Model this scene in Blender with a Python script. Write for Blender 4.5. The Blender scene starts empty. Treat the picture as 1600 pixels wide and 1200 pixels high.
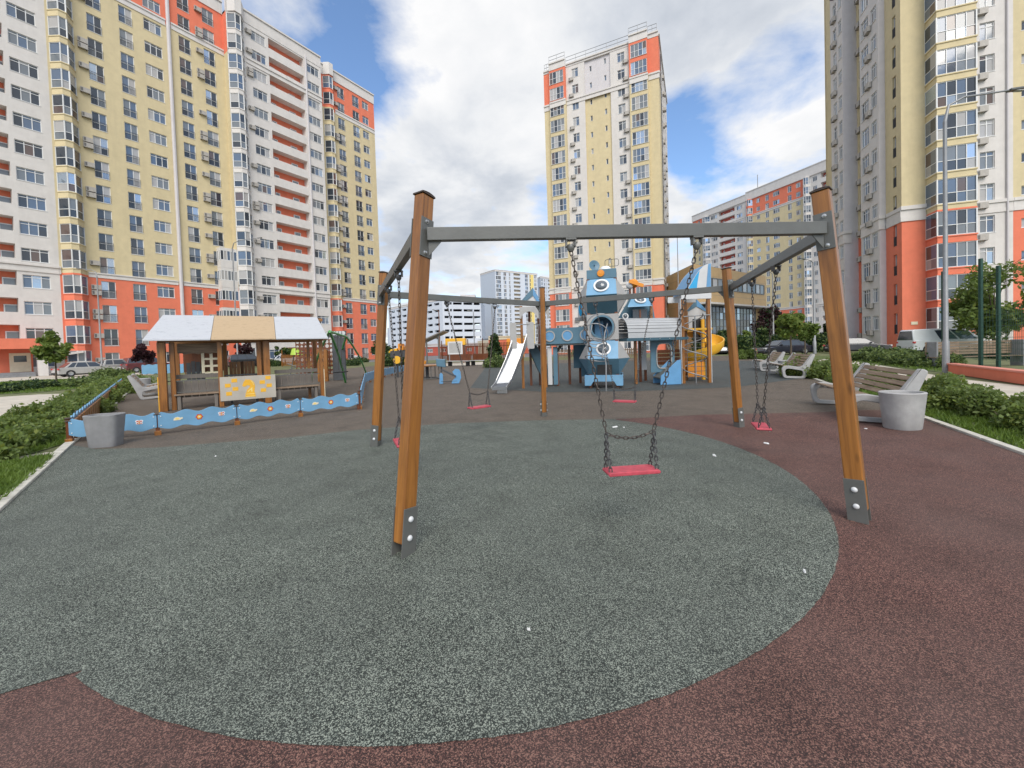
import bpy, math, random
import numpy as np
from mathutils import Vector, Matrix, Euler
R = math.radians
rnd = random.Random(7)
SC = bpy.context.scene
COL = SC.collection

# ------------------------------------------------------------------ camera
CAM_H, FPX, PITCH, ROLL, HOR = 1.45, 610.0, 0.024, 0.031, 544.0
cX = Vector((1, 0, 0)); cF = Vector((0, math.cos(PITCH), -math.sin(PITCH))); cU0 = Vector((0, math.sin(PITCH), math.cos(PITCH)))
cR = cX * math.cos(ROLL) - cU0 * math.sin(ROLL)
cU = cU0 * math.cos(ROLL) + cX * math.sin(ROLL)
cY = HOR + FPX * math.tan(PITCH) * math.cos(ROLL)
cam = bpy.data.cameras.new('camera'); camo = bpy.data.objects.new('camera', cam); COL.objects.link(camo)
M3 = Matrix((cR, cU, -cF)).transposed()
camo.matrix_world = Matrix.Translation((0, 0, CAM_H)) @ M3.to_4x4()
cam.sensor_width = 36; cam.sensor_fit = 'HORIZONTAL'; cam.lens = 36 * FPX / 1600
cam.shift_y = -(600 - cY) / 1600
cam.clip_start = 0.05; cam.clip_end = 6000
SC.camera = camo
def ray(px, py): return cF + cR * ((px - 800) / FPX) - cU * ((py - cY) / FPX)
def gp(px, py, z=0.0):
    d = ray(px, py); t = (z - CAM_H) / d.z
    return Vector((d.x * t, d.y * t, z))
def at(px, py, Y):
    d = ray(px, py); t = Y / d.y
    return Vector((d.x * t, Y, CAM_H + d.z * t))
def hit(px, row, P, d):
    """distance along the plan line P + t*d at which the sight line of a measured pixel meets it"""
    r = ray(px, row)
    det = r.x * (-d[1]) + d[0] * r.y
    return (r.x * P[1] - r.y * P[0]) / det if abs(det) > 1e-9 else 0.0

# ------------------------------------------------------------------ sky, sun, exposure
SUN_EL, SUN_AZ = 44, 174          # azimuth from the view direction (+Y), positive to the right
SC.view_settings.view_transform = 'Standard'; SC.view_settings.look = 'None'
SC.view_settings.exposure = 1.2; SC.view_settings.gamma = 1.0
w = bpy.data.worlds.new('World'); SC.world = w; w.use_nodes = True
nt = w.node_tree; nt.nodes.clear()
def N(tree, typ, **kw):
    n = tree.nodes.new(typ)
    for k, v in kw.items():
        if k == 'ins':
            for i, val in v.items(): n.inputs[i].default_value = val
        else: setattr(n, k, v)
    return n
def mth(tree, op, a, b=None, c=None, clamp=False):
    n = tree.nodes.new('ShaderNodeMath'); n.operation = op; n.use_clamp = clamp
    for i, x in enumerate((a, b, c)):
        if x is None: continue
        if isinstance(x, (int, float)): n.inputs[i].default_value = x
        else: tree.links.new(x, n.inputs[i])
    return n.outputs[0]
def ramp(tree, fac, stops, interp='LINEAR'):
    n = tree.nodes.new('ShaderNodeValToRGB'); tree.links.new(fac, n.inputs[0]); n.color_ramp.interpolation = interp
    el = n.color_ramp.elements
    while len(el) < len(stops): el.new(0.5)
    for e, (p, c) in zip(el, stops):
        e.position = p; e.color = (c, c, c, 1) if isinstance(c, (int, float)) else (*c, 1)
    return n.outputs[0]
def mixc(tree, fac, a, b, blend='MIX'):
    n = tree.nodes.new('ShaderNodeMix'); n.data_type = 'RGBA'; n.blend_type = blend
    for sock, x in ((n.inputs[0], fac), (n.inputs[6], a), (n.inputs[7], b)):
        if isinstance(x, (int, float)): sock.default_value = x
        elif isinstance(x, tuple): sock.default_value = (*x, 1) if len(x) == 3 else x
        else: tree.links.new(x, sock)
    return n.outputs[2]
def world_nodes():
    t = nt; L = t.links.new
    sky = N(t, 'ShaderNodeTexSky', sky_type='NISHITA', sun_disc=False)
    sky.sun_elevation = R(SUN_EL); sky.sun_rotation = R(SUN_AZ)
    sky.air_density = 1.0; sky.dust_density = 0.6; sky.ozone_density = 1.5
    tc = N(t, 'ShaderNodeTexCoord')
    sep = N(t, 'ShaderNodeSeparateXYZ'); L(tc.outputs['Generated'], sep.inputs[0])
    zz = mth(t, 'ADD', mth(t, 'MAXIMUM', sep.outputs[2], 0.0), 0.22)
    comb = N(t, 'ShaderNodeCombineXYZ')
    L(mth(t, 'DIVIDE', sep.outputs[0], zz), comb.inputs[0]); L(mth(t, 'DIVIDE', sep.outputs[1], zz), comb.inputs[1])
    n1 = N(t, 'ShaderNodeTexNoise', ins={'Scale': 2.5, 'Detail': 10.0, 'Roughness': 0.58, 'Distortion': 0.15})
    mp = N(t, 'ShaderNodeMapping'); mp.inputs['Location'].default_value = (3.1, 1.7, 0.4); L(comb.outputs[0], mp.inputs[0]); L(mp.outputs[0], n1.inputs['Vector'])
    n2 = N(t, 'ShaderNodeTexNoise', ins={'Scale': 2.0, 'Detail': 8.0, 'Roughness': 0.58, 'Distortion': 0.2})
    mp2 = N(t, 'ShaderNodeMapping'); mp2.inputs['Location'].default_value = (8.3, 5.2, 2.4); L(comb.outputs[0], mp2.inputs[0]); L(mp2.outputs[0], n2.inputs['Vector'])
    def blobs(start, spots):
        acc = start
        for px, py, rad, wgt in spots:
            d = ray(px, py).normalized()
            dp = N(t, 'ShaderNodeVectorMath', operation='DOT_PRODUCT'); L(tc.outputs['Generated'], dp.inputs[0]); dp.inputs[1].default_value = d
            mr = N(t, 'ShaderNodeMapRange', interpolation_type='SMOOTHSTEP'); L(dp.outputs['Value'], mr.inputs[0])
            mr.inputs[1].default_value = math.cos(R(rad)); mr.inputs[2].default_value = 1.0; mr.inputs[3].default_value = 0; mr.inputs[4].default_value = wgt
            acc = mth(t, 'ADD', acc, mr.outputs[0])
        return acc
    dens = blobs(n1.outputs[0], BLUE_SPOTS)
    mask = ramp(t, dens, [(0.35, 0.0), (0.46, 0.5), (0.57, 1.0)])
    shade = blobs(n2.outputs[0], GREY_SPOTS)
    # thin edges of a cloud are bright, thick middles grey
    thick = mth(t, 'MULTIPLY_ADD', dens, 0.33, mth(t, 'MULTIPLY', shade, 0.82))
    ccol = ramp(t, thick, [(0.46, (4.3, 4.3, 4.33)), (0.58, (3.75, 3.83, 3.95)), (0.70, (2.9, 3.07, 3.35)), (0.88, (2.0, 2.22, 2.58))])
    skyc = mixc(t, 1.0, sky.outputs[0], (0.88, 0.97, 1.05), 'MULTIPLY')
    bg = N(t, 'ShaderNodeBackground', ins={'Strength': 0.1})
    L(mixc(t, mask, skyc, ccol), bg.inputs[0])
    out = N(t, 'ShaderNodeOutputWorld'); L(bg.outputs[0], out.inputs[0])
BLUE_SPOTS = [(470, 40, 11, -0.17), (600, 90, 8, -0.20), (540, 130, 5, -0.10), (1075, 190, 6, -0.14), (1120, 265, 6, -0.13), (1215, 110, 6, -0.20), (800, -300, 30, .1),
              (790, 150, 15, 0.14), (700, 330, 14, 0.13), (1200, 240, 8, 0.10), (1120, 60, 9, 0.08), (1330, 60, 10, 0.08), (960, 20, 10, 0.10), (640, 200, 6, .12)]
GREY_SPOTS = [(690, 320, 12, 0.10), (760, 120, 14, -0.14), (650, 60, 8, -.1), (1200, 230, 12, -0.14), (640, 170, 7, -0.10), (800, 410, 8, -0.10), (1150, 50, 10, 0.04), (600, 400, 9, .08)]
world_nodes()
sl = bpy.data.lights.new('sun', 'SUN'); sl.energy = 1.3; sl.angle = R(40); sl.color = (1.0, 0.94, 0.85)
so = bpy.data.objects.new('sun', sl); COL.objects.link(so)
sd = Vector((math.sin(R(SUN_AZ)) * math.cos(R(SUN_EL)), math.cos(R(SUN_AZ)) * math.cos(R(SUN_EL)), math.sin(R(SUN_EL))))
so.rotation_euler = (-sd).to_track_quat('-Z', 'Y').to_euler()

# ------------------------------------------------------------------ materials
def newmat(name):
    m = bpy.data.materials.new(name); m.use_nodes = True; t = m.node_tree
    return m, t, t.nodes['Principled BSDF']
def mat(name, col, rough=0.6, var=0.12, scale=6.0, bump=0.0, bscale=None, metal=0.0, stretch=None, spec=0.5, coat=0.0, dirt=0.0, detail=5):
    m, t, b = newmat(name); L = t.links.new
    b.inputs['Roughness'].default_value = rough; b.inputs['Metallic'].default_value = metal
    b.inputs['Specular IOR Level'].default_value = spec; b.inputs['Coat Weight'].default_value = coat
    tc = N(t, 'ShaderNodeTexCoord'); src = tc.outputs['Object']
    if stretch:
        mp = N(t, 'ShaderNodeMapping'); mp.inputs['Scale'].default_value = stretch; L(src, mp.inputs[0]); src = mp.outputs[0]
    n = N(t, 'ShaderNodeTexNoise', ins={'Scale': scale, 'Detail': float(detail), 'Roughness': 0.6}); L(src, n.inputs['Vector'])
    lo = tuple(max(0, c * (1 - var)) for c in col); hi = tuple(min(1, c * (1 + var)) for c in col)
    c = ramp(t, n.outputs[0], [(0.3, lo), (0.7, hi)])
    if dirt:
        n2 = N(t, 'ShaderNodeTexNoise', ins={'Scale': 0.35, 'Detail': 8.0, 'Roughness': 0.7})
        mp = N(t, 'ShaderNodeMapping'); mp.inputs['Scale'].default_value = (3, 3, 0.4); L(tc.outputs['Object'], mp.inputs[0]); L(mp.outputs[0], n2.inputs['Vector'])
        c = mixc(t, ramp(t, n2.outputs[0], [(0.45, 0.0), (0.75, dirt)]), c, tuple(x * 0.72 for x in col))
    L(c, b.inputs['Base Color'])
    if bump:
        nb = N(t, 'ShaderNodeTexNoise', ins={'Scale': bscale or scale * 3, 'Detail': 4.0}); L(src, nb.inputs['Vector'])
        bp = N(t, 'ShaderNodeBump', ins={'Strength': bump, 'Distance': 0.02}); L(nb.outputs[0], bp.inputs['Height']); L(bp.outputs[0], b.inputs['Normal'])
    return m
def rubber(name, stops, tint=None, grain=410.0, wear=0.45):
    """poured rubber granules: two sizes of speckle, worn and dusty patches"""
    m, t, b = newmat(name); L = t.links.new
    tc = N(t, 'ShaderNodeTexCoord'); o = tc.outputs['Object']
    n = N(t, 'ShaderNodeTexNoise', ins={'Scale': grain, 'Detail': 2.0, 'Roughness': 0.75}); L(o, n.inputs['Vector'])
    v = N(t, 'ShaderNodeTexVoronoi', ins={'Scale': grain * 0.62}); L(o, v.inputs['Vector'])
    sp = N(t, 'ShaderNodeSeparateColor'); L(v.outputs['Color'], sp.inputs[0])
    f = mth(t, 'ADD', mth(t, 'MULTIPLY', n.outputs[0], 0.55), mth(t, 'MULTIPLY', sp.outputs[0], 0.45))
    c = ramp(t, f, stops)
    big = N(t, 'ShaderNodeTexNoise', ins={'Scale': 0.55, 'Detail': 6.0, 'Roughness': 0.62}); L(o, big.inputs['Vector'])
    c = mixc(t, ramp(t, big.outputs[0], [(0.35, 0.0), (0.66, wear)]), c, tint or (0.16, 0.13, 0.11))
    big2 = N(t, 'ShaderNodeTexNoise', ins={'Scale': 2.3, 'Detail': 5.0, 'Roughness': 0.6}); L(o, big2.inputs['Vector'])
    c = mixc(t, 1.0, c, ramp(t, big2.outputs[0], [(0.25, 0.74), (0.5, 1.0), (0.8, 1.16)]), 'MULTIPLY')
    L(c, b.inputs['Base Color']); b.inputs['Roughness'].default_value = 0.75; b.inputs['Specular IOR Level'].default_value = 0.3
    bp = N(t, 'ShaderNodeBump', ins={'Strength': 0.55, 'Distance': 0.004}); L(f, bp.inputs['Height']); L(bp.outputs[0], b.inputs['Normal'])
    return m
def woodmat(name, c1, c2, axis=2, rough=0.38, coat=0.25):
    m, t, b = newmat(name); L = t.links.new
    tc = N(t, 'ShaderNodeTexCoord'); mp = N(t, 'ShaderNodeMapping')
    s = [26, 26, 26]; s[axis] = 1.3; mp.inputs['Scale'].default_value = s; L(tc.outputs['Object'], mp.inputs[0])
    n = N(t, 'ShaderNodeTexNoise', ins={'Scale': 1.0, 'Detail': 6.0, 'Roughness': 0.65, 'Distortion': 0.6}); L(mp.outputs[0], n.inputs['Vector'])
    mid = tuple((a + b_) / 2 for a, b_ in zip(c1, c2))
    c = ramp(t, n.outputs[0], [(0.28, c1), (0.5, mid), (0.72, c2)])
    mp2 = N(t, 'ShaderNodeMapping'); s2 = [6, 6, 6]; s2[axis] = 1.6; mp2.inputs['Scale'].default_value = s2; L(tc.outputs['Object'], mp2.inputs[0])
    k = N(t, 'ShaderNodeTexNoise', ins={'Scale': 1.0, 'Detail': 5.0}); L(mp2.outputs[0], k.inputs['Vector'])
    c = mixc(t, ramp(t, k.outputs[0], [(0.52, 0.0), (0.78, 0.75)]), c, tuple(x * 0.45 for x in c1))
    mp3 = N(t, 'ShaderNodeMapping'); s3 = [7, 7, 7]; s3[axis] = 2.2; mp3.inputs['Scale'].default_value = s3; L(tc.outputs['Object'], mp3.inputs[0])
    vk = N(t, 'ShaderNodeTexVoronoi', ins={'Scale': 1.0}); L(mp3.outputs[0], vk.inputs['Vector'])
    c = mixc(t, ramp(t, vk.outputs['Distance'], [(0.06, 0.75), (0.16, 0.0)]), c, tuple(x * 0.30 for x in c1))
    mp4 = N(t, 'ShaderNodeMapping'); s4 = [60, 60, 60]; s4[axis] = 0.9; mp4.inputs['Scale'].default_value = s4; L(tc.outputs['Object'], mp4.inputs[0])
    ck = N(t, 'ShaderNodeTexNoise', ins={'Scale': 1.0, 'Detail': 3.0}); L(mp4.outputs[0], ck.inputs['Vector'])
    c = mixc(t, ramp(t, ck.outputs[0], [(0.30, 0.7), (0.36, 0.0)]), c, tuple(x * 0.35 for x in c1))
    L(c, b.inputs['Base Color']); b.inputs['Roughness'].default_value = rough; b.inputs['Coat Weight'].default_value = coat; b.inputs['Coat Roughness'].default_value = 0.3
    bp = N(t, 'ShaderNodeBump', ins={'Strength': 0.25, 'Distance': 0.003}); L(n.outputs[0], bp.inputs['Height']); L(bp.outputs[0], b.inputs['Normal'])
    return m
def leafmat(name, c1, c2):
    m, t, b = newmat(name); L = t.links.new
    tc = N(t, 'ShaderNodeTexCoord'); n = N(t, 'ShaderNodeTexNoise', ins={'Scale': 2.2, 'Detail': 4.0}); L(tc.outputs['Object'], n.inputs['Vector'])
    wn = N(t, 'ShaderNodeTexNoise', ins={'Scale': 23.0, 'Detail': 1.0}); L(tc.outputs['Object'], wn.inputs['Vector'])
    f = mth(t, 'ADD', mth(t, 'MULTIPLY', n.outputs[0], 0.6), mth(t, 'MULTIPLY', wn.outputs[0], 0.4))
    L(ramp(t, f, [(0.35, c1), (0.65, c2)]), b.inputs['Base Color'])
    b.inputs['Roughness'].default_value = 0.55; b.inputs['Specular IOR Level'].default_value = 0.35
    tr = N(t, 'ShaderNodeBsdfTranslucent'); tr.inputs[0].default_value = (*[min(1, x * 1.5) for x in c2], 1)
    mx = N(t, 'ShaderNodeMixShader', ins={0: 0.28}); L(b.outputs[0], mx.inputs[1]); L(tr.outputs[0], mx.inputs[2])
    L(mx.outputs[0], t.nodes['Material Output'].inputs[0])
    return m
def glassmat(name, col, rough=0.06, metal=0.0, spec=0.9):
    m, t, b = newmat(name); L = t.links.new
    b.inputs['Base Color'].default_value = (*col, 1); b.inputs['Roughness'].default_value = rough
    b.inputs['Metallic'].default_value = metal; b.inputs['Specular IOR Level'].default_value = spec
    tc = N(t, 'ShaderNodeTexCoord'); n = N(t, 'ShaderNodeTexNoise', ins={'Scale': 0.9, 'Detail': 2.0}); L(tc.outputs['Object'], n.inputs['Vector'])
    bp = N(t, 'ShaderNodeBump', ins={'Strength': 0.06, 'Distance': 0.05}); L(n.outputs[0], bp.inputs['Height']); L(bp.outputs[0], b.inputs['Normal'])
    return m
MT = {}
MT['green_rubber'] = rubber('green_rubber', [(0.37, (0.008, 0.010, 0.009)), (0.48, (0.036, 0.045, 0.040)), (0.57, (0.098, 0.118, 0.101)), (0.68, (0.37, 0.405, 0.34))], tint=(0.082, 0.091, 0.081))
MT['red_rubber'] = rubber('red_rubber', [(0.35, (0.015, 0.009, 0.009)), (0.48, (0.058, 0.025, 0.023)), (0.59, (0.138, 0.063, 0.053)), (0.70, (0.31, 0.168, 0.128))], tint=(0.120, 0.083, 0.073))
MT['tan_rubber'] = rubber('tan_rubber', [(0.34, (0.027, 0.022, 0.018)), (0.47, (0.076, 0.061, 0.047)), (0.58, (0.14, 0.115, 0.09)), (0.70, (0.25, 0.205, 0.165))], tint=(0.13, 0.108, 0.088))
MT['blue_rubber'] = rubber('blue_rubber', [(0.34, (0.016, 0.020, 0.021)), (0.47, (0.044, 0.053, 0.054)), (0.58, (0.08, 0.094, 0.093)), (0.70, (0.14, 0.16, 0.155))], tint=(0.078, 0.075, 0.07))
MT['grey_rubber'] = rubber('grey_rubber', [(0.34, (0.03, 0.03, 0.032)), (0.47, (0.075, 0.077, 0.08)), (0.58, (0.13, 0.133, 0.135)), (0.70, (0.22, 0.22, 0.22))], tint=(0.14, 0.13, 0.12))
MT['asphalt'] = mat('asphalt', (0.16, 0.16, 0.165), 0.85, 0.3, 90, 0.2)
MT['paving'] = mat('paving', (0.50, 0.455, 0.385), 0.85, 0.16, 1.6, 0.15, 60)
MT['kerb'] = mat('kerb_concrete', (0.52, 0.50, 0.44), 0.85, 0.25, 7, 0.3, 60)
MT['soil'] = mat('lawn_soil', (0.085, 0.115, 0.03), 0.95, 0.4, 3.0, 0.5, 40)
MT['earth'] = mat('earth', (0.13, 0.14, 0.06), 0.95, 0.4, 2.0, 0.5, 40)
MT['wood'] = woodmat('varnished_wood', (0.155, 0.055, 0.010), (0.38, 0.155, 0.030))
MT['woodx'] = woodmat('varnished_wood_lengthwise', (0.20, 0.08, 0.018), (0.40, 0.18, 0.045), axis=0)
MT['redwood'] = woodmat('dark_stained_wood', (0.10, 0.03, 0.012), (0.20, 0.065, 0.022))
MT['slat'] = woodmat('bench_slat_wood', (0.155, 0.105, 0.07), (0.34, 0.245, 0.165), axis=0, rough=0.6, coat=0)
MT['steel'] = mat('grey_painted_steel', (0.115, 0.117, 0.110), 0.38, 0.12, 5, 0.05, 60, spec=0.5)
MT['steel_dark'] = mat('dark_steel', (0.055, 0.055, 0.058), 0.45, 0.2, 9)
MT['cap'] = mat('brown_cap', (0.06, 0.042, 0.034), 0.5, 0.15, 9)
MT['bolt'] = mat('white_bolt_cap', (0.62, 0.63, 0.64), 0.35, 0.08, 20)
MT['chain'] = mat('weathered_chain', (0.085, 0.072, 0.065), 0.5, 0.4, 60, metal=0.55)
MT['zinc'] = mat('zinc_steel', (0.48, 0.48, 0.48), 0.35, 0.2, 20, metal=0.8)
MT['seat'] = mat('red_rubber_seat', (0.46, 0.06, 0.085), 0.55, 0.25, 14, 0.2, 80)
MT['concrete'] = mat('cast_concrete', (0.24, 0.24, 0.245), 0.8, 0.16, 5, 0.25, 70, dirt=0.5)
MT['concrete_light'] = mat('pale_concrete', (0.37, 0.365, 0.36), 0.8, 0.14, 5, 0.25, 70)
MT['blue'] = mat('sky_blue_board', (0.155, 0.33, 0.50), 0.42, 0.10, 3, dirt=0.3)
MT['midblue'] = mat('mid_blue_board', (0.12, 0.30, 0.52), 0.42, 0.10, 3)
MT['slate'] = mat('slate_blue_board', (0.085, 0.175, 0.24), 0.45, 0.10, 3)
MT['deepblue'] = mat('deep_teal_board', (0.04, 0.095, 0.13), 0.45, 0.12, 3)
MT['cyan'] = mat('cyan_board', (0.03, 0.33, 0.62), 0.42, 0.08, 3)
MT['board'] = mat('grey_board', (0.36, 0.355, 0.345), 0.5, 0.08, 3)
MT['chess'] = mat('cream_grey_board', (0.44, 0.405, 0.345), 0.5, 0.08, 3)
MT['lboard'] = mat('light_grey_board', (0.56, 0.565, 0.57), 0.5, 0.06, 3)
MT['dboard'] = mat('brown_grey_board', (0.165, 0.145, 0.125), 0.55, 0.14, 4, stretch=(14, 14, 1))
MT['chalk'] = mat('dark_slate_board', (0.06, 0.064, 0.07), 0.6, 0.2, 5)
MT['yellow'] = mat('yellow_plastic', (0.78, 0.42, 0.035), 0.35, 0.06, 3)
MT['paleyellow'] = mat('pale_yellow_paint', (0.80, 0.62, 0.20), 0.45, 0.08, 3)
MT['orange'] = mat('orange_plastic', (0.75, 0.27, 0.02), 0.4, 0.08, 3)
MT['cream'] = mat('cream_board', (0.74, 0.66, 0.48), 0.5, 0.08, 3)
MT['white'] = mat('white_paint', (0.74, 0.74, 0.73), 0.45, 0.06, 4)
MT['redpaint'] = mat('red_paint', (0.50, 0.05, 0.045), 0.45, 0.1, 4)
MT['green'] = mat('green_paint', (0.075, 0.36, 0.085), 0.4, 0.1, 4)
MT['lime'] = mat('lime_plastic', (0.38, 0.55, 0.06), 0.45, 0.1, 4)
MT['dgreen'] = mat('dark_green_paint', (0.012, 0.055, 0.038), 0.45, 0.12, 4)
MT['black'] = mat('black_rubber', (0.015, 0.015, 0.016), 0.6, 0.2, 9)
MT['slide'] = mat('polished_slide_steel', (0.36, 0.375, 0.40), 0.28, 0.05, 4, metal=0.9)
MT['tunnel'] = mat('grey_tunnel_plastic', (0.40, 0.41, 0.42), 0.4, 0.06, 4)
MT['clear'] = glassmat('porthole_dome', (0.10, 0.12, 0.14), 0.05)
def plyroof(name, col, line):
    m, t, b = newmat(name); L = t.links.new
    tc = N(t, 'ShaderNodeTexCoord'); mp = N(t, 'ShaderNodeMapping'); mp.inputs['Scale'].default_value = (1.2, 5.0, 5.0); L(tc.outputs['Object'], mp.inputs[0])
    n = N(t, 'ShaderNodeTexNoise', ins={'Scale': 3.0, 'Detail': 8.0, 'Roughness': 0.75, 'Distortion': 1.8}); L(mp.outputs[0], n.inputs['Vector'])
    L(ramp(t, n.outputs[0], [(0.36, line), (0.45, col), (0.62, col), (0.75, tuple(c * 0.9 for c in col))]), b.inputs['Base Color']); b.inputs['Roughness'].default_value = 0.45
    return m
MT['roof_white'] = plyroof('white_roof_board', (0.47, 0.485, 0.51), (0.33, 0.345, 0.37))
MT['roof_cream'] = plyroof('cream_roof_board', (0.46, 0.335, 0.20), (0.33, 0.23, 0.13))
# facades
MT['w_white'] = mat('white_render', (0.66, 0.625, 0.59), 0.9, 0.05, 1.5, 0.1, 30, dirt=0.35)
MT['w_grey'] = mat('lilac_grey_render', (0.61, 0.58, 0.585), 0.9, 0.05, 1.5, 0.1, 30, dirt=0.3)
MT['w_yellow'] = mat('ochre_yellow_render', (0.63, 0.53, 0.325), 0.9, 0.06, 1.5, 0.1, 30, dirt=0.4)
MT['w_pale'] = mat('haze_pale_white_render', (0.60, 0.64, 0.70), 0.9, 0.04, 1.5)  # distance haze put into the wall colour; there is no haze volume
MT['w_pale_side'] = mat('haze_pale_grey_render', (0.50, 0.55, 0.62), 0.9, 0.04, 1.5)  # same haze paleness in the colour, a darker copy for side walls
MT['w_red'] = mat('coral_red_render', (0.74, 0.20, 0.115), 0.9, 0.06, 1.5, 0.1, 30, dirt=0.35)
MT['w_bred'] = mat('brick_red_render', (0.44, 0.10, 0.075), 0.9, 0.06, 1.5)
MT['w_beige'] = mat('loggia_beige', (0.50, 0.42, 0.31), 0.9, 0.06, 1.5)
MT['f_white'] = mat('white_window_frame', (0.72, 0.72, 0.71), 0.4, 0.04, 3)
MT['g0'] = glassmat('dark_window_glass', (0.035, 0.045, 0.06))
MT['g1'] = glassmat('blue_window_glass', (0.10, 0.145, 0.22))
MT['g2'] = glassmat('grey_window_glass', (0.17, 0.19, 0.21))
MT['g3'] = glassmat('curtained_window_glass', (0.40, 0.39, 0.38))
MT['g4'] = glassmat('sky_reflecting_glass', (0.42, 0.50, 0.60), 0.05, 0.75)
MT['g5'] = glassmat('brownish_window_glass', (0.12, 0.085, 0.075))
MT['ac'] = mat('beige_air_conditioner', (0.42, 0.39, 0.35), 0.55, 0.12, 5)
MT['acg'] = mat('grey_grille', (0.13, 0.125, 0.12), 0.6, 0.1, 9)
MT['rail'] = mat('dark_railing', (0.05, 0.052, 0.058), 0.5, 0.1, 9)
MT['roofgrey'] = mat('flat_roof_felt', (0.12, 0.12, 0.12), 0.9, 0.2, 2)
MT['leaf_a'] = leafmat('hedge_leaf', (0.062, 0.094, 0.028), (0.19, 0.25, 0.075))
MT['leaf_b'] = leafmat('tree_leaf', (0.06, 0.105, 0.022), (0.18, 0.24, 0.052))
MT['leaf_c'] = leafmat('dark_conifer_leaf', (0.012, 0.032, 0.012), (0.035, 0.07, 0.022))
MT['leaf_d'] = leafmat('plum_leaf', (0.022, 0.010, 0.014), (0.060, 0.020, 0.026))
MT['leaf_e'] = leafmat('yellow_green_leaf', (0.08, 0.12, 0.02), (0.20, 0.23, 0.04))
MT['grass'] = leafmat('grass_blade', (0.055, 0.105, 0.015), (0.15, 0.22, 0.035))
MT['bark'] = mat('bark', (0.10, 0.075, 0.055), 0.9, 0.3, 12, 0.5, 30)
MT['lamp'] = mat('galvanised_lamp_steel', (0.27, 0.275, 0.28), 0.5, 0.1, 5, metal=0.4)
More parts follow.
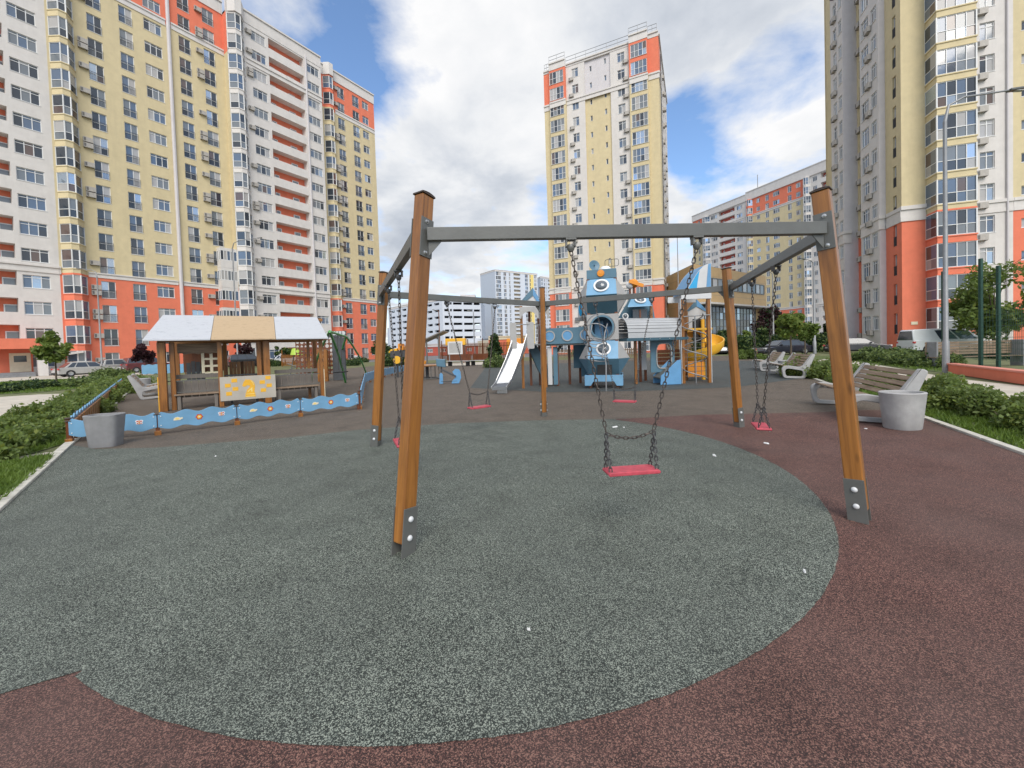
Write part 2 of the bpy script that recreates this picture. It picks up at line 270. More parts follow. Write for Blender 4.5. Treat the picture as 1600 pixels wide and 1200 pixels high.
# ------------------------------------------------------------------ mesh and object helpers
class MB:
    def __init__(s): s.v = []; s.f = []; s.m = []
    def face(s, pts, mi=0):
        b = len(s.v); s.v += [tuple(p) for p in pts]; s.f.append(tuple(range(b, b + len(pts)))); s.m.append(mi)
    def hexa(s, c, mi=0):                      # 8 corners: bottom 4 ccw, top 4 ccw
        b = len(s.v); s.v += [tuple(p) for p in c]
        for q in ((3, 2, 1, 0), (4, 5, 6, 7), (0, 1, 5, 4), (1, 2, 6, 5), (2, 3, 7, 6), (3, 0, 4, 7)):
            s.f.append(tuple(b + i for i in q)); s.m.append(mi)
    def box(s, x0, x1, y0, y1, z0, z1, mi=0, T=None):
        c = [(x0, y0, z0), (x1, y0, z0), (x1, y1, z0), (x0, y1, z0), (x0, y0, z1), (x1, y0, z1), (x1, y1, z1), (x0, y1, z1)]
        if T: c = [T @ Vector(p) for p in c]
        s.hexa(c, mi)
    def beam(s, p, q, wd, ht, mi=0, up=(0, 0, 1)):
        p = Vector(p); q = Vector(q); d = (q - p).normalized(); sd_ = d.cross(Vector(up))
        if sd_.length < 1e-5: sd_ = d.cross(Vector((1, 0, 0)))
        sd_.normalize(); u = sd_.cross(d).normalized(); a = sd_ * wd / 2; b = u * ht / 2
        s.hexa([p - a - b, p + a - b, q + a - b, q - a - b, p - a + b, p + a + b, q + a + b, q - a + b], mi)
    def tube(s, pts, r, n=8, mi=0, closed=False):
        pts = [Vector(p) for p in pts]; k = len(pts); rs = r if isinstance(r, (list, tuple)) else [r] * k
        base = len(s.v); prev = None
        for i, p in enumerate(pts):
            if closed: d = pts[(i + 1) % k] - pts[i - 1]
            else: d = pts[min(i + 1, k - 1)] - pts[max(i - 1, 0)]
            d.normalize()
            if prev is None:
                a = d.cross(Vector((0, 0, 1)))
                if a.length < 1e-3: a = d.cross(Vector((1, 0, 0)))
            else: a = prev - d * prev.dot(d)
            a.normalize(); prev = a; b = d.cross(a)
            for j in range(n):
                an = 2 * math.pi * j / n; s.v.append(tuple(p + (a * math.cos(an) + b * math.sin(an)) * rs[i]))
        for i in range(k if closed else k - 1):
            i2 = (i + 1) % k
            for j in range(n):
                j2 = (j + 1) % n; s.f.append((base + i * n + j, base + i * n + j2, base + i2 * n + j2, base + i2 * n + j)); s.m.append(mi)
        if not closed:
            s.f.append(tuple(base + j for j in range(n))[::-1]); s.m.append(mi)
            s.f.append(tuple(base + (k - 1) * n + j for j in range(n))); s.m.append(mi)
    def lathe(s, prof, n=24, mi=0, sx=1.0, sy=1.0, T=None, ang=2 * math.pi):
        base = len(s.v); full = abs(ang - 2 * math.pi) < 1e-6; cols = n if full else n + 1
        for (r, z) in prof:
            for j in range(cols):
                a = ang * j / n; p = Vector((r * sx * math.cos(a), r * sy * math.sin(a), z)); s.v.append(tuple(T @ p if T else p))
        for i in range(len(prof) - 1):
            for j in range(n):
                j2 = (j + 1) % cols; s.f.append((base + i * cols + j, base + i * cols + j2, base + (i + 1) * cols + j2, base + (i + 1) * cols + j)); s.m.append(mi)
    def prism(s, out, y0, y1, T=None, mi=0, side=None):     # outline in local XZ, extruded along local Y
        f = (lambda p: T @ Vector(p)) if T else Vector
        a = [f((x, y0, z)) for x, z in out]; b = [f((x, y1, z)) for x, z in out]
        s.face(a, mi); s.face(b[::-1], mi); sm = mi if side is None else side
        for i in range(len(out)):
            j = (i + 1) % len(out); s.face([a[j], a[i], b[i], b[j]], sm)
    def ring(s, outer, inner, y0, y1, T=None, mi=0):        # closed loop with a hole, same point count
        f = (lambda p: T @ Vector(p)) if T else Vector; n = len(outer)
        for i in range(n):
            j = (i + 1) % n
            (ox, oz), (px, pz), (ix, iz), (jx, jz) = outer[i], outer[j], inner[i], inner[j]
            s.face([f((ox, y0, oz)), f((px, y0, pz)), f((jx, y0, jz)), f((ix, y0, iz))], mi)
            s.face([f((ix, y1, iz)), f((jx, y1, jz)), f((px, y1, pz)), f((ox, y1, oz))], mi)
            s.face([f((px, y0, pz)), f((ox, y0, oz)), f((ox, y1, oz)), f((px, y1, pz))], mi)
            s.face([f((ix, y0, iz)), f((jx, y0, jz)), f((jx, y1, jz)), f((ix, y1, iz))], mi)
    def ball(s, c, r, n=12, mi=0, sz=1.0):
        prof = [(max(1e-4, r * math.sin(math.pi * i / 8)), -r * sz * math.cos(math.pi * i / 8)) for i in range(9)]
        s.lathe(prof, n, mi, T=Matrix.Translation(c))
    def build(s, name, mats, parent=None, smooth=None, bevel=0, seg=2, weld=False):
        me = bpy.data.meshes.new(name); me.from_pydata(s.v, [], s.f)
        if not isinstance(mats, (list, tuple)): mats = [mats]
        for m in mats: me.materials.append(MT[m] if isinstance(m, str) else m)
        me.polygons.foreach_set('material_index', s.m)
        if weld or smooth or bevel:
            import bmesh
            bm = bmesh.new(); bm.from_mesh(me); bmesh.ops.remove_doubles(bm, verts=bm.verts, dist=1e-5); bmesh.ops.recalc_face_normals(bm, faces=bm.faces); bm.to_mesh(me); bm.free()
        if smooth:
            me.polygons.foreach_set('use_smooth', [True] * len(me.polygons)); me.set_sharp_from_angle(angle=R(smooth))
        me.update()
        o = bpy.data.objects.new(name, me); COL.objects.link(o)
        if parent: o.parent = parent
        if bevel:
            b = o.modifiers.new('bevel', 'BEVEL'); b.width = bevel; b.segments = seg; b.limit_method = 'ANGLE'; b.angle_limit = R(35); b.harden_normals = False
        return o
def tag(o, label=None, cat=None, group=None, kind=None):
    if label: o['label'] = label
    if cat: o['category'] = cat
    if group: o['group'] = group
    if kind: o['kind'] = kind
    return o
def thing(name, label, cat, loc=(0, 0, 0), rz=0.0, group=None):
    o = bpy.data.objects.new(name, None); o.empty_display_size = 0.3; COL.objects.link(o); o.location = loc; o.rotation_euler = (0, 0, rz)
    return tag(o, label, cat, group)
KIDS = {}
def children(o): return [c for c in bpy.data.objects if c.parent == o]
def copy_tree(o, label=None, loc=None, rz=None):
    r = o.copy(); COL.objects.link(r)
    for ch in children(o):
        c = ch.copy(); COL.objects.link(c); c.parent = r
        for g in children(ch):
            d = g.copy(); COL.objects.link(d); d.parent = c
    if label: r['label'] = label
    if loc is not None: r.location = loc
    if rz is not None: r.rotation_euler = (0, 0, rz)
    return r
def struct(name, mb, m, **k):
    return tag(mb.build(name, m, **k), kind='structure')
def sheet(name, pts, z, m):
    mb = MB(); mb.face([(p[0], p[1], z) for p in pts]); return struct(name, mb, m)
def Tz(loc, rz): return Matrix.Translation(loc) @ Matrix.Rotation(rz, 4, 'Z')
def circ(cx, cz, rx, rz, n=24, a0=0.0): return [(cx + rx * math.cos(a0 + 2 * math.pi * i / n), cz + rz * math.sin(a0 + 2 * math.pi * i / n)) for i in range(n)]
# leaf clouds: numpy quads
def leaf_mesh(name, cents, sizes, mats, parent=None, seed=1, flat=0.0, aspect=0.55):
    rg = np.random.default_rng(seed); n = len(cents); c = np.asarray(cents, float)
    a = rg.normal(size=(n, 3)); a[:, 2] *= (1 - flat); a /= np.linalg.norm(a, axis=1)[:, None]
    b = rg.normal(size=(n, 3)); b -= a * (a * b).sum(1)[:, None]; b /= np.linalg.norm(b, axis=1)[:, None]
    sz = np.asarray(sizes)[:, None]
    v = np.empty((n, 4, 3)); v[:, 0] = c - a * sz; v[:, 1] = c + b * sz * aspect; v[:, 2] = c + a * sz; v[:, 3] = c - b * sz * aspect
    me = bpy.data.meshes.new(name); me.vertices.add(n * 4); me.vertices.foreach_set('co', v.reshape(-1))
    me.loops.add(n * 4); me.loops.foreach_set('vertex_index', np.arange(n * 4)); me.polygons.add(n)
    me.polygons.foreach_set('loop_start', np.arange(n) * 4); me.polygons.foreach_set('loop_total', np.full(n, 4))
    for m in mats: me.materials.append(MT[m])
    p = np.array([0.72, 0.28] if len(mats) == 2 else [1.0] if len(mats) == 1 else [0.55, 0.3, 0.15])
    me.polygons.foreach_set('material_index', rg.choice(len(mats), n, p=p).astype(np.int32))
    me.update(); me.validate()
    o = bpy.data.objects.new(name, me); COL.objects.link(o)
    if parent: o.parent = parent
    return o
def cloud(rg, n, clumps, spread):
    c = np.asarray(clumps); k = rg.integers(0, len(c), n); d = rg.normal(size=(n, 3)); d /= np.linalg.norm(d, axis=1)[:, None]
    rr = spread * rg.random(n) ** 0.45
    return c[k, :3] + d * (rr * (c[k, 3] if c.shape[1] > 3 else 1))[:, None]
def tree(name, label, loc, h, trunk_h, rx, rz_, nclump=26, n=5000, leaf=0.09, mats=('leaf_b', 'leaf_e'), seed=1, tr=0.05, group=None, cat='tree', cone=False):
    rg = np.random.default_rng(seed); t = thing(name, label, cat, loc, 0, group)
    cz = h - rz_
    cl = []
    while len(cl) < nclump:
        p = rg.uniform(-1, 1, 3); q = np.linalg.norm(p)
        if q > 1 or q < 0.25: continue
        x = p * np.array([rx, rx, rz_])
        if cone: x[:2] *= max(0.12, 0.5 * (1 - p[2])) * 1.15
        cl.append((x[0], x[1], cz + x[2], rg.uniform(0.6, 1.25)))
    mb = MB(); top = cz + rz_ * 0.3
    mb.tube([(0, 0, 0), (0.02, 0.01, trunk_h * 0.6), (0.0, 0.03, trunk_h), (0.03, 0, (trunk_h + top) / 2), (0.02, 0.0, top)], [tr * 1.25, tr, tr * 0.85, tr * 0.6, tr * 0.25], 8)
    for i, c in enumerate(cl[:18]):
        z0 = trunk_h * 0.85 + (min(c[2], top) - trunk_h * 0.85) * 0.35; z0 = max(trunk_h * 0.7, z0)
        mb.tube([(0.01, 0.01, z0), (c[0] * 0.45, c[1] * 0.45, z0 + (c[2] - z0) * 0.6), (c[0], c[1], c[2])], [tr * 0.42, tr * 0.25, tr * 0.08], 5)
    mb.build('trunk', 'bark', t, smooth=50)
    sp = min(rx, rz_) * 0.42
    pts = cloud(rg, n, cl, sp); leaf_mesh('crown', pts, rg.uniform(0.6, 1.3, n) * leaf, mats, t, seed, 0.25)
    return t
def shrub(name, label, loc, rx, ry, h, n=3500, leaf=0.05, mats=('leaf_a', 'leaf_b'), seed=1, rz=0.0, group=None, cat='shrub', spiky=False):
    rg = np.random.default_rng(seed); t = thing(name, label, cat, loc, rz, group)
    k = max(10, int(14 * rx * ry / (0.5 * h + 0.2))); k = min(k, 90); cl = []
    for i in range(k):
        a = rg.uniform(0, 6.283); q = math.sqrt(rg.random()); x = q * rx * math.cos(a); y = q * ry * math.sin(a)
        zt = h * (1 - 0.45 * q ** 3) * rg.uniform(0.6, 1.0)
        cl.append((x, y, max(0.08, zt - h * 0.28), rg.uniform(0.75, 1.2)))
        cl.append((x * 1.02, y * 1.02, max(0.06, zt * 0.35), rg.uniform(0.8, 1.2)))
    mb = MB()
    for c in cl[:30:2]: mb.tube([(c[0] * 0.35, c[1] * 0.35, 0), (c[0] * 0.7, c[1] * 0.7, c[2] * 0.6), (c[0], c[1], c[2])], [0.014, 0.01, 0.004], 5)
    mb.build('stem', 'bark', t)
    pts = cloud(rg, n, cl, min(0.42 * h, 0.3 + 0.12 * h)); pts[:, 2] = np.abs(pts[:, 2]) + 0.01
    if spiky:
        e = rg.random(n // 5) ; idx = rg.integers(0, n, n // 5); pts[idx] += np.c_[rg.normal(size=(n // 5, 2)) * 0.09 * rx, rg.random(n // 5) * 0.25 * h]
    leaf_mesh('foliage', pts, rg.uniform(0.6, 1.35, n) * leaf, mats, t, seed, 0.1)
    return t
def grass(name, label, poly, n, hgt, seed=1):
    """separate blades scattered over a plan polygon"""
    rg = np.random.default_rng(seed); P = np.array([(p[0], p[1]) for p in poly]); lo = P.min(0); hi = P.max(0); out = []
    while len(out) < n:
        q = rg.uniform(lo, hi, (n * 2, 2)); ins = np.zeros(len(q), bool); j = len(P) - 1
        for i in range(len(P)):
            xi, yi = P[i]; xj, yj = P[j]
            c = ((yi > q[:, 1]) != (yj > q[:, 1])) & (q[:, 0] < (xj - xi) * (q[:, 1] - yi) / (yj - yi + 1e-12) + xi); ins ^= c; j = i
        out += list(q[ins])
    q = np.array(out[:n]); a = rg.uniform(0, 6.28, n); hh = hgt * rg.uniform(0.4, 1.3, n); d = np.hypot(q[:, 0], q[:, 1])
    wd = np.clip(0.0016 * d, 0.004, 0.03); le = rg.normal(size=(n, 2)) * 0.5 * hh[:, None]
    v = np.empty((n, 3, 3)); v[:, 0] = np.c_[q + np.c_[np.cos(a), np.sin(a)] * wd[:, None], np.zeros(n)]
    v[:, 1] = np.c_[q - np.c_[np.cos(a), np.sin(a)] * wd[:, None], np.zeros(n)]; v[:, 2] = np.c_[q + le, hh]
    me = bpy.data.meshes.new(name); me.vertices.add(n * 3); me.vertices.foreach_set('co', v.reshape(-1)); me.loops.add(n * 3); me.loops.foreach_set('vertex_index', np.arange(n * 3))
    me.polygons.add(n); me.polygons.foreach_set('loop_start', np.arange(n) * 3); me.polygons.foreach_set('loop_total', np.full(n, 3)); me.materials.append(MT['grass']); me.update(); me.validate()
    o = bpy.data.objects.new(name, me); COL.objects.link(o); o.location.z = 0.006
    return tag(o, label, 'grass', kind='stuff')
# ------------------------------------------------------------------ ground, rubber floor, paths
def ext(a, b, t): return a + (b - a) * t
kl0, kl1 = gp(0, 790), gp(108, 694)                 # left kerb line
kr0, kr1 = gp(1600, 706), gp(1440, 652)             # right kerb line
kl_near, kl_far = ext(kl0, kl1, -2.2), ext(kl0, kl1, 5.5)
kdir = (Vector((23.2, 38.2, 0)) - kr1).normalized(); kr_near = kr1 - kdir * 11; kr_far = kr1 + kdir * 37
struct('ground', (lambda m: (m.face([(-1500, -300, -0.03), (1500, -300, -0.03), (1500, 3000, -0.03), (-1500, 3000, -0.03)]), m)[1])(MB()), 'asphalt')
sheet('earth', [(-55, -12), (60, -12), (60, 60), (-55, 60)], -0.016, 'earth')
farL, farR = Vector((-14, 46, 0)), kr_far
sheet('rubber_floor', [kl_near, kr_near, kr_far, farL, kl_far], 0.0, 'tan_rubber')
# green circle with the strip that runs to the left kerb
gc = Vector((-0.5, 4.95, 0)); gR = 3.55
A_END = math.degrees(math.atan2(gp(962, 655).y - gc.y, gp(962, 655).x - gc.x)) - .3
arc = [(gc.x + (gR + rnd.uniform(-.0035, .0035)) * math.cos(R(a)), gc.y + (gR + rnd.uniform(-.0035, .0035)) * math.sin(R(a))) for a in [-116 + .75 * k for k in range(int((A_END + 116) / .75) + 1)]]
tip = gp(130, 1048); lft = gp(0, 1086)
far_edge = [gp(x, y) for x, y in ((962, 655), (840, 657), (700, 662), (560, 672), (450, 684), (330, 693), (240, 700), (150, 702), (112, 696))]
nrmL = Vector(((kl1 - kl0).y, -(kl1 - kl0).x, 0))
tdir = lft - tip; tk = tip + tdir * ((kl0 - tip).dot(nrmL) / tdir.dot(nrmL))
gpoly = [(tip.x, tip.y)] + arc + [(p.x, p.y) for p in far_edge] + [(kl1.x, kl1.y), (kl0.x, kl0.y), (tk.x, tk.y)]
# red field outside the circle, to the right kerb and round the front
re_ = [gp(x, y) for x, y in ((1470, 640), (1340, 641), (1290, 644), (1100, 648), (962, 655))]
rpoly = [(kl_near.x, kl_near.y), (kr_near.x, kr_near.y), (kr0.x, kr0.y), (kr1.x + 0.15, kr1.y + 0.3)] + [(p.x, p.y) for p in re_] + [(0.5, 5.0), (tip.x, tip.y), (tk.x, tk.y)]
sheet('green_rubber_field', gpoly, 0.005, 'green_rubber')
sheet('red_rubber_field', rpoly, 0.002, 'red_rubber')
bl = [gp(x, y) for x, y in ((735, 606), (860, 613), (1000, 611), (1150, 605), (1262, 590), (1190, 564), (1000, 563), (760, 572))]
sheet('blue_rubber_field', bl, 0.004, 'blue_rubber')
# kerbs
def kerb(p, q, wd=0.09, h=0.035, m='kerb'):
    mb = MB(); n = max(1, int((q - p).length / 1.0)); d = (q - p)
    for i in range(n):
        a = p + d * (i / n + 0.004 / max(.5, d.length / n) / n); b = p + d * ((i + 1) / n - 0.006 / n)
        mb.beam(a + Vector((0, 0, h / 2 - 0.03)), b + Vector((0, 0, h / 2 - 0.03)), wd, h + 0.06)
    return struct('kerb', mb, m, bevel=0.008)
kerb(kl_near, kl_far, 0.12); kerb(kr_near, kr_far, 0.1)
# left: pale path between the lawns, small path meeting the kerb, car park
sheet('path', [gp(-260, 670), gp(0, 652), gp(60, 638), gp(128, 622), gp(128, 614), gp(60, 616), gp(0, 620), gp(-300, 634)], -0.008, 'paving')
sheet('path', [gp(-200, 760), gp(0, 729), gp(60, 716), gp(86, 706), gp(72, 706), gp(40, 711), gp(0, 718), gp(-200, 742)], -0.008, 'paving')
lawnL1 = [gp(-150, 840), gp(-2, 788), gp(40, 753), gp(82, 716), gp(56, 718), gp(0, 731), gp(-150, 756)]
lawnL2 = [gp(-120, 742), gp(0, 716), gp(50, 708), gp(104, 692), gp(100, 676), gp(120, 660), gp(150, 640), gp(128, 624), gp(60, 640), gp(0, 654), gp(-120, 664)]
lawnL3 = [gp(-60, 620), gp(0, 616), gp(60, 613), gp(135, 606), gp(190, 592), gp(120, 592), gp(60, 594), gp(0, 597), gp(-60, 600)]
for p in (lawnL1, lawnL2, lawnL3): sheet('lawn', p, -0.004, 'soil')
sheet('path', [gp(-80, 598), gp(0, 597), gp(120, 591), gp(240, 585), gp(240, 579), gp(100, 585), gp(0, 590), gp(-80, 591)], -0.008, 'paving')
# right: lawns, pale path, far lawn and road
lawnR1 = [kr_near + Vector((0.08, 0, 0)), kr1 + Vector((.07, 0, 0)), gp(1268, 587) + Vector((.1, 0, 0)), gp(1240, 575), gp(1262, 570), gp(1300, 579), gp(1480, 616), gp(1650, 650), gp(1900, 700)]
sheet('lawn', lawnR1, -0.004, 'soil')
sheet('path', [gp(1262, 569.5), gp(1300, 578.5), gp(1480, 615), gp(1650, 649), gp(1900, 698), gp(1900, 632), gp(1640, 607), gp(1484, 590), gp(1420, 578), gp(1340, 565), gp(1290, 560)], -0.008, 'paving')
lawnR2 = [gp(1330, 563), gp(1420, 576), gp(1486, 583), gp(1486, 568), gp(1420, 556), gp(1330, 553)]
sheet('lawn', lawnR2, -0.004, 'soil')
lawnR3 = [gp(1135, 559), gp(1180, 561), gp(1290, 561), gp(1340, 561), gp(1330, 556), gp(1180, 556), gp(1130, 555)]
sheet('lawn', lawnR3, -0.004, 'soil')
sheet('path', [gp(690, 572), gp(790, 569), gp(790, 565), gp(690, 567)], 0.004, 'paving')
grass('grass', 'short bright grass beside the left kerb and the small path', lawnL1, 9000, 0.09, 3)
grass('grass', 'rough grass at the foot of the left hedge', lawnL2, 16000, 0.08, 4)
grass('grass', 'mown grass round the junipers near the parked silver cars', lawnL3, 9000, 0.09, 5)
grass('grass', 'grass strip between the right kerb and the pale path', [kr1 - kdir * 3.2 + Vector((.1, 0, 0)), kr1 + Vector((.1, 0, 0)), gp(1268, 587) + Vector((.12, 0, 0)), gp(1262, 571), gp(1300, 580), gp(1480, 617), gp(1640, 648)], 16000, 0.09, 6)
grass('grass', 'grass under the clipped shrubs by the grey sedan', lawnR2, 4000, 0.1, 7)
# ------------------------------------------------------------------ apartment blocks
def frame_of(n):          # local x = n x z, y = n (outward), z up
    n = Vector((n[0], n[1], 0)).normalized(); x = n.cross(Vector((0, 0, 1)))
    return Matrix((x, n, Vector((0, 0, 1)))).transposed()
WC = {}
PANES = ['g0', 'g1', 'g2', 'g3', 'g4', 'g5']
def pick_pane(r, wts=(0.25, 0.20, 0.25, 0.18, 0.08, 0.04)):
    x = r.random(); a = 0
    for i, p in enumerate(wts):
        a += p
        if x < a: return i
    return 0
def win_meshes(kind, wd, ht, var):
    key = (kind, round(wd, 2), round(ht, 2), var)
    if key in WC: return WC[key]
    r = random.Random(hash(key) if False else int(wd * 977 + ht * 331 + var * 71 + len(kind) * 13)); fb = 0.065
    F = MB(); G = MB()
    cols = {'tri': 3, 'french': 2, 'two': 2, 'four': 4, 'one': 1, 'wide': 4}[kind]
    x0, x1 = -wd / 2, wd / 2
    F.box(x0, x0 + fb, -.04, .05, 0, ht); F.box(x1 - fb, x1, -.04, .05, 0, ht)
    F.box(x0 + fb, x1 - fb, -.04, .05, 0, fb); F.box(x0 + fb, x1 - fb, -.04, .05, ht - fb, ht)
    tz = {'tri': ht * 0.80, 'french': ht * 0.40, 'two': ht * 0.76, 'four': ht * 0.46, 'one': None, 'wide': None}[kind]
    for i in range(1, cols):
        x = x0 + wd * i / cols; F.box(x - .035, x + .035, -.035, .045, fb, ht - fb)
    if tz:
        for i in range(cols):
            F.box(x0 + wd * i / cols + .036, x0 + wd * (i + 1) / cols - .036, -.03, .04, tz - .03, tz + .03)
    for i in range(cols):
        a, b = x0 + wd * i / cols, x0 + wd * (i + 1) / cols
        k = pick_pane(r)
        G.face([(a, 0, 0), (b, 0, 0), (b, 0, tz or ht), (a, 0, tz or ht)], k)
        if tz: G.face([(a, 0, tz), (b, 0, tz), (b, 0, ht), (a, 0, ht)], k if r.random() < .75 else pick_pane(r))
    # sill
    F.box(x0 - .05, x1 + .05, .0, .19, -.05, -.005)
    def mesh(mb, nm, mats):
        o = mb.build(nm, mats); me = o.data; bpy.data.objects.remove(o); return me
    ra = None
    if kind == 'french':
        Q = MB(); h = 1.0
        Q.box(x0 + .01, x1 - .01, .16, .19, h - .04, h); Q.box(x0 + .01, x1 - .01, .16, .19, .06, .09)
        nb = 9
        for i in range(nb + 1):
            x = x0 + .02 + (wd - .04) * i / nb; Q.box(x - .011, x + .011, .165, .185, .09, h - .04)
        ra = mesh(Q, 'railing', 'rail')
    WC[key] = (mesh(F, 'window', 'f_white'), mesh(G, 'pane', PANES), ra)
    return WC[key]
NAME = {'tri': 'triple_window', 'french': 'french_window', 'two': 'window', 'four': 'balcony_glazing', 'one': 'small_window', 'wide': 'wide_window'}
def inst(name, me, parent, loc, rot, base):
    o = bpy.data.objects.new(name, me); COL.objects.link(o); o.parent = parent
    o.matrix_local = Matrix.Translation(Vector(loc) - base) @ rot.to_4x4(); return o
class Block:
    def __init__(s, name, label, base, mats, cat='apartment block', group=None, nf=18, z0=0.0, fh=3.0, seed=1):
        s.root = thing(name, label, cat, base, 0, group); s.base = Vector(base); s.W = MB(); s.mats = mats; s.nf = nf; s.z0 = z0; s.fh = fh; s.r = random.Random(seed); s.ac = None
    def q(s, a, b, za, zb, mi): # vertical quad between plan points
        o = s.base; s.W.face([(a[0] - o.x, a[1] - o.y, za), (b[0] - o.x, b[1] - o.y, za), (b[0] - o.x, b[1] - o.y, zb), (a[0] - o.x, a[1] - o.y, zb)], mi)
    def face(s, P, u, n, ta, tb, zone, win=None, off=0.0, wins=None, floors=None):
        """a strip of wall from ta to tb along u with one opening per floor; wins: list of (a, b, sill, head, kind, depth)"""
        P = Vector((P[0], P[1])) + Vector(n) * off; u = Vector(u); n = Vector(n); wins = wins or ([] if win is None else [win])
        rot = frame_of(n); pt = lambda t, d=0.0: P + u * t - n * d
        for k in range(s.nf):
            zb = s.z0 + k * s.fh if k else min(0, s.z0); zk = s.z0 + k * s.fh; zt = s.z0 + (k + 1) * s.fh; mi = zone(k); cur = ta
            for (a, b, si, he, kind, dep) in wins:
                if floors and k not in floors: continue
                za, ze = zk + si, zk + he
                if a > cur: s.q(pt(cur), pt(a), zb, zt, mi)
                s.q(pt(a), pt(b), zb, za, mi); s.q(pt(a), pt(b), ze, zt, mi)
                s.q(pt(a), pt(a, dep), za, ze, mi); s.q(pt(b, dep), pt(b), za, ze, mi)
                o = s.base
                for z in (za, ze):
                    s.W.face([(*(pt(a) - o.xy), z), (*(pt(b) - o.xy), z), (*(pt(b, dep) - o.xy), z), (*(pt(a, dep) - o.xy), z)], mi)
                cur = b
                if kind == 'loggia': s.loggia(pt, a, b, dep, za, ze, k)
                elif kind: s.window(kind, pt((a + b) / 2, dep - .03), b - a, ze - za, za, rot)
            s.q(pt(cur), pt(tb), zb, zt, mi)
    def window(s, kind, p, wd, ht, z, rot):
        f, g, ra = win_meshes(kind, wd, ht, s.r.randrange(14))
        o = inst(NAME[kind], f, s.root, (p[0], p[1], z), rot, s.base)
        c = bpy.data.objects.new('pane', g); COL.objects.link(c); c.parent = o
        if ra: c = bpy.data.objects.new('railing', ra); COL.objects.link(c); c.parent = o
    def loggia(s, pt, a, b, dep, za, ze, k):
        me = WC.get('loggia%.2f' % (b - a))
        L = MB(); bs = s.base
        def P(t, d, z): q_ = pt(t, d); return (q_[0] - bs.x, q_[1] - bs.y, z)
        L.face([P(a, dep, za - .9), P(b, dep, za - .9), P(b, dep, ze + .02), P(a, dep, ze + .02)], 0)
        L.face([P(a + .02, .16, za - .9), P(b - .02, .16, za - .9), P(b - .02, dep, za - .9), P(a + .02, dep, za - .9)], 1)
        L.build('loggia', ['w_red' if 'b' not in s.__dict__.get('flag', '') else 'w_bred', 'w_beige'], s.root)
        # a door and a small window at the back
        W_ = MB(); w0 = a + (b - a) * 0.12
        for t0, t1, z0, z1 in ((w0, w0 + 0.75, za - .85, za + .95), (a + (b - a) * .62, a + (b - a) * .62 + 1.1, za - .1, za + .95)):
            W_.hexa([P(t0, dep - .02, z0), P(t1, dep - .02, z0), P(t1, dep - .08, z0), P(t0, dep - .08, z0), P(t0, dep - .02, z1), P(t1, dep - .02, z1), P(t1, dep - .08, z1), P(t0, dep - .08, z1)], 0)
            W_.face([P(t0 + .1, dep - .085, z0 + .1), P(t1 - .1, dep - .085, z0 + .1), P(t1 - .1, dep - .085, z1 - .1), P(t0 + .1, dep - .085, z1 - .1)], 1)
        W_.build('loggia_door', ['f_white', 'g2'], s.root)
    def acs(s, P, n, floors, zoff=1.2, prob=0.85, double=0.2):
        if not WC.get('ac'):
            m = MB(); m.box(-.42, .42, .06, .36, 0, .56, 0); m.box(-.36, -.3, 0, .34, -.05, -.0, 1); m.box(.3, .36, 0, .34, -.05, -.0, 1)
            T = Matrix.Translation((-.1, .362, .28)) @ Matrix.Rotation(R(90), 4, 'X'); m.lathe([(.23, 0), (.23, .012), (.19, .016), (.19, .006), (.001, .006)], 14, 1, T=T)
            m.box(.2, .38, .361, .367, .08, .48, 1)
            o = m.build('air_conditioner', ['ac', 'acg'], bevel=0); WC['ac'] = o.data; bpy.data.objects.remove(o)
        for k in floors:
            if s.r.random() > prob: continue
            z = s.z0 + k * s.fh + zoff
            inst('air_conditioner', WC['ac'], s.root, (P[0], P[1], z), frame_of(n), s.base)
            if s.r.random() < double: inst('air_conditioner', WC['ac'], s.root, (P[0], P[1], z - .68), frame_of(n), s.base)
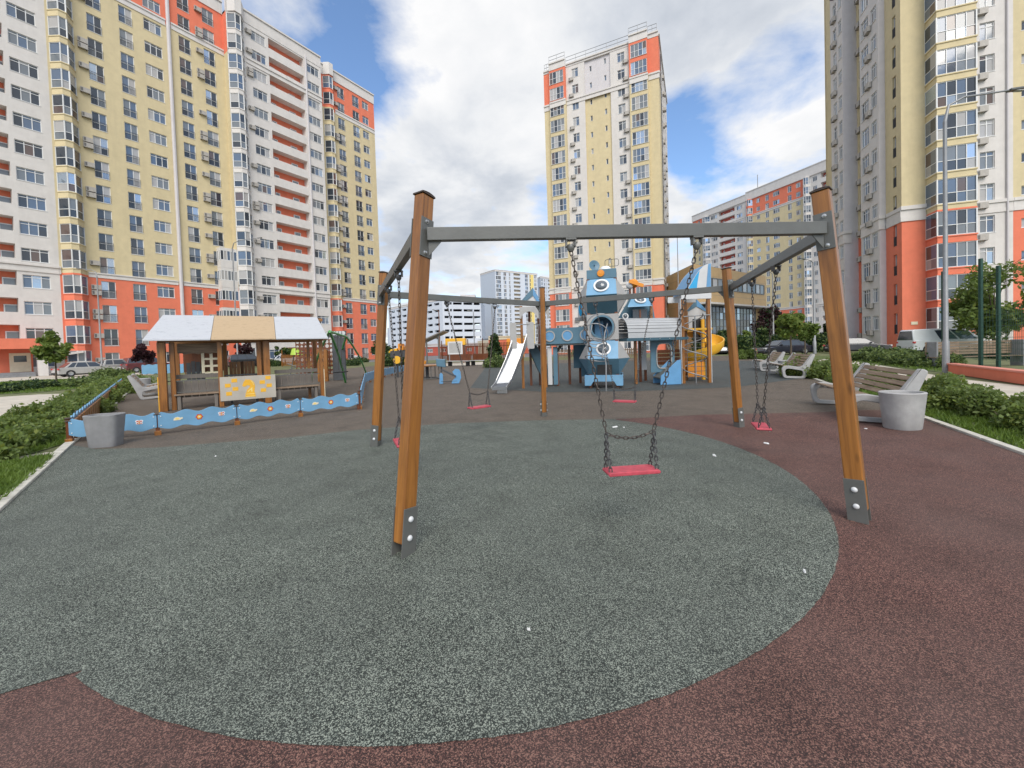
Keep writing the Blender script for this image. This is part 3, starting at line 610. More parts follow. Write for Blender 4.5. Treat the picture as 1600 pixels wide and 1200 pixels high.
    def bay(s, P, n, wd, dp, zone, floors, side=0.34, si=0.55, he=2.75, mull=2):
        """three-sided glazed bay, one piece per floor; wall band below the glass"""
        rot = frame_of(n)
        for k in floors:
            var = s.r.randrange(8); mi = zone(k); key = ('bay', round(wd, 2), round(dp, 2), mi, side, si, he, mull, var)
            if key not in WC:
                F = MB(); G = MB(); r = random.Random(var * 7 + mi)
                pl = [(-wd / 2, 0), (-wd / 2 + wd * side, dp), (wd / 2 - wd * side, dp), (wd / 2, 0)]
                if side < .12: pl = [(-wd / 2, 0), (-wd / 2 + wd * side, dp), (wd / 2, dp), (wd / 2, 0)]
                fh = s.fh
                def prismband(o, z0, z1, m):
                    q_ = [(x * (1 + 2 * o / wd), y + (o if y else 0)) for x, y in pl]
                    for i in range(3): F.face([(*q_[i], z0), (*q_[i + 1], z0), (*q_[i + 1], z1), (*q_[i], z1)], m)
                    F.face([(*p, z1) for p in q_], m); F.face([(*p, z0) for p in q_[::-1]], m)
                prismband(0.0, -0.02, si, 0); prismband(0.07, si - .12, si - .01, 0); prismband(0.0, he, fh - .02, 0); prismband(.05, he + .005, he + .09, 0)
                for i in range(3):
                    a = Vector((*pl[i], 0)); b = Vector((*pl[i + 1], 0)); ln = (b - a).length; nn = max(1, round(ln / 0.8)) if i == 1 else max(1, round(ln / 0.9))
                    dn = Vector(((b - a).y, -(b - a).x, 0)).normalized(); dn = dn if dn.y > 0 or (dn.y == 0) else -dn
                    ins_ = -dn * 0.03
                    for j in range(nn + 1):
                        p = a.lerp(b, j / nn); wdt = .1 if j in (0, nn) else .06
                        F.beam(p + ins_ * .6 + Vector((0, 0, si)), p + ins_ * .6 + Vector((0, 0, he)), wdt, wdt * .8, 1, up=dn)
                    tzz = si + (he - si) * .42
                    for z in (si + .03, tzz, he - .03): F.beam(a + Vector((0, 0, z)) + ins_, b + Vector((0, 0, z)) + ins_, .05, .06, 1)
                    for j in range(nn):
                        c, d = a.lerp(b, j / nn) + ins_ * 1.6, a.lerp(b, (j + 1) / nn) + ins_ * 1.6
                        for z0, z1 in ((si, tzz), (tzz, he)):
                            G.face([(c.x, c.y, z0), (d.x, d.y, z0), (d.x, d.y, z1), (c.x, c.y, z1)], pick_pane(r, (.25, .2, .3, .12, .08, .05)))
                o1 = F.build('bay_window', [s.mats[mi], 'f_white']); o2 = G.build('pane', PANES); WC[key] = (o1.data, o2.data)
                bpy.data.objects.remove(o1); bpy.data.objects.remove(o2)
            z = s.z0 + k * s.fh
            o = inst('bay_window', WC[key][0], s.root, (P[0], P[1], z), rot, s.base)
            c = bpy.data.objects.new('pane', WC[key][1]); COL.objects.link(c); c.parent = o
    def cornice(s, P, u, n, ta, tb, z, off=0.0, h=0.6, out=.18, m='w_white', name='cornice'):
        u = Vector((*u, 0)); n = Vector((*n, 0)); p = Vector((P[0], P[1], 0)) + n * off - s.base; p.z = 0; mb = MB()
        for (h0, h1, o) in ((0, h * .30, out * .55), (h * .30, h * .75, out * .3), (h * .75, h, out)):
            a = p + u * ta; b = p + u * tb
            mb.hexa([a + Vector((0, 0, z + h0)) , b + Vector((0, 0, z + h0)), b + n * o + Vector((0, 0, z + h0)), a + n * o + Vector((0, 0, z + h0)),
                     a + Vector((0, 0, z + h1 - .003)), b + Vector((0, 0, z + h1 - .003)), b + n * o + Vector((0, 0, z + h1 - .003)), a + n * o + Vector((0, 0, z + h1 - .003))])
        mb.build(name, m, s.root)
    def parapet(s, P, u, n, ta, tb, off, z0, z1, m='w_white', th=.3):
        u = Vector((*u, 0)); n = Vector((*n, 0)); p = Vector((P[0], P[1], 0)) + n * off - s.base; p.z = 0; mb = MB()
        for zz0, zz1, o0, o1 in ((z0, z1 - .25, -th, .06), (z1 - .247, z1, -th - .05, .22)):
            a = p + u * ta; b = p + u * tb; A = a + n * o0; B = b + n * o0; C = b + n * o1; D = a + n * o1
            mb.hexa([x + Vector((0, 0, zz0)) for x in (A, B, C, D)] + [x + Vector((0, 0, zz1)) for x in (A, B, C, D)])
        mb.build('parapet', m, s.root)
    def pipe(s, p, z0, z1, m='w_grey', r=.09):
        mb = MB(); mb.tube([(p[0] - s.base.x, p[1] - s.base.y, z0), (p[0] - s.base.x, p[1] - s.base.y, z1)], r, 8); mb.build('drainpipe', m, s.root)
    def roof(s, pts, z, m='roofgrey'):
        mb = MB(); mb.face([(p[0] - s.base.x, p[1] - s.base.y, z) for p in pts]); mb.build('roof', m, s.root)
    def done(s): s.W.build('wall', s.mats, s.root)

WM = ['w_white', 'w_yellow', 'w_red', 'w_grey', 'w_bred']
def Zc(lo, mid, hi, nlo=4, nhi=16): return lambda k: lo if k < nlo else (hi if k >= nhi else mid)

# ---- block on the left
def left_block():
    A = at(155, 300, 49.3); Bp = at(577, 300, 82.5)
    u = (Bp - A).xy.normalized(); n = Vector((u.y, -u.x)); P = A.xy
    b = Block('apartment_block', 'tall white, yellow and coral apartment block along the left edge with red loggias', (A.x, A.y, 0), WM, seed=3)
    H = lambda px, off=0.0, row=300: hit(px, row, (P + n * off), u)
    fr = lambda a, c: (a, c, .33, 2.45, 'french', .18)
    tr = lambda a, c: (a, c, .95, 2.42, 'tri', .18)
    # section with the red loggias at the frame's edge (white)
    zw = Zc(0, 0, 0)
    x0 = H(-330); a = H(-45); c = H(18.5); e = H(86)
    b.face(P, u, n, x0, a, zw, wins=[tr(H(-290), H(-225)), tr(H(-150), H(-95))])
    b.face(P, u, n, a, c, zw, win=(a + .15, c, 1.15, 2.75, 'loggia', 1.3))
    b.face(P, u, n, c, e, zw, win=tr(H(27), H(71)))
    # yellow section
    zy = Zc(2, 1, 2); g = H(244); p1 = H(275.5)
    b.face(P, u, n, e, p1, zy, wins=[fr(H(150), H(173)), fr(H(200), H(220.5)), tr(H(238), H(265))])
    b.bay((P + u * ((H(90) + H(129)) / 2))[:], n, (H(129) - H(90)) * .98, 1.05, zy, range(18))
    b.acs((P + u * H(141.5))[:], n, range(18), 1.3, .9, .45)
    b.pipe((P + u * p1 + n * .12)[:], 0, 54.5, 'w_grey', .22)
    st = H(360)
    b.face(P, u, n, p1, st, zy, wins=[fr(H(291), H(309)), fr(H(329), H(346))])
    b.acs((P + u * H(322))[:], n, range(18), 1.3, .85, .35)
    # white section standing 1.3 m proud
    o2 = 1.3; s0 = st; hw = lambda px: H(px, o2)
    for k in range(18): b.q((P + u * s0)[:], (P + u * s0 + n * o2)[:], 3 * k, 3 * k + 3, zy(k))
    s1 = H(509, o2); lg0, lg1 = hw(429), hw(483.5)
    b.face(P, u, n, s0, lg0, zw, off=o2, wins=[tr(hw(403), hw(425))])
    b.face(P, u, n, lg0, lg1, zw, off=o2, win=(lg0 + .05, lg1 - .1, 1.15, 2.75, 'loggia', 1.3))
    b.face(P, u, n, lg1, s1, zw, off=o2, win=tr(hw(488), hw(506)))
    b.bay((P + n * o2 + u * ((hw(367) + hw(392)) / 2))[:], n, (hw(392) - hw(367)), .95, zw, range(18))
    b.acs((P + n * o2 + u * hw(398.5))[:], n, range(18), 1.5, .85, .3)
    b.pipe((P + n * (o2 + .1) + u * hw(485.5))[:], 0, 54.5, 'w_grey', .14)
    for k in range(18): b.q((P + u * s1)[:], (P + u * s1 + n * o2)[:], 3 * k, 3 * k + 3, 0)
    # last yellow section
    en = H(589)
    b.face(P, u, n, s1, en, zy, wins=[fr(H(533), H(543.5)), fr(H(556), H(566)), (H(571), H(580.5), .95, 2.42, 'two', .18)])
    b.bay((P + u * ((H(511.5) + H(527)) / 2))[:], n, (H(527) - H(511.5)), .95, zy, range(18))
    b.acs((P + u * H(529.8))[:], n, range(18), 1.4, .8, .2)
    # enclosed corner boxes low on the yellow return
    bx0, bx1 = H(334), s0 - .02
    for k in (2, 3, 4, 5):
        mb = MB(); q = lambda t, d: (P + u * t + n * d - b.base.xy)
        for z0_, z1_, mi in ((k * 3 - .05, k * 3 + 1.05, 0), (k * 3 + 2.55, k * 3 + 2.93, 0)):
            c4 = [q(bx0, 0), q(bx1, 0), q(bx1, 1.25), q(bx0, 1.25)]
            mb.hexa([(*p, z0_) for p in c4] + [(*p, z1_) for p in c4], 1 if k in (2, 3) and z0_ < k * 3 + 1 else 0)
        o = mb.build('enclosed_balcony', ['w_white', 'w_red'], b.root)
        F = MB(); G = MB(); z0_, z1_ = k * 3 + 1.052, k * 3 + 2.548
        for (pa, pb, nn) in ((q(bx0, 1.22), q(bx1, 1.22), 5), (q(bx0 + .02, .02), q(bx0 + .02, 1.22), 2)):
            pa = Vector((*pa, 0)); pb = Vector((*pb, 0))
            for j in range(nn + 1):
                p = pa.lerp(pb, j / nn); F.beam(p + Vector((0, 0, z0_)), p + Vector((0, 0, z1_)), .08, .08)
            for z in (z0_ + .04, z1_ - .04): F.beam(pa + Vector((0, 0, z)), pb + Vector((0, 0, z)), .07, .08)
            for j in range(nn):
                c_, d_ = pa.lerp(pb, j / nn), pa.lerp(pb, (j + 1) / nn); G.face([(c_.x, c_.y, z0_), (d_.x, d_.y, z0_), (d_.x, d_.y, z1_), (c_.x, c_.y, z1_)], b.r.choice([0, 1, 2, 3]))
        F.build('frame', 'f_white', o); G.build('pane', PANES, o)
    # cornices, parapets, roof, ends
    for z in (11.8, 47.75): 
        b.cornice(P, u, n, e, H(88), z, h=.9); b.cornice(P, u, n, H(131), p1 - .3, z, h=.62 if z < 20 else .9, out=.14); b.cornice(P, u, n, p1 + .3, st - .01, z, h=.62 if z < 20 else .9, out=.14)
        b.cornice(P, u, n, s0, hw(366), z, o2, .9); b.cornice(P, u, n, hw(394), s1, z, o2, .9); b.cornice(P, u, n, H(529), en, z, 0, .62 if z < 20 else .9, .14); b.cornice(P, u, n, x0, e - .02, z, 0, .9)
    for (ta, tb, of) in ((x0, e - .02, 0), (e, st, 0.05), (s0, s1, o2), (s1 + .02, en, 0.05)): b.parapet(P, u, n, ta, tb, of, 54, 56.0)
    for (c_, w_, of) in (((H(90) + H(129)) / 2, H(129) - H(90), 0), ((hw(367) + hw(392)) / 2, hw(392) - hw(367), o2), ((H(511.5) + H(527)) / 2, H(527) - H(511.5), 0)):
        mb = MB(); q = P + n * of + u * c_ - b.base.xy
        T = Matrix.Translation((q.x, q.y, 0)) @ frame_of(n).to_4x4(); pl = [(-w_ / 2, .2), (-w_ * .2, 1.15), (w_ * .2, 1.15), (w_ / 2, .2)]
        mb.hexa([T @ Vector((x, y, 54)) for x, y in pl] + [T @ Vector((x, y, 56.2)) for x, y in pl]); mb.build('bay_parapet', 'w_white', b.root)
    D = 15.0; bk = lambda t: P + u * t - n * D
    for k in range(18):
        b.q((P + u * en)[:], bk(en)[:], 3 * k, 3 * k + 3, zy(k)); b.q((P + u * x0)[:], bk(x0)[:], 3 * k, 3 * k + 3, 0); b.q(bk(x0)[:], bk(en)[:], 3 * k, 3 * k + 3, zy(k))
    b.roof([P + u * x0, P + u * s0, P + u * s0 + n * o2, P + u * s1 + n * o2, P + u * s1, P + u * en, bk(en), bk(x0)], 54.3)
    # entrance: red canopy on a white column, door, steps
    cx0, cx1 = H(-60), H(54); mb = MB(); q = lambda t, d, z: (*(P + u * t + n * d - b.base.xy), z)
    mb.hexa([q(cx0, 0.02, 3.0), q(cx1, .02, 3.0), q(cx1, 3.2, 3.0), q(cx0, 3.2, 3.0), q(cx0, .02, 4.1), q(cx1, .02, 4.1), q(cx1, 3.2, 4.1), q(cx0, 3.2, 4.1)]); mb.build('canopy', 'w_red', b.root)
    mb = MB(); mb.hexa([q(cx1 - .8, 2.4, 0), q(cx1 - .1, 2.4, 0), q(cx1 - .1, 3.1, 0), q(cx1 - .8, 3.1, 0), q(cx1 - .8, 2.4, 2.99), q(cx1 - .1, 2.4, 2.99), q(cx1 - .1, 3.1, 2.99), q(cx1 - .8, 3.1, 2.99)]); mb.build('canopy_column', 'w_white', b.root)
    mb = MB(); mb.hexa([q(cx0, .02, .0), q(cx1 - .85, .02, 0), q(cx1 - .85, .06, 0), q(cx0, .06, 0), q(cx0, .02, 2.99), q(cx1 - .85, .02, 2.99), q(cx1 - .85, .06, 2.99), q(cx0, .06, 2.99)]); mb.build('entrance_wall', 'w_red', b.root)
    d0 = H(-2); mb = MB(); 
    mb.hexa([q(d0, .06, .5), q(d0 + 1.5, .06, .5), q(d0 + 1.5, .16, .5), q(d0, .16, .5), q(d0, .06, 2.6), q(d0 + 1.5, .06, 2.6), q(d0 + 1.5, .16, 2.6), q(d0, .16, 2.6)])
    dr = mb.build('door', 'cream', b.root); mb = MB(); mb.face([q(d0 + .3, .165, 1.6), q(d0 + 1.2, .165, 1.6), q(d0 + 1.2, .165, 2.3), q(d0 + .3, .165, 2.3)]); mb.build('door_glass', 'g0', dr)
    mb = MB()
    for i in range(3): mb.hexa([q(cx0, .07, .16 * i), q(cx1 - 1, .07, .16 * i), q(cx1 - 1, 3.2 - .35 * i, .16 * i), q(cx0, 3.2 - .35 * i, .16 * i), q(cx0, .07, .16 * i + .158), q(cx1 - 1, .07, .16 * i + .158), q(cx1 - 1, 3.2 - .35 * i, .16 * i + .158), q(cx0, 3.2 - .35 * i, .16 * i + .158)])
    mb.build('steps', 'concrete', b.root)
    # white-edged ramp roof over the basement way in
    mb = MB(); r0, r1 = H(60), H(112)
    mb.hexa([q(r0, .05, 2.0), q(r1, .05, 2.5), q(r1, 1.5, 2.5), q(r0, 1.5, 2.0), q(r0, .05, 2.25), q(r1, .05, 2.75), q(r1, 1.5, 2.75), q(r0, 1.5, 2.25)]); mb.build('ramp_roof', 'w_white', b.root)
    b.done(); return b
left_block()

# ---- tower in the middle
def mid_block():
    A = at(854.5, 300, 74.6); Bp = at(1033.5, 300, 66.0); u = (Bp - A).xy.normalized(); n = Vector((u.y, -u.x)); P = A.xy
    b = Block('apartment_tower', 'yellow and white tower block standing alone behind the playground with a railing on its roof', (A.x, A.y, 0), WM, seed=11)
    H = lambda px, off=0.0: hit(px, 300, P + n * off, u); L_ = (Bp - A).xy.length
    zy = Zc(2, 1, 2); zw = Zc(0, 0, 0); zm = lambda k: 1 if 4 <= k < 16 else 3; sm = lambda a, c, s_: (a, c, 1.0 + s_, 1.95 + s_, 'one', .2)
    four = lambda a, c: (a, c, .35, 2.6, 'four', .12); two = lambda a, c: (a, c, .75, 2.35, 'two', .18)
    b.face(P, u, n, 0, H(864.2), zy)
    b.face(P, u, n, H(864.2), H(889), zy, win=four(H(864.5), H(886)), off=.5)
    b.face(P, u, n, H(889), H(918), zw, win=two(H(898), H(908)))
    b.face(P, u, n, H(918), H(958), zm, wins=[sm(H(925.3), H(928.6), 0), sm(H(948), H(951.4), .5)], off=-.25)
    b.face(P, u, n, H(958), H(988), zw, win=two(H(969), H(980.5)))
    b.face(P, u, n, H(988), H(1017), zy, win=four(H(990.5), H(1015.5)), off=.5)
    b.face(P, u, n, H(1017), L_, zy)
    for t, o0, o1, z in ((H(864.2), 0, .5, zy), (H(889), 0, .5, zy), (H(918), -.25, 0, zm), (H(958), -.25, 0, zm), (H(988), 0, .5, zy), (H(1017), 0, .5, zy)):
        for k in range(18): b.q((P + u * t + n * o0)[:], (P + u * t + n * o1)[:], 3 * k, 3 * k + 3, z(k))
    b.acs((P + u * H(897.2))[:], n, range(18), .12, .95, 0); b.acs((P + u * H(981.8))[:], n, range(18), .12, .95, 0)
    # right flank
    D = 21.0; v = -n; Q = P + u * L_; m_ = Vector((u.x, u.y))
    b.face(Q, v, m_, 0, 3.2, zy); b.face(Q, v, m_, 3.2, 12, zw, wins=[two(5.0, 6.6), two(9.0, 10.6)]); b.face(Q, v, m_, 12, D, zw, wins=[two(15, 16.6)])
    b.acs((Q + v * 7.6)[:], m_, range(18), .3, .95, .1); b.acs((Q + v * 13)[:], m_, range(18), .3, .9, 0)
    b.pipe((Q + v * 3.2 + m_ * .1)[:], 0, 53, 'rail', .07)
    for k in range(18):
        b.q(P[:], (P + v * D)[:], 3 * k, 3 * k + 3, zy(k)); b.q((P + v * D)[:], (Q + v * D)[:], 3 * k, 3 * k + 3, 1)
    for z, h in ((11.75, 1.15), (46.95, 1.15)):
        b.cornice(P, u, n, -.1, H(864.0), z, 0, h); b.cornice(P, u, n, H(864.2), H(889), z, .5, h, .12); b.cornice(P, u, n, H(889.2), H(987.8), z if z > 20 else z - .1, 0, h * .8, .16)
        b.cornice(P, u, n, H(988), H(1017), z, .5, h, .12); b.cornice(P, u, n, H(1017.2), L_ + .1, z, 0, h); b.cornice(Q, v, m_, 0, 3.0, z, 0, h)
    for ta, tb, of, zt in ((0, H(864), 0, 54.6), (H(864.2), H(889), .5, 55.4), (H(889.2), H(987.8), 0, 54.6), (H(988), H(1017), .5, 55.4), (H(1017.2), L_, 0, 54.9)): b.parapet(P, u, n, ta, tb, of, 54, zt)
    b.parapet(Q, v, m_, 0, D, 0, 54, 54.5)
    b.roof([P, Q, Q + v * D, P + v * D], 54.2)
    mb = MB(); z1 = 54.6
    def rl(ta, tb, of, z):
        k = max(2, int((tb - ta) / 1.6))
        for i in range(k + 1):
            q = P + u * (ta + (tb - ta) * i / k) + n * of - b.base.xy; mb.tube([(q.x, q.y, z), (q.x, q.y, z + 1.25)], .035, 5)
        for dz in (.6, 1.25):
            q0 = P + u * ta + n * of - b.base.xy; q1 = P + u * tb + n * of - b.base.xy; mb.tube([(q0.x, q0.y, z + dz), (q1.x, q1.y, z + dz)], .04, 5)
    rl(.2, H(863), 0, 54.6); rl(H(864.4), H(888.8), .45, 55.4); rl(H(889.4), H(987.6), 0, 54.6); rl(H(988.2), H(1016.8), .45, 55.4); rl(H(1017.4), L_ - .2, 0, 54.9)
    mb.build('roof_railing', 'lamp', b.root)
    mb = MB(); q = P + u * H(938) - n * 5 - b.base.xy; mb.box(q.x - 2, q.x + 2, q.y - 1.5, q.y + 1.5, 54.3, 56.2); mb.build('roof_hatch', 'w_grey', b.root)
    b.done(); b.root.scale = (1, 1, .972)
mid_block()

# ---- block on the right, stepping towards the camera
def right_block():
    K = at(1408.5, 300, 39.3).xy; th = R(18); e1 = Vector((math.sin(th), math.cos(th))); e2 = Vector((math.cos(th), -math.sin(th)))
    b = Block('apartment_block', 'tall yellow, white and coral apartment block filling the right edge above the white van', (K.x, K.y, 0), WM, nf=18, z0=1.3, seed=21)
    zy = Zc(2, 1, 2); zw = Zc(0, 0, 0); zg = Zc(3, 3, 3); nl = -e2; nf_ = -e1
    two = lambda a, c: (a, c, .75, 2.35, 'two', .18); row = 300
    # side runs, near to far
    H1 = lambda px, P: hit(px, row, P, e1)
    sA = H1(1384, K); b.face(K, e1, nl, 0, sA, zy, win=(sA * .30, sA * .52, .35, 2.5, 'french', .25))
    P1 = K + e1 * sA; w1 = abs(hit(1374, row, P1, -e2)); b.face(P1, -e2, nf_, 0, w1, zg)
    P2 = P1 - e2 * w1; sB = H1(1345, P2); sC = H1(1331, P2)
    b.face(P2, e1, nl, 0, sB, zw, wins=[(sB * .10, sB * .38, .9, 2.45, 'tri', .15), (sB * .52, sB * .92, .55, 2.5, 'tri', .15)])
    b.acs((P2 + e1 * sB * .45)[:], nl, range(18), .35, .95, 0)
    b.face(P2, e1, nl, sB, sC, zy, win=(sB + (sC - sB) * .3, sB + (sC - sB) * .75, .4, 2.45, 'two', .25), off=-.6)
    b.acs((P2 + e1 * (sB + (sC - sB) * .55) - nl * .55)[:], nl, range(18), .1, .9, 0)
    P3 = P2 + e1 * sC; w2 = abs(hit(1318.5, row, P3, -e2)); b.face(P3, -e2, nf_, -.6, w2, zg)
    P4 = P3 - e2 * w2; sD = H1(1300, P4); b.face(P4, e1, nl, 0, sD, zw, wins=[(sD * .06, sD * .34, .9, 2.45, 'tri', .15), (sD * .5, sD * .78, .75, 2.4, 'two', .15)])
    b.acs((P4 + e1 * sD * .6)[:], nl, range(18), .15, .95, 0)
    b.face(P4, e1, nl, sD, sD + 1.6, lambda k: 2 if k < 4 or k > 14 else 1, off=-.1)
    # front runs, left to right
    H2 = lambda px, P=K: hit(px, row, P, e2)
    fA = H2(1447); fB = H2(1521); fC = H2(1583); fD = H2(1760)
    b.face(K, e2, nf_, 0, fA, zy); b.face(K, e2, nf_, fA, fB, zy)
    bw = H2(1513) - fA
    b.bay((K + e2 * (fA + bw / 2))[:], nf_, bw, 1.5, zy, range(18), side=.10, si=.50, he=2.80)
    b.face(K, e2, nf_, fB, fC, zw, win=(H2(1531), H2(1554.5), .72, 2.32, 'two', .18)); b.acs((K + e2 * H2(1531))[:], nf_, range(18), -.02, .97, 0)
    b.pipe((K + e2 * H2(1573) + nf_ * .1)[:], 0, 55, 'w_grey', .08)
    b.face(K, e2, nf_, fC, fD, zy, wins=[(H2(1596), H2(1607), .9, 1.75, 'one', .2), (H2(1680), H2(1700), .72, 2.32, 'two', .2)])
    # bands
    for z, h in ((12.85, 1.5), (49.0, .9)):
        b.cornice(K, e2, nf_, -.12, fA - .02, z, 0, h); b.cornice(K, e2, nf_, H2(1514), fB, z, 0, h, .14); b.cornice(K, e2, nf_, fB + .02, fC, z - .02, 0, h * .8, .14); b.cornice(K, e2, nf_, fC + .02, fD, z - .02, 0, h * .8, .14)
        b.cornice(K, e1, nl, 0, sA - .01, z, 0, h, .12); b.cornice(P1, -e2, nf_, 0.13, w1 + .12, z, 0, h); b.cornice(P2, e1, nl, 0, sB, z, 0, h, .12); b.cornice(P3, -e2, nf_, .1, w2 + .1, z, 0, h); b.cornice(P4, e1, nl, 0, sD, z, 0, h, .12)
    for PP, uu, nn, ta, tb in ((K, e2, nf_, 0, fD), (K, e1, nl, 0, sA), (P2, e1, nl, 0, sC), (P4, e1, nl, 0, sD + 1.6)): b.parapet(PP, uu, nn, ta, tb, 0, 55.3, 57)
    far = P4 + e1 * (sD + 1.6); rt = K + e2 * fD; bk = rt + e1 * (sA + sC + sD + 1.6)
    for k in range(18): b.q(far[:], bk[:], 1.3 + 3 * k, 4.3 + 3 * k, 1); b.q(rt[:], bk[:], 1.3 + 3 * k, 4.3 + 3 * k, 1)
    b.roof([K, rt, bk, far, P4, P3, P2, P1], 55.5)
    mb = MB(); q = K + e2 * (fA * .35) + nf_ * .02 - b.base.xy; q2 = K + e2 * (fA * .62) + nf_ * .02 - b.base.xy
    mb.hexa([(*q, 2.55), (*q2, 2.55), (*(q2 + nf_ * .04), 2.55), (*(q + nf_ * .04), 2.55), (*q, 2.85), (*q2, 2.85), (*(q2 + nf_ * .04), 2.85), (*(q + nf_ * .04), 2.85)]); mb.build('house_sign', 'cream', b.root)
    b.done()
right_block()

# ---- long block behind on the right
def back_block():
    A = at(1083, 400, 172); Bp = at(1300, 400, 122); u = (Bp - A).xy.normalized(); n = Vector((u.y, -u.x)); P = A.xy; H = lambda px: hit(px, 400, P, u)
    b = Block('apartment_block', 'long far apartment block seen over the tan commercial building with dark red loggias', (A.x, A.y, 0), WM, nf=18, seed=31); b.flag = 'b'
    zy = Zc(2, 1, 2); zw = Zc(0, 0, 0); tr = lambda a, c: (a, c, .9, 2.4, 'tri', .15); fr = lambda a, c: (a, c, .4, 2.4, 'two', .15)
    b.face(P, u, n, 0, H(1098), zy, wins=[fr(H(1084.5), H(1087.5)), fr(H(1091.5), H(1094.5))])
    b.bay((P + u * (H(1098) + H(1110)) / 2)[:], n, H(1110) - H(1098), 1.2, zw, range(18))
    b.face(P, u, n, H(1098), H(1123), zw, win=tr(H(1111.5), H(1121.5)))
    b.face(P, u, n, H(1123), H(1150), zw, win=(H(1124), H(1149), 1.15, 2.75, 'loggia', 1.3))
    b.face(P, u, n, H(1150), H(1167), zw, win=tr(H(1152), H(1161)))
    zr = lambda k: 2
    b.face(P, u, n, H(1167), H(1256), zy, wins=[tr(H(1183), H(1188.5)), fr(H(1197), H(1202.5)), tr(H(1209), H(1219)), fr(H(1232), H(1238)), tr(H(1245), H(1252))])
    b.bay((P + u * (H(1169) + H(1177)) / 2)[:], n, H(1177) - H(1169), 1.2, zy, range(18))
    b.face(P, u, n, H(1256), H(1268), zw); b.bay((P + u * (H(1256.5) + H(1268)) / 2)[:], n, H(1268) - H(1256.5), 1.2, zw, range(18))
    b.face(P, u, n, H(1268), H(1345), zw, wins=[tr(H(1271), H(1278)), (H(1284), H(1300), 1.15, 2.75, 'loggia', 1.3)])
    for z in (11.8, 47.5): b.cornice(P, u, n, 0, H(1345), z, 0, .8, .2)
    b.parapet(P, u, n, 0, H(1167), .3, 54, 56.6); b.parapet(P, u, n, H(1167.3), H(1345), .3, 54, 57.2)
    D = 15; e = H(1345)
    for k in range(18):
        b.q(P[:], (P - n * D)[:], 3 * k, 3 * k + 3, 1); b.q((P + u * e)[:], (P + u * e - n * D)[:], 3 * k, 3 * k + 3, 1)
    b.roof([P, P + u * e, P + u * e - n * D, P - n * D], 54.4)
    mb = MB(); mb.tube([(u.x * 30, u.y * 30, 54), (u.x * 30, u.y * 30, 62)], .12, 5); mb.build('aerial', 'lamp', b.root)
    b.done()
back_block()

# ---- white parking building
def parking():
    A = at(607, 500, 235); C = at(692, 500, 196); E_ = at(752, 500, 205)
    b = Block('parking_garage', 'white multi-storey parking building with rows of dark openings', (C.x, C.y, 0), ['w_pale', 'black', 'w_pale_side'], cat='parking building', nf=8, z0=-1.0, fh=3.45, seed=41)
    z = lambda k: 0
    for (p, q, cuts) in ((C.xy, A.xy, 8), (C.xy, E_.xy, 3)):
        u = (q - p).normalized(); ln = (q - p).length; n = Vector((u.y, -u.x)); n = n if n.y < 0 else -n
        ws = []
        if cuts == 3: segs = [(.045, .16), (.19, .24), (.27, .50), (.54, .78), (.81, .98)]
        else: segs = [(.05 + .115 * i, .05 + .115 * i + .085) for i in range(8)]
        b.face(p, u, n, 0, ln, z, wins=[(ln * s0, ln * s1, 1.3, 2.5, None, 1.4) for s0, s1 in segs])
    cen = (A.xy + E_.xy) / 2; D = Vector((0, 30))
    b.roof([A.xy, C.xy, E_.xy, E_.xy + D, A.xy + D], 26.8)
    for p, q in ((A.xy, C.xy), (C.xy, E_.xy)):
        u = (q - p).normalized(); n = Vector((u.y, -u.x)); n = n if n.y < 0 else -n; b.parapet(p, u, n, 0, (q - p).length, .1, 26.6, 27.8)
    for p, q in ((A.xy, A.xy + D), (E_.xy, E_.xy + D)):
        b.q(p[:], q[:], 0, 26.6, 2)
    # dark decks inside
    mb = MB()
    for k in range(8):
        z_ = -1 + 3.45 * k + .05; pts = [A.xy.lerp(C.xy, .05) , C.xy, E_.xy.lerp(C.xy, .05), E_.xy + D * .8, A.xy + D * .8]
        c_ = sum((Vector(p) for p in pts), Vector((0, 0))) / 5; mb.face([(*((p - c_) * .97 + c_ - b.base.xy), z_) for p in pts])
    mb.build('deck', 'asphalt', b.root)
    mb = MB(); pts = [A.xy, C.xy, E_.xy, E_.xy + D, A.xy + D]; c_ = sum((Vector(p) for p in pts), Vector((0, 0))) / 5
    q = [(p - c_) * .78 + c_ - b.base.xy for p in pts]
    for i in range(5): mb.face([(*q[i], 0), (*q[(i + 1) % 5], 0), (*q[(i + 1) % 5], 26.5), (*q[i], 26.5)])
    mb.build('core', 'black', b.root)
    mb = MB(); q = at(731, 470, 215).xy - b.base.xy; mb.box(q.x - 4, q.x + 4, q.y, q.y + 6, 26.9, 31.5); mb.build('stair_tower', 'w_grey', b.root)
    b.done()
parking()

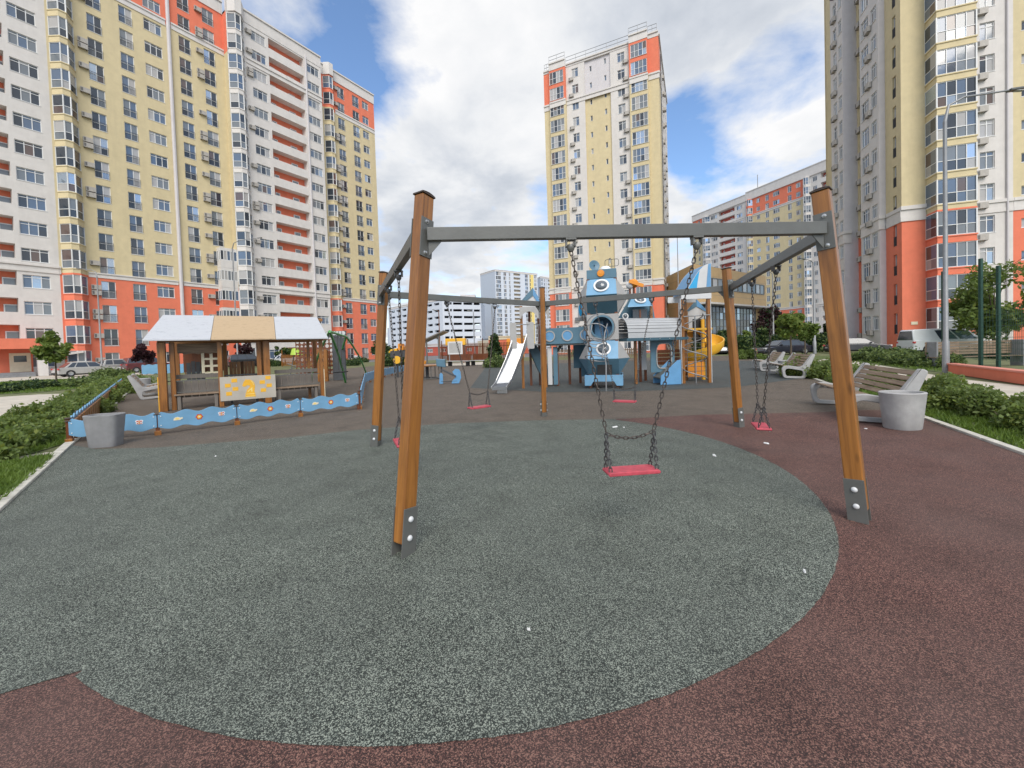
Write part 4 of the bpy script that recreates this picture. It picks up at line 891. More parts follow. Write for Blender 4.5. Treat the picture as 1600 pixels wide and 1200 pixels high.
# ---- pale towers far behind
def pale_tower(px0, px1, px2, ytop, Y, label, seed):
    A = at(px0, 480, Y + 14); C = at(px1, 480, Y); E_ = at(px2, 480, Y + 20); nf = 19
    top = (at((px0 + px1) / 2, ytop, Y).z); fh = top / nf
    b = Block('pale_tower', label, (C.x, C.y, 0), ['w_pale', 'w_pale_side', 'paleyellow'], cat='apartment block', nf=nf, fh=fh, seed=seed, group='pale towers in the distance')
    u = (E_ - C).xy.normalized(); n = Vector((u.y, -u.x)); ln = (E_ - C).xy.length; z = lambda k: 0
    f = lambda a, c, kd: (ln * a, ln * c, .35, 2.6, kd, .2)
    b.face(C.xy, u, n, 0, ln * .30, z, wins=[f(.02, .13, 'four'), f(.19, .25, 'two')])
    b.face(C.xy, u, n, ln * .30, ln * .68, z, wins=[f(.31, .345, 'two'), (ln * .42, ln * .58, 1.1, 2.75, None, 1.2)])
    b.face(C.xy, u, n, ln * .68, ln * .80, z, wins=[f(.69, .76, 'two')]); b.face(C.xy, u, n, ln * .80, ln * .90, lambda k: 2, wins=[f(.81, .83, 'one')], off=.1); b.face(C.xy, u, n, ln * .90, ln, z, wins=[f(.92, .98, 'two')])
    mb = MB(); q0 = C.xy + u * ln * .41 - n * 1.25 - b.base.xy; q1 = C.xy + u * ln * .59 - n * 1.25 - b.base.xy; mb.face([(*q0, 0), (*q1, 0), (*q1, top), (*q0, top)]); mb.build('balcony_back', 'w_beige', b.root)
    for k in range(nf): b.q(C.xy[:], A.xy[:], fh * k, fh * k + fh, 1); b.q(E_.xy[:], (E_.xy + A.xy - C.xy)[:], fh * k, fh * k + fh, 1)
    b.parapet(C.xy, u, n, 0, ln, .1, top - .01, top + 1.2); d = (A.xy - C.xy).normalized(); b.parapet(C.xy, d, Vector((-abs(d.y), -abs(d.x) if d.x < 0 else -abs(d.x))).normalized(), 0, (A.xy - C.xy).length, .05, top - .01, top + 1.2)
    b.roof([C.xy, E_.xy, E_.xy + A.xy - C.xy, A.xy], top)
    mb = MB(); q = (E_.xy + A.xy) / 2 - b.base.xy; mb.box(q.x - 3, q.x + 3, q.y - 3, q.y + 3, top + .02, top + 2.6); mb.build('roof_hut', 'w_grey', b.root)
    b.done()
pale_tower(752, 775, 841, 424, 262, 'pale distant tower with a yellow strip rising behind the grey play castle', 51)
pale_tower(838, 846, 872, 434, 330, 'farther pale tower half hidden by the yellow tower block', 52)
pale_tower(604, 612, 640, 513, 520, 'hazy low tower far away between the swing posts', 53)

# ---- tan commercial building with a white swoosh framing its glass
def commercial():
    A = at(1040, 460, 74); C = at(1085, 460, 62); E_ = at(1197, 460, 76)
    b = Block('commercial_building', 'tan panelled building with a white curved frame round its tall glass front', (C.x, C.y, 0), ['tan_panel'], cat='building', nf=1)
    top = at(1085, 412, 62).z; nrm = []
    mb = MB(); o = b.base
    pts = [A.xy, C.xy, E_.xy, E_.xy + Vector((8, 26)), A.xy + Vector((8, 26))]
    for i in range(5):
        p, q = pts[i] - o.xy, pts[(i + 1) % 5] - o.xy
        rows = 9
        for k in range(rows):
            z0, z1 = top * k / rows, top * (k + 1) / rows - .03
            mb.face([(*p, z0), (*q, z0), (*q, z1), (*p, z1)]); mb.face([(*p, z1), (*q, z1), (*q, z1 + .03), (*p, z1 + .03)], 1)
    mb.face([(*(p - o.xy), top - .2) for p in pts], 1)
    mb.build('wall', ['tan_panel', 'steel'], b.root)
    u = (E_ - C).xy.normalized(); n = Vector((u.y, -u.x)); H = lambda px: hit(px, 460, C.xy + n * .05, u)
    q = lambda t, d, z: (*(C.xy + u * t + n * d - o.xy), z); ln = (E_ - C).xy.length
    # strip window
    mb = MB(); t0, t1 = H(1105), H(1194); z0, z1 = at(1160, 455, 70).z, at(1160, 441, 70).z
    k = 12
    for i in range(k): mb.face([q(t0 + (t1 - t0) * i / k + .1, .02, z0), q(t0 + (t1 - t0) * (i + 1) / k - .1, .02, z0), q(t0 + (t1 - t0) * (i + 1) / k - .1, .02, z1), q(t0 + (t1 - t0) * i / k + .1, .02, z1)], i % 3)
    sw = mb.build('strip_window', ['g0', 'g3', 'g2'], b.root)
    mb = MB(); 
    for z in (z0 - .08, z1 + .08): mb.beam(q(t0, .03, z), q(t1, .03, z), .1, .16)
    for i in range(k + 1): mb.beam(q(t0 + (t1 - t0) * i / k, .04, z0), q(t0 + (t1 - t0) * i / k, .04, z1), .12, .14)
    mb.build('frame', 'steel', sw)
    # glass front, 1.2 m back inside a white frame that curves round and down at the right
    zt = at(1150, 478, 67).z; zr = at(1185, 480, 71).z; gx0, gx1 = H(1092), H(1178); gz0 = .6
    G = MB(); F = MB(); rr = random.Random(4); nx, nz = 16, 6
    for i in range(nx):
        for j in range(nz):
            a, c = gx0 + (gx1 - gx0) * i / nx, gx0 + (gx1 - gx0) * (i + 1) / nx; za, zb = gz0 + (zt - gz0) * j / nz, gz0 + (zt - gz0) * (j + 1) / nz
            G.face([q(a, .25, za), q(c, .25, za), q(c, .25, zb), q(a, .25, zb)], rr.choice([0, 0, 1, 2, 4]))
    for i in range(nx + 1): F.beam(q(gx0 + (gx1 - gx0) * i / nx, .28, gz0), q(gx0 + (gx1 - gx0) * i / nx, .28, zt), .07, .09)
    for j in range(nz + 1): F.beam(q(gx0, .28, gz0 + (zt - gz0) * j / nz), q(gx1, .28, gz0 + (zt - gz0) * j / nz), .06, .08)
    gl = G.build('glass_front', PANES, b.root); F.build('mullion', 'steel', gl)
    mb = MB(); xr = H(1191); cr = 1.5; path = [(gx0 - 1, zt + .25)] + [(xr - cr + cr * math.sin(R(a)), zt + .25 - cr + cr * math.cos(R(a))) for a in range(0, 91, 10)] + [(xr - .55, .1)]
    for i in range(len(path) - 1):
        (xa, za), (xb, zb) = path[i], path[i + 1]; dx, dz = xb - xa, zb - za; L_ = math.hypot(dx, dz); nx_, nz_ = dz / L_ * .28, -dx / L_ * .28
        mb.hexa([q(xa, .05, za), q(xb, .05, zb), q(xb, 1.9, zb), q(xa, 1.9, za), q(xa + nx_, .05, za + nz_), q(xb + nx_, .05, zb + nz_), q(xb + nx_, 1.9, zb + nz_), q(xa + nx_, 1.9, za + nz_)])
    mb.build('white_frame', 'w_white', b.root)
    mb = MB(); mb.hexa([q(H(1098), .3, .1), q(H(1106), .3, .1), q(H(1106), .5, .1), q(H(1098), .5, .1), q(H(1098), .3, 3.2), q(H(1106), .3, 3.2), q(H(1106), .5, 3.2), q(H(1098), .5, 3.2)]); mb.build('door', 'redpaint', b.root)
MT['tan_panel'] = mat('tan_wall_panel', (0.52, 0.355, 0.17), 0.6, 0.06, 1.2, dirt=.2)
commercial()

# ---- low coral and orange kindergarten by the far fence
def low_building(name, label, px0, px1, ytop, Y, m1, m2, seed):
    A, C = at(px0, 550, Y), at(px1, 550, Y + 4); u = (C - A).xy.normalized(); n = Vector((u.y, -u.x)); top = at((px0 + px1) / 2, ytop, Y).z
    b = Block(name, label, (A.x, A.y, 0), [m1, m2], cat='building', nf=1, fh=top, seed=seed); ln = (C - A).xy.length; k = max(2, int(ln / 3.2))
    b.face(A.xy, u, n, 0, ln, lambda k_: 0, wins=[(ln * (i + .3) / k, ln * (i + .7) / k, 1.0, min(2.7, top - .5), 'tri', .15) for i in range(k)])
    for p, q in ((A.xy, A.xy - n * 9), (C.xy, C.xy - n * 9), (A.xy - n * 9, C.xy - n * 9)): b.q(p[:], q[:], 0, top, 1)
    b.parapet(A.xy, u, n, 0, ln, .12, top + .003, top + .9, m2); b.roof([A.xy, C.xy, C.xy - n * 9, A.xy - n * 9], top + .3); b.done()
low_building('low_building', 'low coral-red building with a pale roof edge behind the conifer', 764, 826, 530, 95, 'w_red', 'cream', 61)
low_building('low_building', 'low grey and brown pavilion with white windows left of the coral building', 662, 762, 541, 110, 'w_bred', 'w_grey', 62)
# ------------------------------------------------------------------ pentagonal swing frame and its five swings
BASES = [gp(x, y) for x, y in ((630, 866), (1343, 813), (1155, 667), (850, 650), (587, 697))]      # front-left, front-right, right, back, left
SC_ = sum(BASES, Vector()) / 5
HT, BZ = 2.66, 2.345
LEANS = (.34, .22, .24, .24, .26)
fr_ = thing('pentagon_swing', 'five-sided swing frame of leaning varnished posts joined by grey steel beams', 'swing set', SC_)
axis_pt = []
def frame_matrix(i, z=0.0):
    B = BASES[i]; rad = (B - SC_); rad.z = 0; rad.normalize()
    top = B - rad * LEANS[i] + Vector((0, 0, HT)); up = (top - B).normalized()
    y = up.cross(rad).normalized(); x = y.cross(up)
    return Matrix.Translation(B - SC_) @ Matrix((x, y, up)).transposed().to_4x4(), rad
DX, DY = .060, .047            # half sizes of the post: radial, tangential
for i in range(5):
    T, rad = frame_matrix(i)
    mb = MB(); mb.box(-DX, DX, -DY, DY, .09, HT)
    p = mb.build('post', 'wood', fr_, bevel=.009); p.matrix_local = T
    mb = MB(); c = [(-DX - .008, -DY - .008), (DX + .008, -DY - .008), (DX + .008, DY + .008), (-DX - .008, DY + .008)]
    mb.hexa([(*q, HT) for q in c] + [(*q, HT + .012) for q in c])
    arch = [(-DX - .008, 0), (-DX * .5, .008), (0, .011), (DX * .5, .008), (DX + .008, 0)]
    mb.prism([(x, HT + .0125 + z) for x, z in arch], -DY - .008, DY + .008)
    mb.build('post_cap', 'cap', p, bevel=.003)
    mb = MB()
    for s in (-1, 1):
        y0, y1 = (DY + .001, DY + .009) if s > 0 else (-DY - .009, -DY - .001)
        mb.box(-DX - .004, DX + .004, y0, y1, -.03, .335)
    mb.box(-DX - .004, -DX + .016, -DY - .001, DY + .001, -.03, .085)
    br = mb.build('base_bracket', 'steel', p, bevel=.002)
    for s in (-1, 1):
        for z in (.125, .255):
            mb = MB(); Tb = Matrix.Translation((0, s * (DY + .009), z)) @ Matrix.Rotation(R(-90 * s), 4, 'X')
            mb.lathe([(.021, 0), (.021, .004), (.017, .012), (.008, .016), (.0005, .017)], 16, 0, T=Tb); mb.build('bolt_cap', 'bolt', br, smooth=40)
    # bracket plates that take the two beams
    for s in (-1, 1):
        mb = MB(); y0, y1 = (DY + .001, DY + .008) if s > 0 else (-DY - .008, -DY - .001)
        mb.box(-DX - .002, DX + .002, y0, y1, BZ - .17, BZ + .13)
        b2 = mb.build('beam_bracket', 'steel', p, bevel=.002)
        for z in (BZ - .14, BZ + .10):
            mb = MB(); Tb = Matrix.Translation((.012, s * (DY + .008), z)) @ Matrix.Rotation(R(-90 * s), 4, 'X')
            mb.lathe([(.016, 0), (.016, .004), (.009, .006), (.009, .018), (.0005, .02)], 12, 0, T=Tb); mb.build('bolt', 'zinc', b2, smooth=40)
BEAMS = []
for i in range(5):
    j = (i + 1) % 5
    pts = []
    for a, b in ((i, j), (j, i)):
        T, rad = frame_matrix(a); ctr = T @ Vector((0, 0, BZ)); yv = (T.to_3x3() @ Vector((0, 1, 0)))
        d = ((BASES[b] - BASES[a]).normalized()); s = 1 if yv.dot(d) > 0 else -1
        pts.append(ctr + yv * s * (DY + .02))
    p, q = pts; d = (q - p).normalized()
    mb = MB(); mb.beam(p - d * .005, q + d * .005, .062, .098)
    bm_ = mb.build('beam', 'steel', fr_, bevel=.004)
    for e, dd in ((p, d), (q, -d)):
        mb = MB(); w_ = dd.cross(Vector((0, 0, 1))) * .004
        tri = [e + Vector((0, 0, -.05)), e + dd * .10 + Vector((0, 0, -.05)), e + Vector((0, 0, -.16))]
        a_, b_ = [x + w_ for x in tri], [x - w_ for x in tri]; mb.face(a_); mb.face(b_[::-1])
        for m_ in range(3): mb.face([a_[m_], b_[m_], b_[(m_ + 1) % 3], a_[(m_ + 1) % 3]])
        mb.build('gusset', 'steel', bm_)
    BEAMS.append((p + SC_, q + SC_))
# a few pale scuffs scratched on the front left post
T, rad = frame_matrix(0); mb = MB()
def scuff(pts, w_):
    for (a, b) in zip(pts, pts[1:]):
        a = Vector((a[0], -DY - .0012, a[1])); b = Vector((b[0], -DY - .0012, b[1])); d = (b - a).normalized(); s = Vector((-d.z, 0, d.x)) * w_
        mb.face([a - s, b - s, b + s, a + s])
scuff([(-.01, 1.02), (.01, 1.045), (.004, 1.0)], .012); scuff([(-.012, .98), (.02, .965)], .003); scuff([(.004, .99), (.002, .93)], .003); scuff([(.028, 1.02), (.024, .90)], .002)
scuff([(.012, .93), (-.006, .89), (.018, .87)], .003); scuff([(.032, .93), (.03, .91)], .003); scuff([(-.02, .86), (-.012, .868)], .004)
sc = mb.build('paint_scuff', 'lboard', None); sc.parent = [c for c in children(fr_) if c.name.startswith('post')][0]

def link_chain(mb, p, q, pitch=.042, wr=.0044, w_=.0112, mi=0, sag=0.0):
    p = Vector(p); q = Vector(q); L_ = (q - p).length; n = max(2, round(L_ / pitch)); pts = []
    for i in range(n + 1):
        t = i / n; pts.append(p.lerp(q, t) + Vector((0, 0, -4 * sag * t * (1 - t))))
    for i in range(n):
        a, b = pts[i], pts[i + 1]; d = (b - a); ln = d.length; d.normalize()
        s = d.cross(Vector((.3, .8, .1))).normalized(); u = d.cross(s)
        if i % 2: s, u = u, s
        h = ln / 2 + wr; m = (a + b) / 2; loop = []
        for k in range(10):
            an = 2 * math.pi * k / 10; ca, sa = math.cos(an), math.sin(an)
            loop.append(m + d * (ca * w_ + (h - w_) * (1 if ca > .01 else -1 if ca < -.01 else 0)) + s * sa * w_)
        mb.tube(loop, wr, 5, mi, closed=True)
def swing(bi, f0, f1, seat_c, seat_dir, label, seat_z, junc=.27, twist=0.0, toggles=True):
    """chains from two hangers on a beam to rings above the seat, then two short chains to each seat end"""
    P, Q = BEAMS[bi]; ha = P.lerp(Q, f0); hb = P.lerp(Q, f1); ha.z -= .05; hb.z -= .05
    sc = Vector(seat_c); sc.z = seat_z; t = thing('swing', label, 'swing', (sc.x, sc.y, 0), 0, 'red-seated swings hanging from the frame')
    o = Vector((sc.x, sc.y, 0)); sd_ = Vector(seat_dir).normalized(); up = Vector((0, 0, 1)); fw = sd_.cross(up).normalized()
    if (hb - ha).dot(sd_) < 0: ha, hb = hb, ha
    half = .205; T = Matrix.Translation(sc - o) @ Matrix((sd_, fw, sd_.cross(fw))).transposed().to_4x4()
    mb = MB(); out = [(-half + .012, -.016), (half - .012, -.016), (half, -.004), (half, .008), (half - .01, .014), (-half + .01, .014), (-half, .008), (-half, -.004)]
    mb.prism(out, -.08, .08, T=T); mb.build('seat', 'seat', t, bevel=.008, seg=3)
    top = []
    for sg, h in ((-1, ha), (1, hb)):
        J = sc + sd_ * sg * (half - .012) + Vector((0, 0, junc)); top.append(J - o)
        mb = MB(); hz = h - o
        mb.box(hz.x - .040, hz.x + .040, hz.y - .034, hz.y + .034, hz.z - .012, hz.z + .002)
        for q in (-1, 1): mb.box(hz.x + q * .034 - .005, hz.x + q * .034 + .005, hz.y - .026, hz.y + .026, hz.z - .062, hz.z - .012)
        mb.lathe([(.001, -.024), (.018, -.02), (.029, 0), (.03, .018), (.024, .034), (.001, .036)], 12, 0, T=Matrix.Translation(hz + Vector((0, 0, -.078))))
        mb.build('hanger', 'steel' if bi == 0 else 'steel_dark', t, smooth=40)
        mb = MB(); link_chain(mb, h - o + Vector((0, 0, -.085)), J - o + Vector((0, 0, .012))); mb.build('chain', 'chain', t, smooth=60)
        mb = MB()
        for e in (-1, 1):
            foot = T @ Vector((sg * (half - .022), e * .058, .012)); link_chain(mb, J - o - Vector((0, 0, .004)), foot + Vector((0, 0, .028)), .033, .0046, .0115)
        mb.build('seat_chain', 'steel_dark', t, smooth=60)
        mb = MB()
        for e in (-1, 1):
            foot = T @ Vector((sg * (half - .022), e * .058, .022)); pts = [foot + Vector((0, 0, .012)) + sd_ * .010 * math.cos(a_) + Vector((0, 0, .018 * math.sin(a_))) for a_ in [k * math.pi / 5 for k in range(10)]]
            mb.tube(pts, .004, 5, closed=True)
        mb.build('shackle', 'zinc', t, smooth=60)
    mb = MB(); link_chain(mb, top[0], top[1], .036, .0042, .010, sag=.045); mb.build('safety_chain', 'chain', t, smooth=60)
    return t
def seat_at(px, py, Y): p = at(px, py, Y); return (p.x, p.y), p.z
def bd(i): return (BEAMS[i][1] - BEAMS[i][0]).normalized()
c, z = seat_at(986, 735, 3.02); swing(0, .345, .665, (*c, 0), bd(0) + Vector((0, .04, .0)), 'nearest red swing seat hanging level under the front beam', z, junc=.30)
c, z = seat_at(1189, 666, 4.88); swing(1, .37, .655, (*c, 0), bd(1) + Vector((.10, 0, 0)), 'red swing seat seen end-on beside the right post', z, junc=.27)
c, z = seat_at(976, 627, 7.15); swing(2, .36, .68, (*c, 0), bd(2), 'small red swing seat in front of the robot tower legs', z)
c, z = seat_at(749, 636, 6.9); swing(3, .35, .665, (*c, 0), bd(3), 'small red swing seat in front of the foot of the metal slide', z)
c, z = seat_at(628, 691, 4.5); swing(4, .345, .66, (*c, 0), bd(4), 'red swing seat half hidden behind the front left post', z)
# ------------------------------------------------------------------ board pavilion with the chess panel
fl, frr = gp(255, 643), gp(512, 621)
u = (frr - fl).normalized(); v = Vector((-u.y, u.x, 0)); LW = (frr - fl).length; DP = 1.9
pv = thing('play_pavilion', 'wooden roofed play pavilion with a chess knight panel and pale board roof', 'pavilion', fl, math.atan2(u.y, u.x))
def Pv(px, py, d):   # point on the plane v=d (local coordinates) seen at a pixel
    r = ray(px, py); O = Vector((0, 0, CAM_H)); t = (fl + v * d - O).dot(v) / r.dot(v); p = O + r * t - fl
    return p.dot(u), p.z
EZ = .5 * (Pv(222, 537, -.42)[1] + Pv(513, 526, -.42)[1]); RZ = EZ + .78
xs = [Pv(222, 536, -.42)[0], Pv(329, 532, -.42)[0], Pv(431, 529, -.42)[0], Pv(513, 526, -.42)[0]]
th = .03
for i, m in enumerate(('roof_white', 'roof_cream', 'roof_white')):
    x0, x1 = xs[i] + .005, xs[i + 1] - .005
    for s in (0, 1):
        mb = MB(); e = -.42 if s == 0 else DP + .42; r_ = DP / 2 - .004 if s == 0 else DP / 2 + .004
        # ends of the roof rake inwards towards the ridge
        rk0 = .22 if i == 0 else 0; rk1 = .16 if i == 2 else 0
        a = [(x0, e, EZ), (x1, e, EZ), (x1 - rk1, r_, RZ), (x0 + rk0, r_, RZ)]
        mb.hexa([Vector(p) for p in a] + [Vector(p) + Vector((0, 0, th)) for p in a]); mb.build('roof_panel', m, pv)
mb = MB()
for y in (.0, DP): mb.box(-.05, LW + .05, y - .04, y + .04, EZ - .03, EZ + .12)
mb.box(-.05, LW + .05, DP / 2 - .03, DP / 2 + .03, RZ - .12, RZ - .02); mb.build('roof_beam', 'woodx', pv, bevel=.006)
def postp(x, y, wd=.1, z1=None, m='wood'):
    mb = MB(); mb.box(x - wd / 2, x + wd / 2, y - wd / 2, y + wd / 2, 0, (EZ - .032) if z1 is None else z1); return mb.build('post', m, pv, bevel=.008)
pxs = [Pv(255, 600, 0)[0], Pv(345, 590, 0)[0], Pv(418, 590, 0)[0], Pv(503, 590, 0)[0]]
PW = [.17, .11, .17, .11]
for x, w_ in zip(pxs, PW): postp(x, 0, w_)
postp(pxs[0] + .20, .12, .11); postp(pxs[2] - .2, .15, .12); postp(pxs[3] - .33, .5, .09)
for x in (pxs[0] + .05, pxs[1], pxs[2] - .1, pxs[3]): postp(x, DP, .11)
postp(pxs[3] + .12, DP * .6, .1)
# benches with slatted backs at either end
def pbench(x0, x1, y):
    mb = MB(); mb.box(x0, x1, y - .16, y + .16, .40, .44); b = mb.build('bench_seat', 'slat', pv, bevel=.006)
    mb = MB()
    for x in (x0 + .1, x1 - .1):
        mb.box(x - .04, x + .04, y - .12, y + .12, 0, .398)
    mb.build('bench_leg', 'dboard', b, bevel=.004)
    mb = MB(); n = max(4, int((x1 - x0) / .16))
    for i in range(n): mb.box(x0 + (x1 - x0) * i / n + .008, x0 + (x1 - x0) * (i + 1) / n - .008, y + .20, y + .222, .32, .82)
    mb.box(x0, x1, y + .224, y + .246, .86, .98); mb.build('bench_back', 'dboard', pv, bevel=.003)
    mb = MB(); mb.box(x0 - .16, x1 + .02, y - .02, y + .01, .80, .825); mb.box(x0 - .02, x0 + .01, y - .02, y + .01, 0, .80); mb.box(x0 - .02, x1, y - .015, y + .005, .48, .5); mb.build('bench_rail', 'steel', pv)
pbench(pxs[0] + .22, pxs[1] - .03, .12); pbench(pxs[2] + .2, pxs[3] - .08, .16)
# little house wall behind the left bench: ragged board, slate panels, white lattice window
mb = MB(); a, c = pxs[0] + .28, pxs[1] - .06
prof = [(a, EZ - .06), (a, EZ - .34)] + [(a + (c - a) * k / 10, EZ - .36 + .02 * math.sin(k * 2.2)) for k in range(1, 10)] + [(c, EZ - .33), (c, EZ - .06)]
mb.prism(prof, .36, .385); mb.build('ragged_board', 'slat', pv)
mb = MB(); n = 4; x0, x1 = a + .02, a + (c - a) * .52
for i in range(n): mb.box(x0 + (x1 - x0) * i / n + .006, x0 + (x1 - x0) * (i + 1) / n - .006, DP - .3, DP - .28, .75, 1.30 + .05 * math.sin(i * 1.3))
mb.build('slate_panel', 'chalk', pv)
mb = MB(); x0, x1 = a + (c - a) * .60, c + .02; z0, z1 = .99, 1.62; ww = .035
for i in range(3): x = x0 + (x1 - x0) * i / 2; mb.box(x - ww, x + ww, .40, .43, z0, z1)
for i in range(4):
    z = z0 + (z1 - z0) * i / 3
    for k in range(2): mb.box(x0 + (x1 - x0) * k / 2 + ww, x0 + (x1 - x0) * (k + 1) / 2 - ww, .402, .428, z - .03, z + .03)
mb.build('lattice_window', 'cream', pv)
mb = MB(); mb.box(pxs[0] + .2, pxs[1], DP - .02, DP + .0, 1.0, EZ - .1); mb.build('back_wall', 'redwood', pv)
for xa, xb in ((pxs[1] + .1, pxs[1] + .5), (pxs[2] - .75, pxs[2] - .35)):
    mb = MB(); n = 4
    for i in range(n): mb.box(xa + (xb - xa) * i / n + .004, xb if i == n - 1 else xa + (xb - xa) * (i + 1) / n - .004, DP - .06, DP - .035, .65, 1.28)
    mb.build('back_board', 'wood', pv, bevel=.003)
mb = MB(); mb.box(pxs[1] + .05, pxs[2] - .1, .5, 1.0, .86, .89)
for x in (pxs[1] + .2, pxs[2] - .3): mb.box(x - .03, x + .03, .7, .76, 0, .86)
mb.build('play_table', 'chalk', pv)
# chess panel, set a little in front of the posts
(cx0, cz1), (cx1, _) = Pv(343, 589, -.06), Pv(430, 584, -.06); cz0 = .16; yb = -.075
cz1 = cz1 - .01
mb = MB(); mb.box(cx0, cx1, yb - .012, yb + .012, cz0, cz1); cp = mb.build('chess_panel', 'chess', pv, bevel=.004)
Wc, Hc = cx1 - cx0, cz1 - cz0
def cpt(a, b): return (cx0 + Wc * a, cz0 + Hc * b)
for (a, b) in ((.20, .755), (.085, .56), (.215, .40), (.10, .215), (.81, .80), (.70, .62), (.825, .46), (.715, .27)):
    mb = MB(); x, z = cpt(a, b); s_ = .062 * Wc; mb.box(x, x + s_ * 1.6, yb - .0165, yb - .0125, z, z + .155 * Hc); mb.build('yellow_square', 'yellow', cp)
kn = [(.40, .68), (.385, .60), (.40, .555), (.44, .545), (.47, .60), (.505, .585), (.53, .56), (.50, .48), (.465, .40), (.452, .32), (.452, .285), (.435, .25), (.435, .21), (.445, .19), (.43, .15), (.43, .09), (.62, .09), (.62, .15), (.605, .19), (.615, .21), (.615, .25), (.60, .285), (.605, .42), (.615, .56), (.60, .70), (.565, .79), (.52, .845), (.475, .84), (.445, .86), (.435, .80), (.415, .76)]
mb = MB(); mb.prism([cpt(*p) for p in kn], yb - .0165, yb - .0125); mb.build('knight', 'yellow', cp)
mb = MB()
for q in ([(.545, .80), (.585, .72), (.597, .58), (.582, .60), (.572, .70), (.54, .775)], [(.47, .33), (.505, .40), (.545, .47), (.565, .52), (.565, .40), (.56, .31), (.545, .31), (.54, .40), (.51, .36), (.49, .31)], [(.442, .21), (.61, .21), (.61, .235), (.442, .235)], [(.436, .105), (.615, .105), (.615, .13), (.436, .13)]):
    mb.prism([cpt(*p) for p in q], yb - .0195, yb - .0168)
mb.build('knight_highlight', 'paleyellow', cp)
# pale edge boards on the outer posts
mb = MB(); mb.box(pxs[3] + .058, pxs[3] + .075, -.05, .05, 0, .95); mb.build('edge_board', 'cream', pv)
mb = MB(); mb.box(pxs[0] - .108, pxs[0] - .09, -.06, .06, 0, .95); mb.build('edge_board', 'yellow', pv)

# ------------------------------------------------------------------ low wavy fence with flowers, butterflies and turtles
def wave_panel(ln, h0, h1, amp, ph=0.0, n=28):
    up = [(ln * i / n, h1 + amp * math.cos(2 * math.pi * 3 * i / n + ph)) for i in range(n + 1)]
    lo = [(ln * i / n, h0 + amp * .8 * math.cos(2 * math.pi * 3 * i / n + ph + .4)) for i in range(n + 1)]
    k = .03; up[0] = (0, h1 - k); up[-1] = (ln, h1 - k); lo[0] = (0, h0 + k); lo[-1] = (ln, h0 + k)
    return up[::-1] + lo
def flower(mb, cx, cz, r, y, mi0, mi1, n=6):
    pts = []
    for i in range(n * 6): a = 2 * math.pi * i / (n * 6); q = r * (.80 + .22 * abs(math.cos(a * n / 2))); pts.append((cx + q * math.cos(a), cz + q * math.sin(a)))
    mb.prism(pts, y - .004, y, mi=mi0)
    pts2 = [(cx + (x - cx) * .68, cz + (z - cz) * .68) for x, z in pts]; mb.prism(pts2, y - .007, y - .0042, mi=mi1); mb.prism(circ(cx, cz, r * .3, r * .3, 10), y - .0095, y - .0072, mi=2)
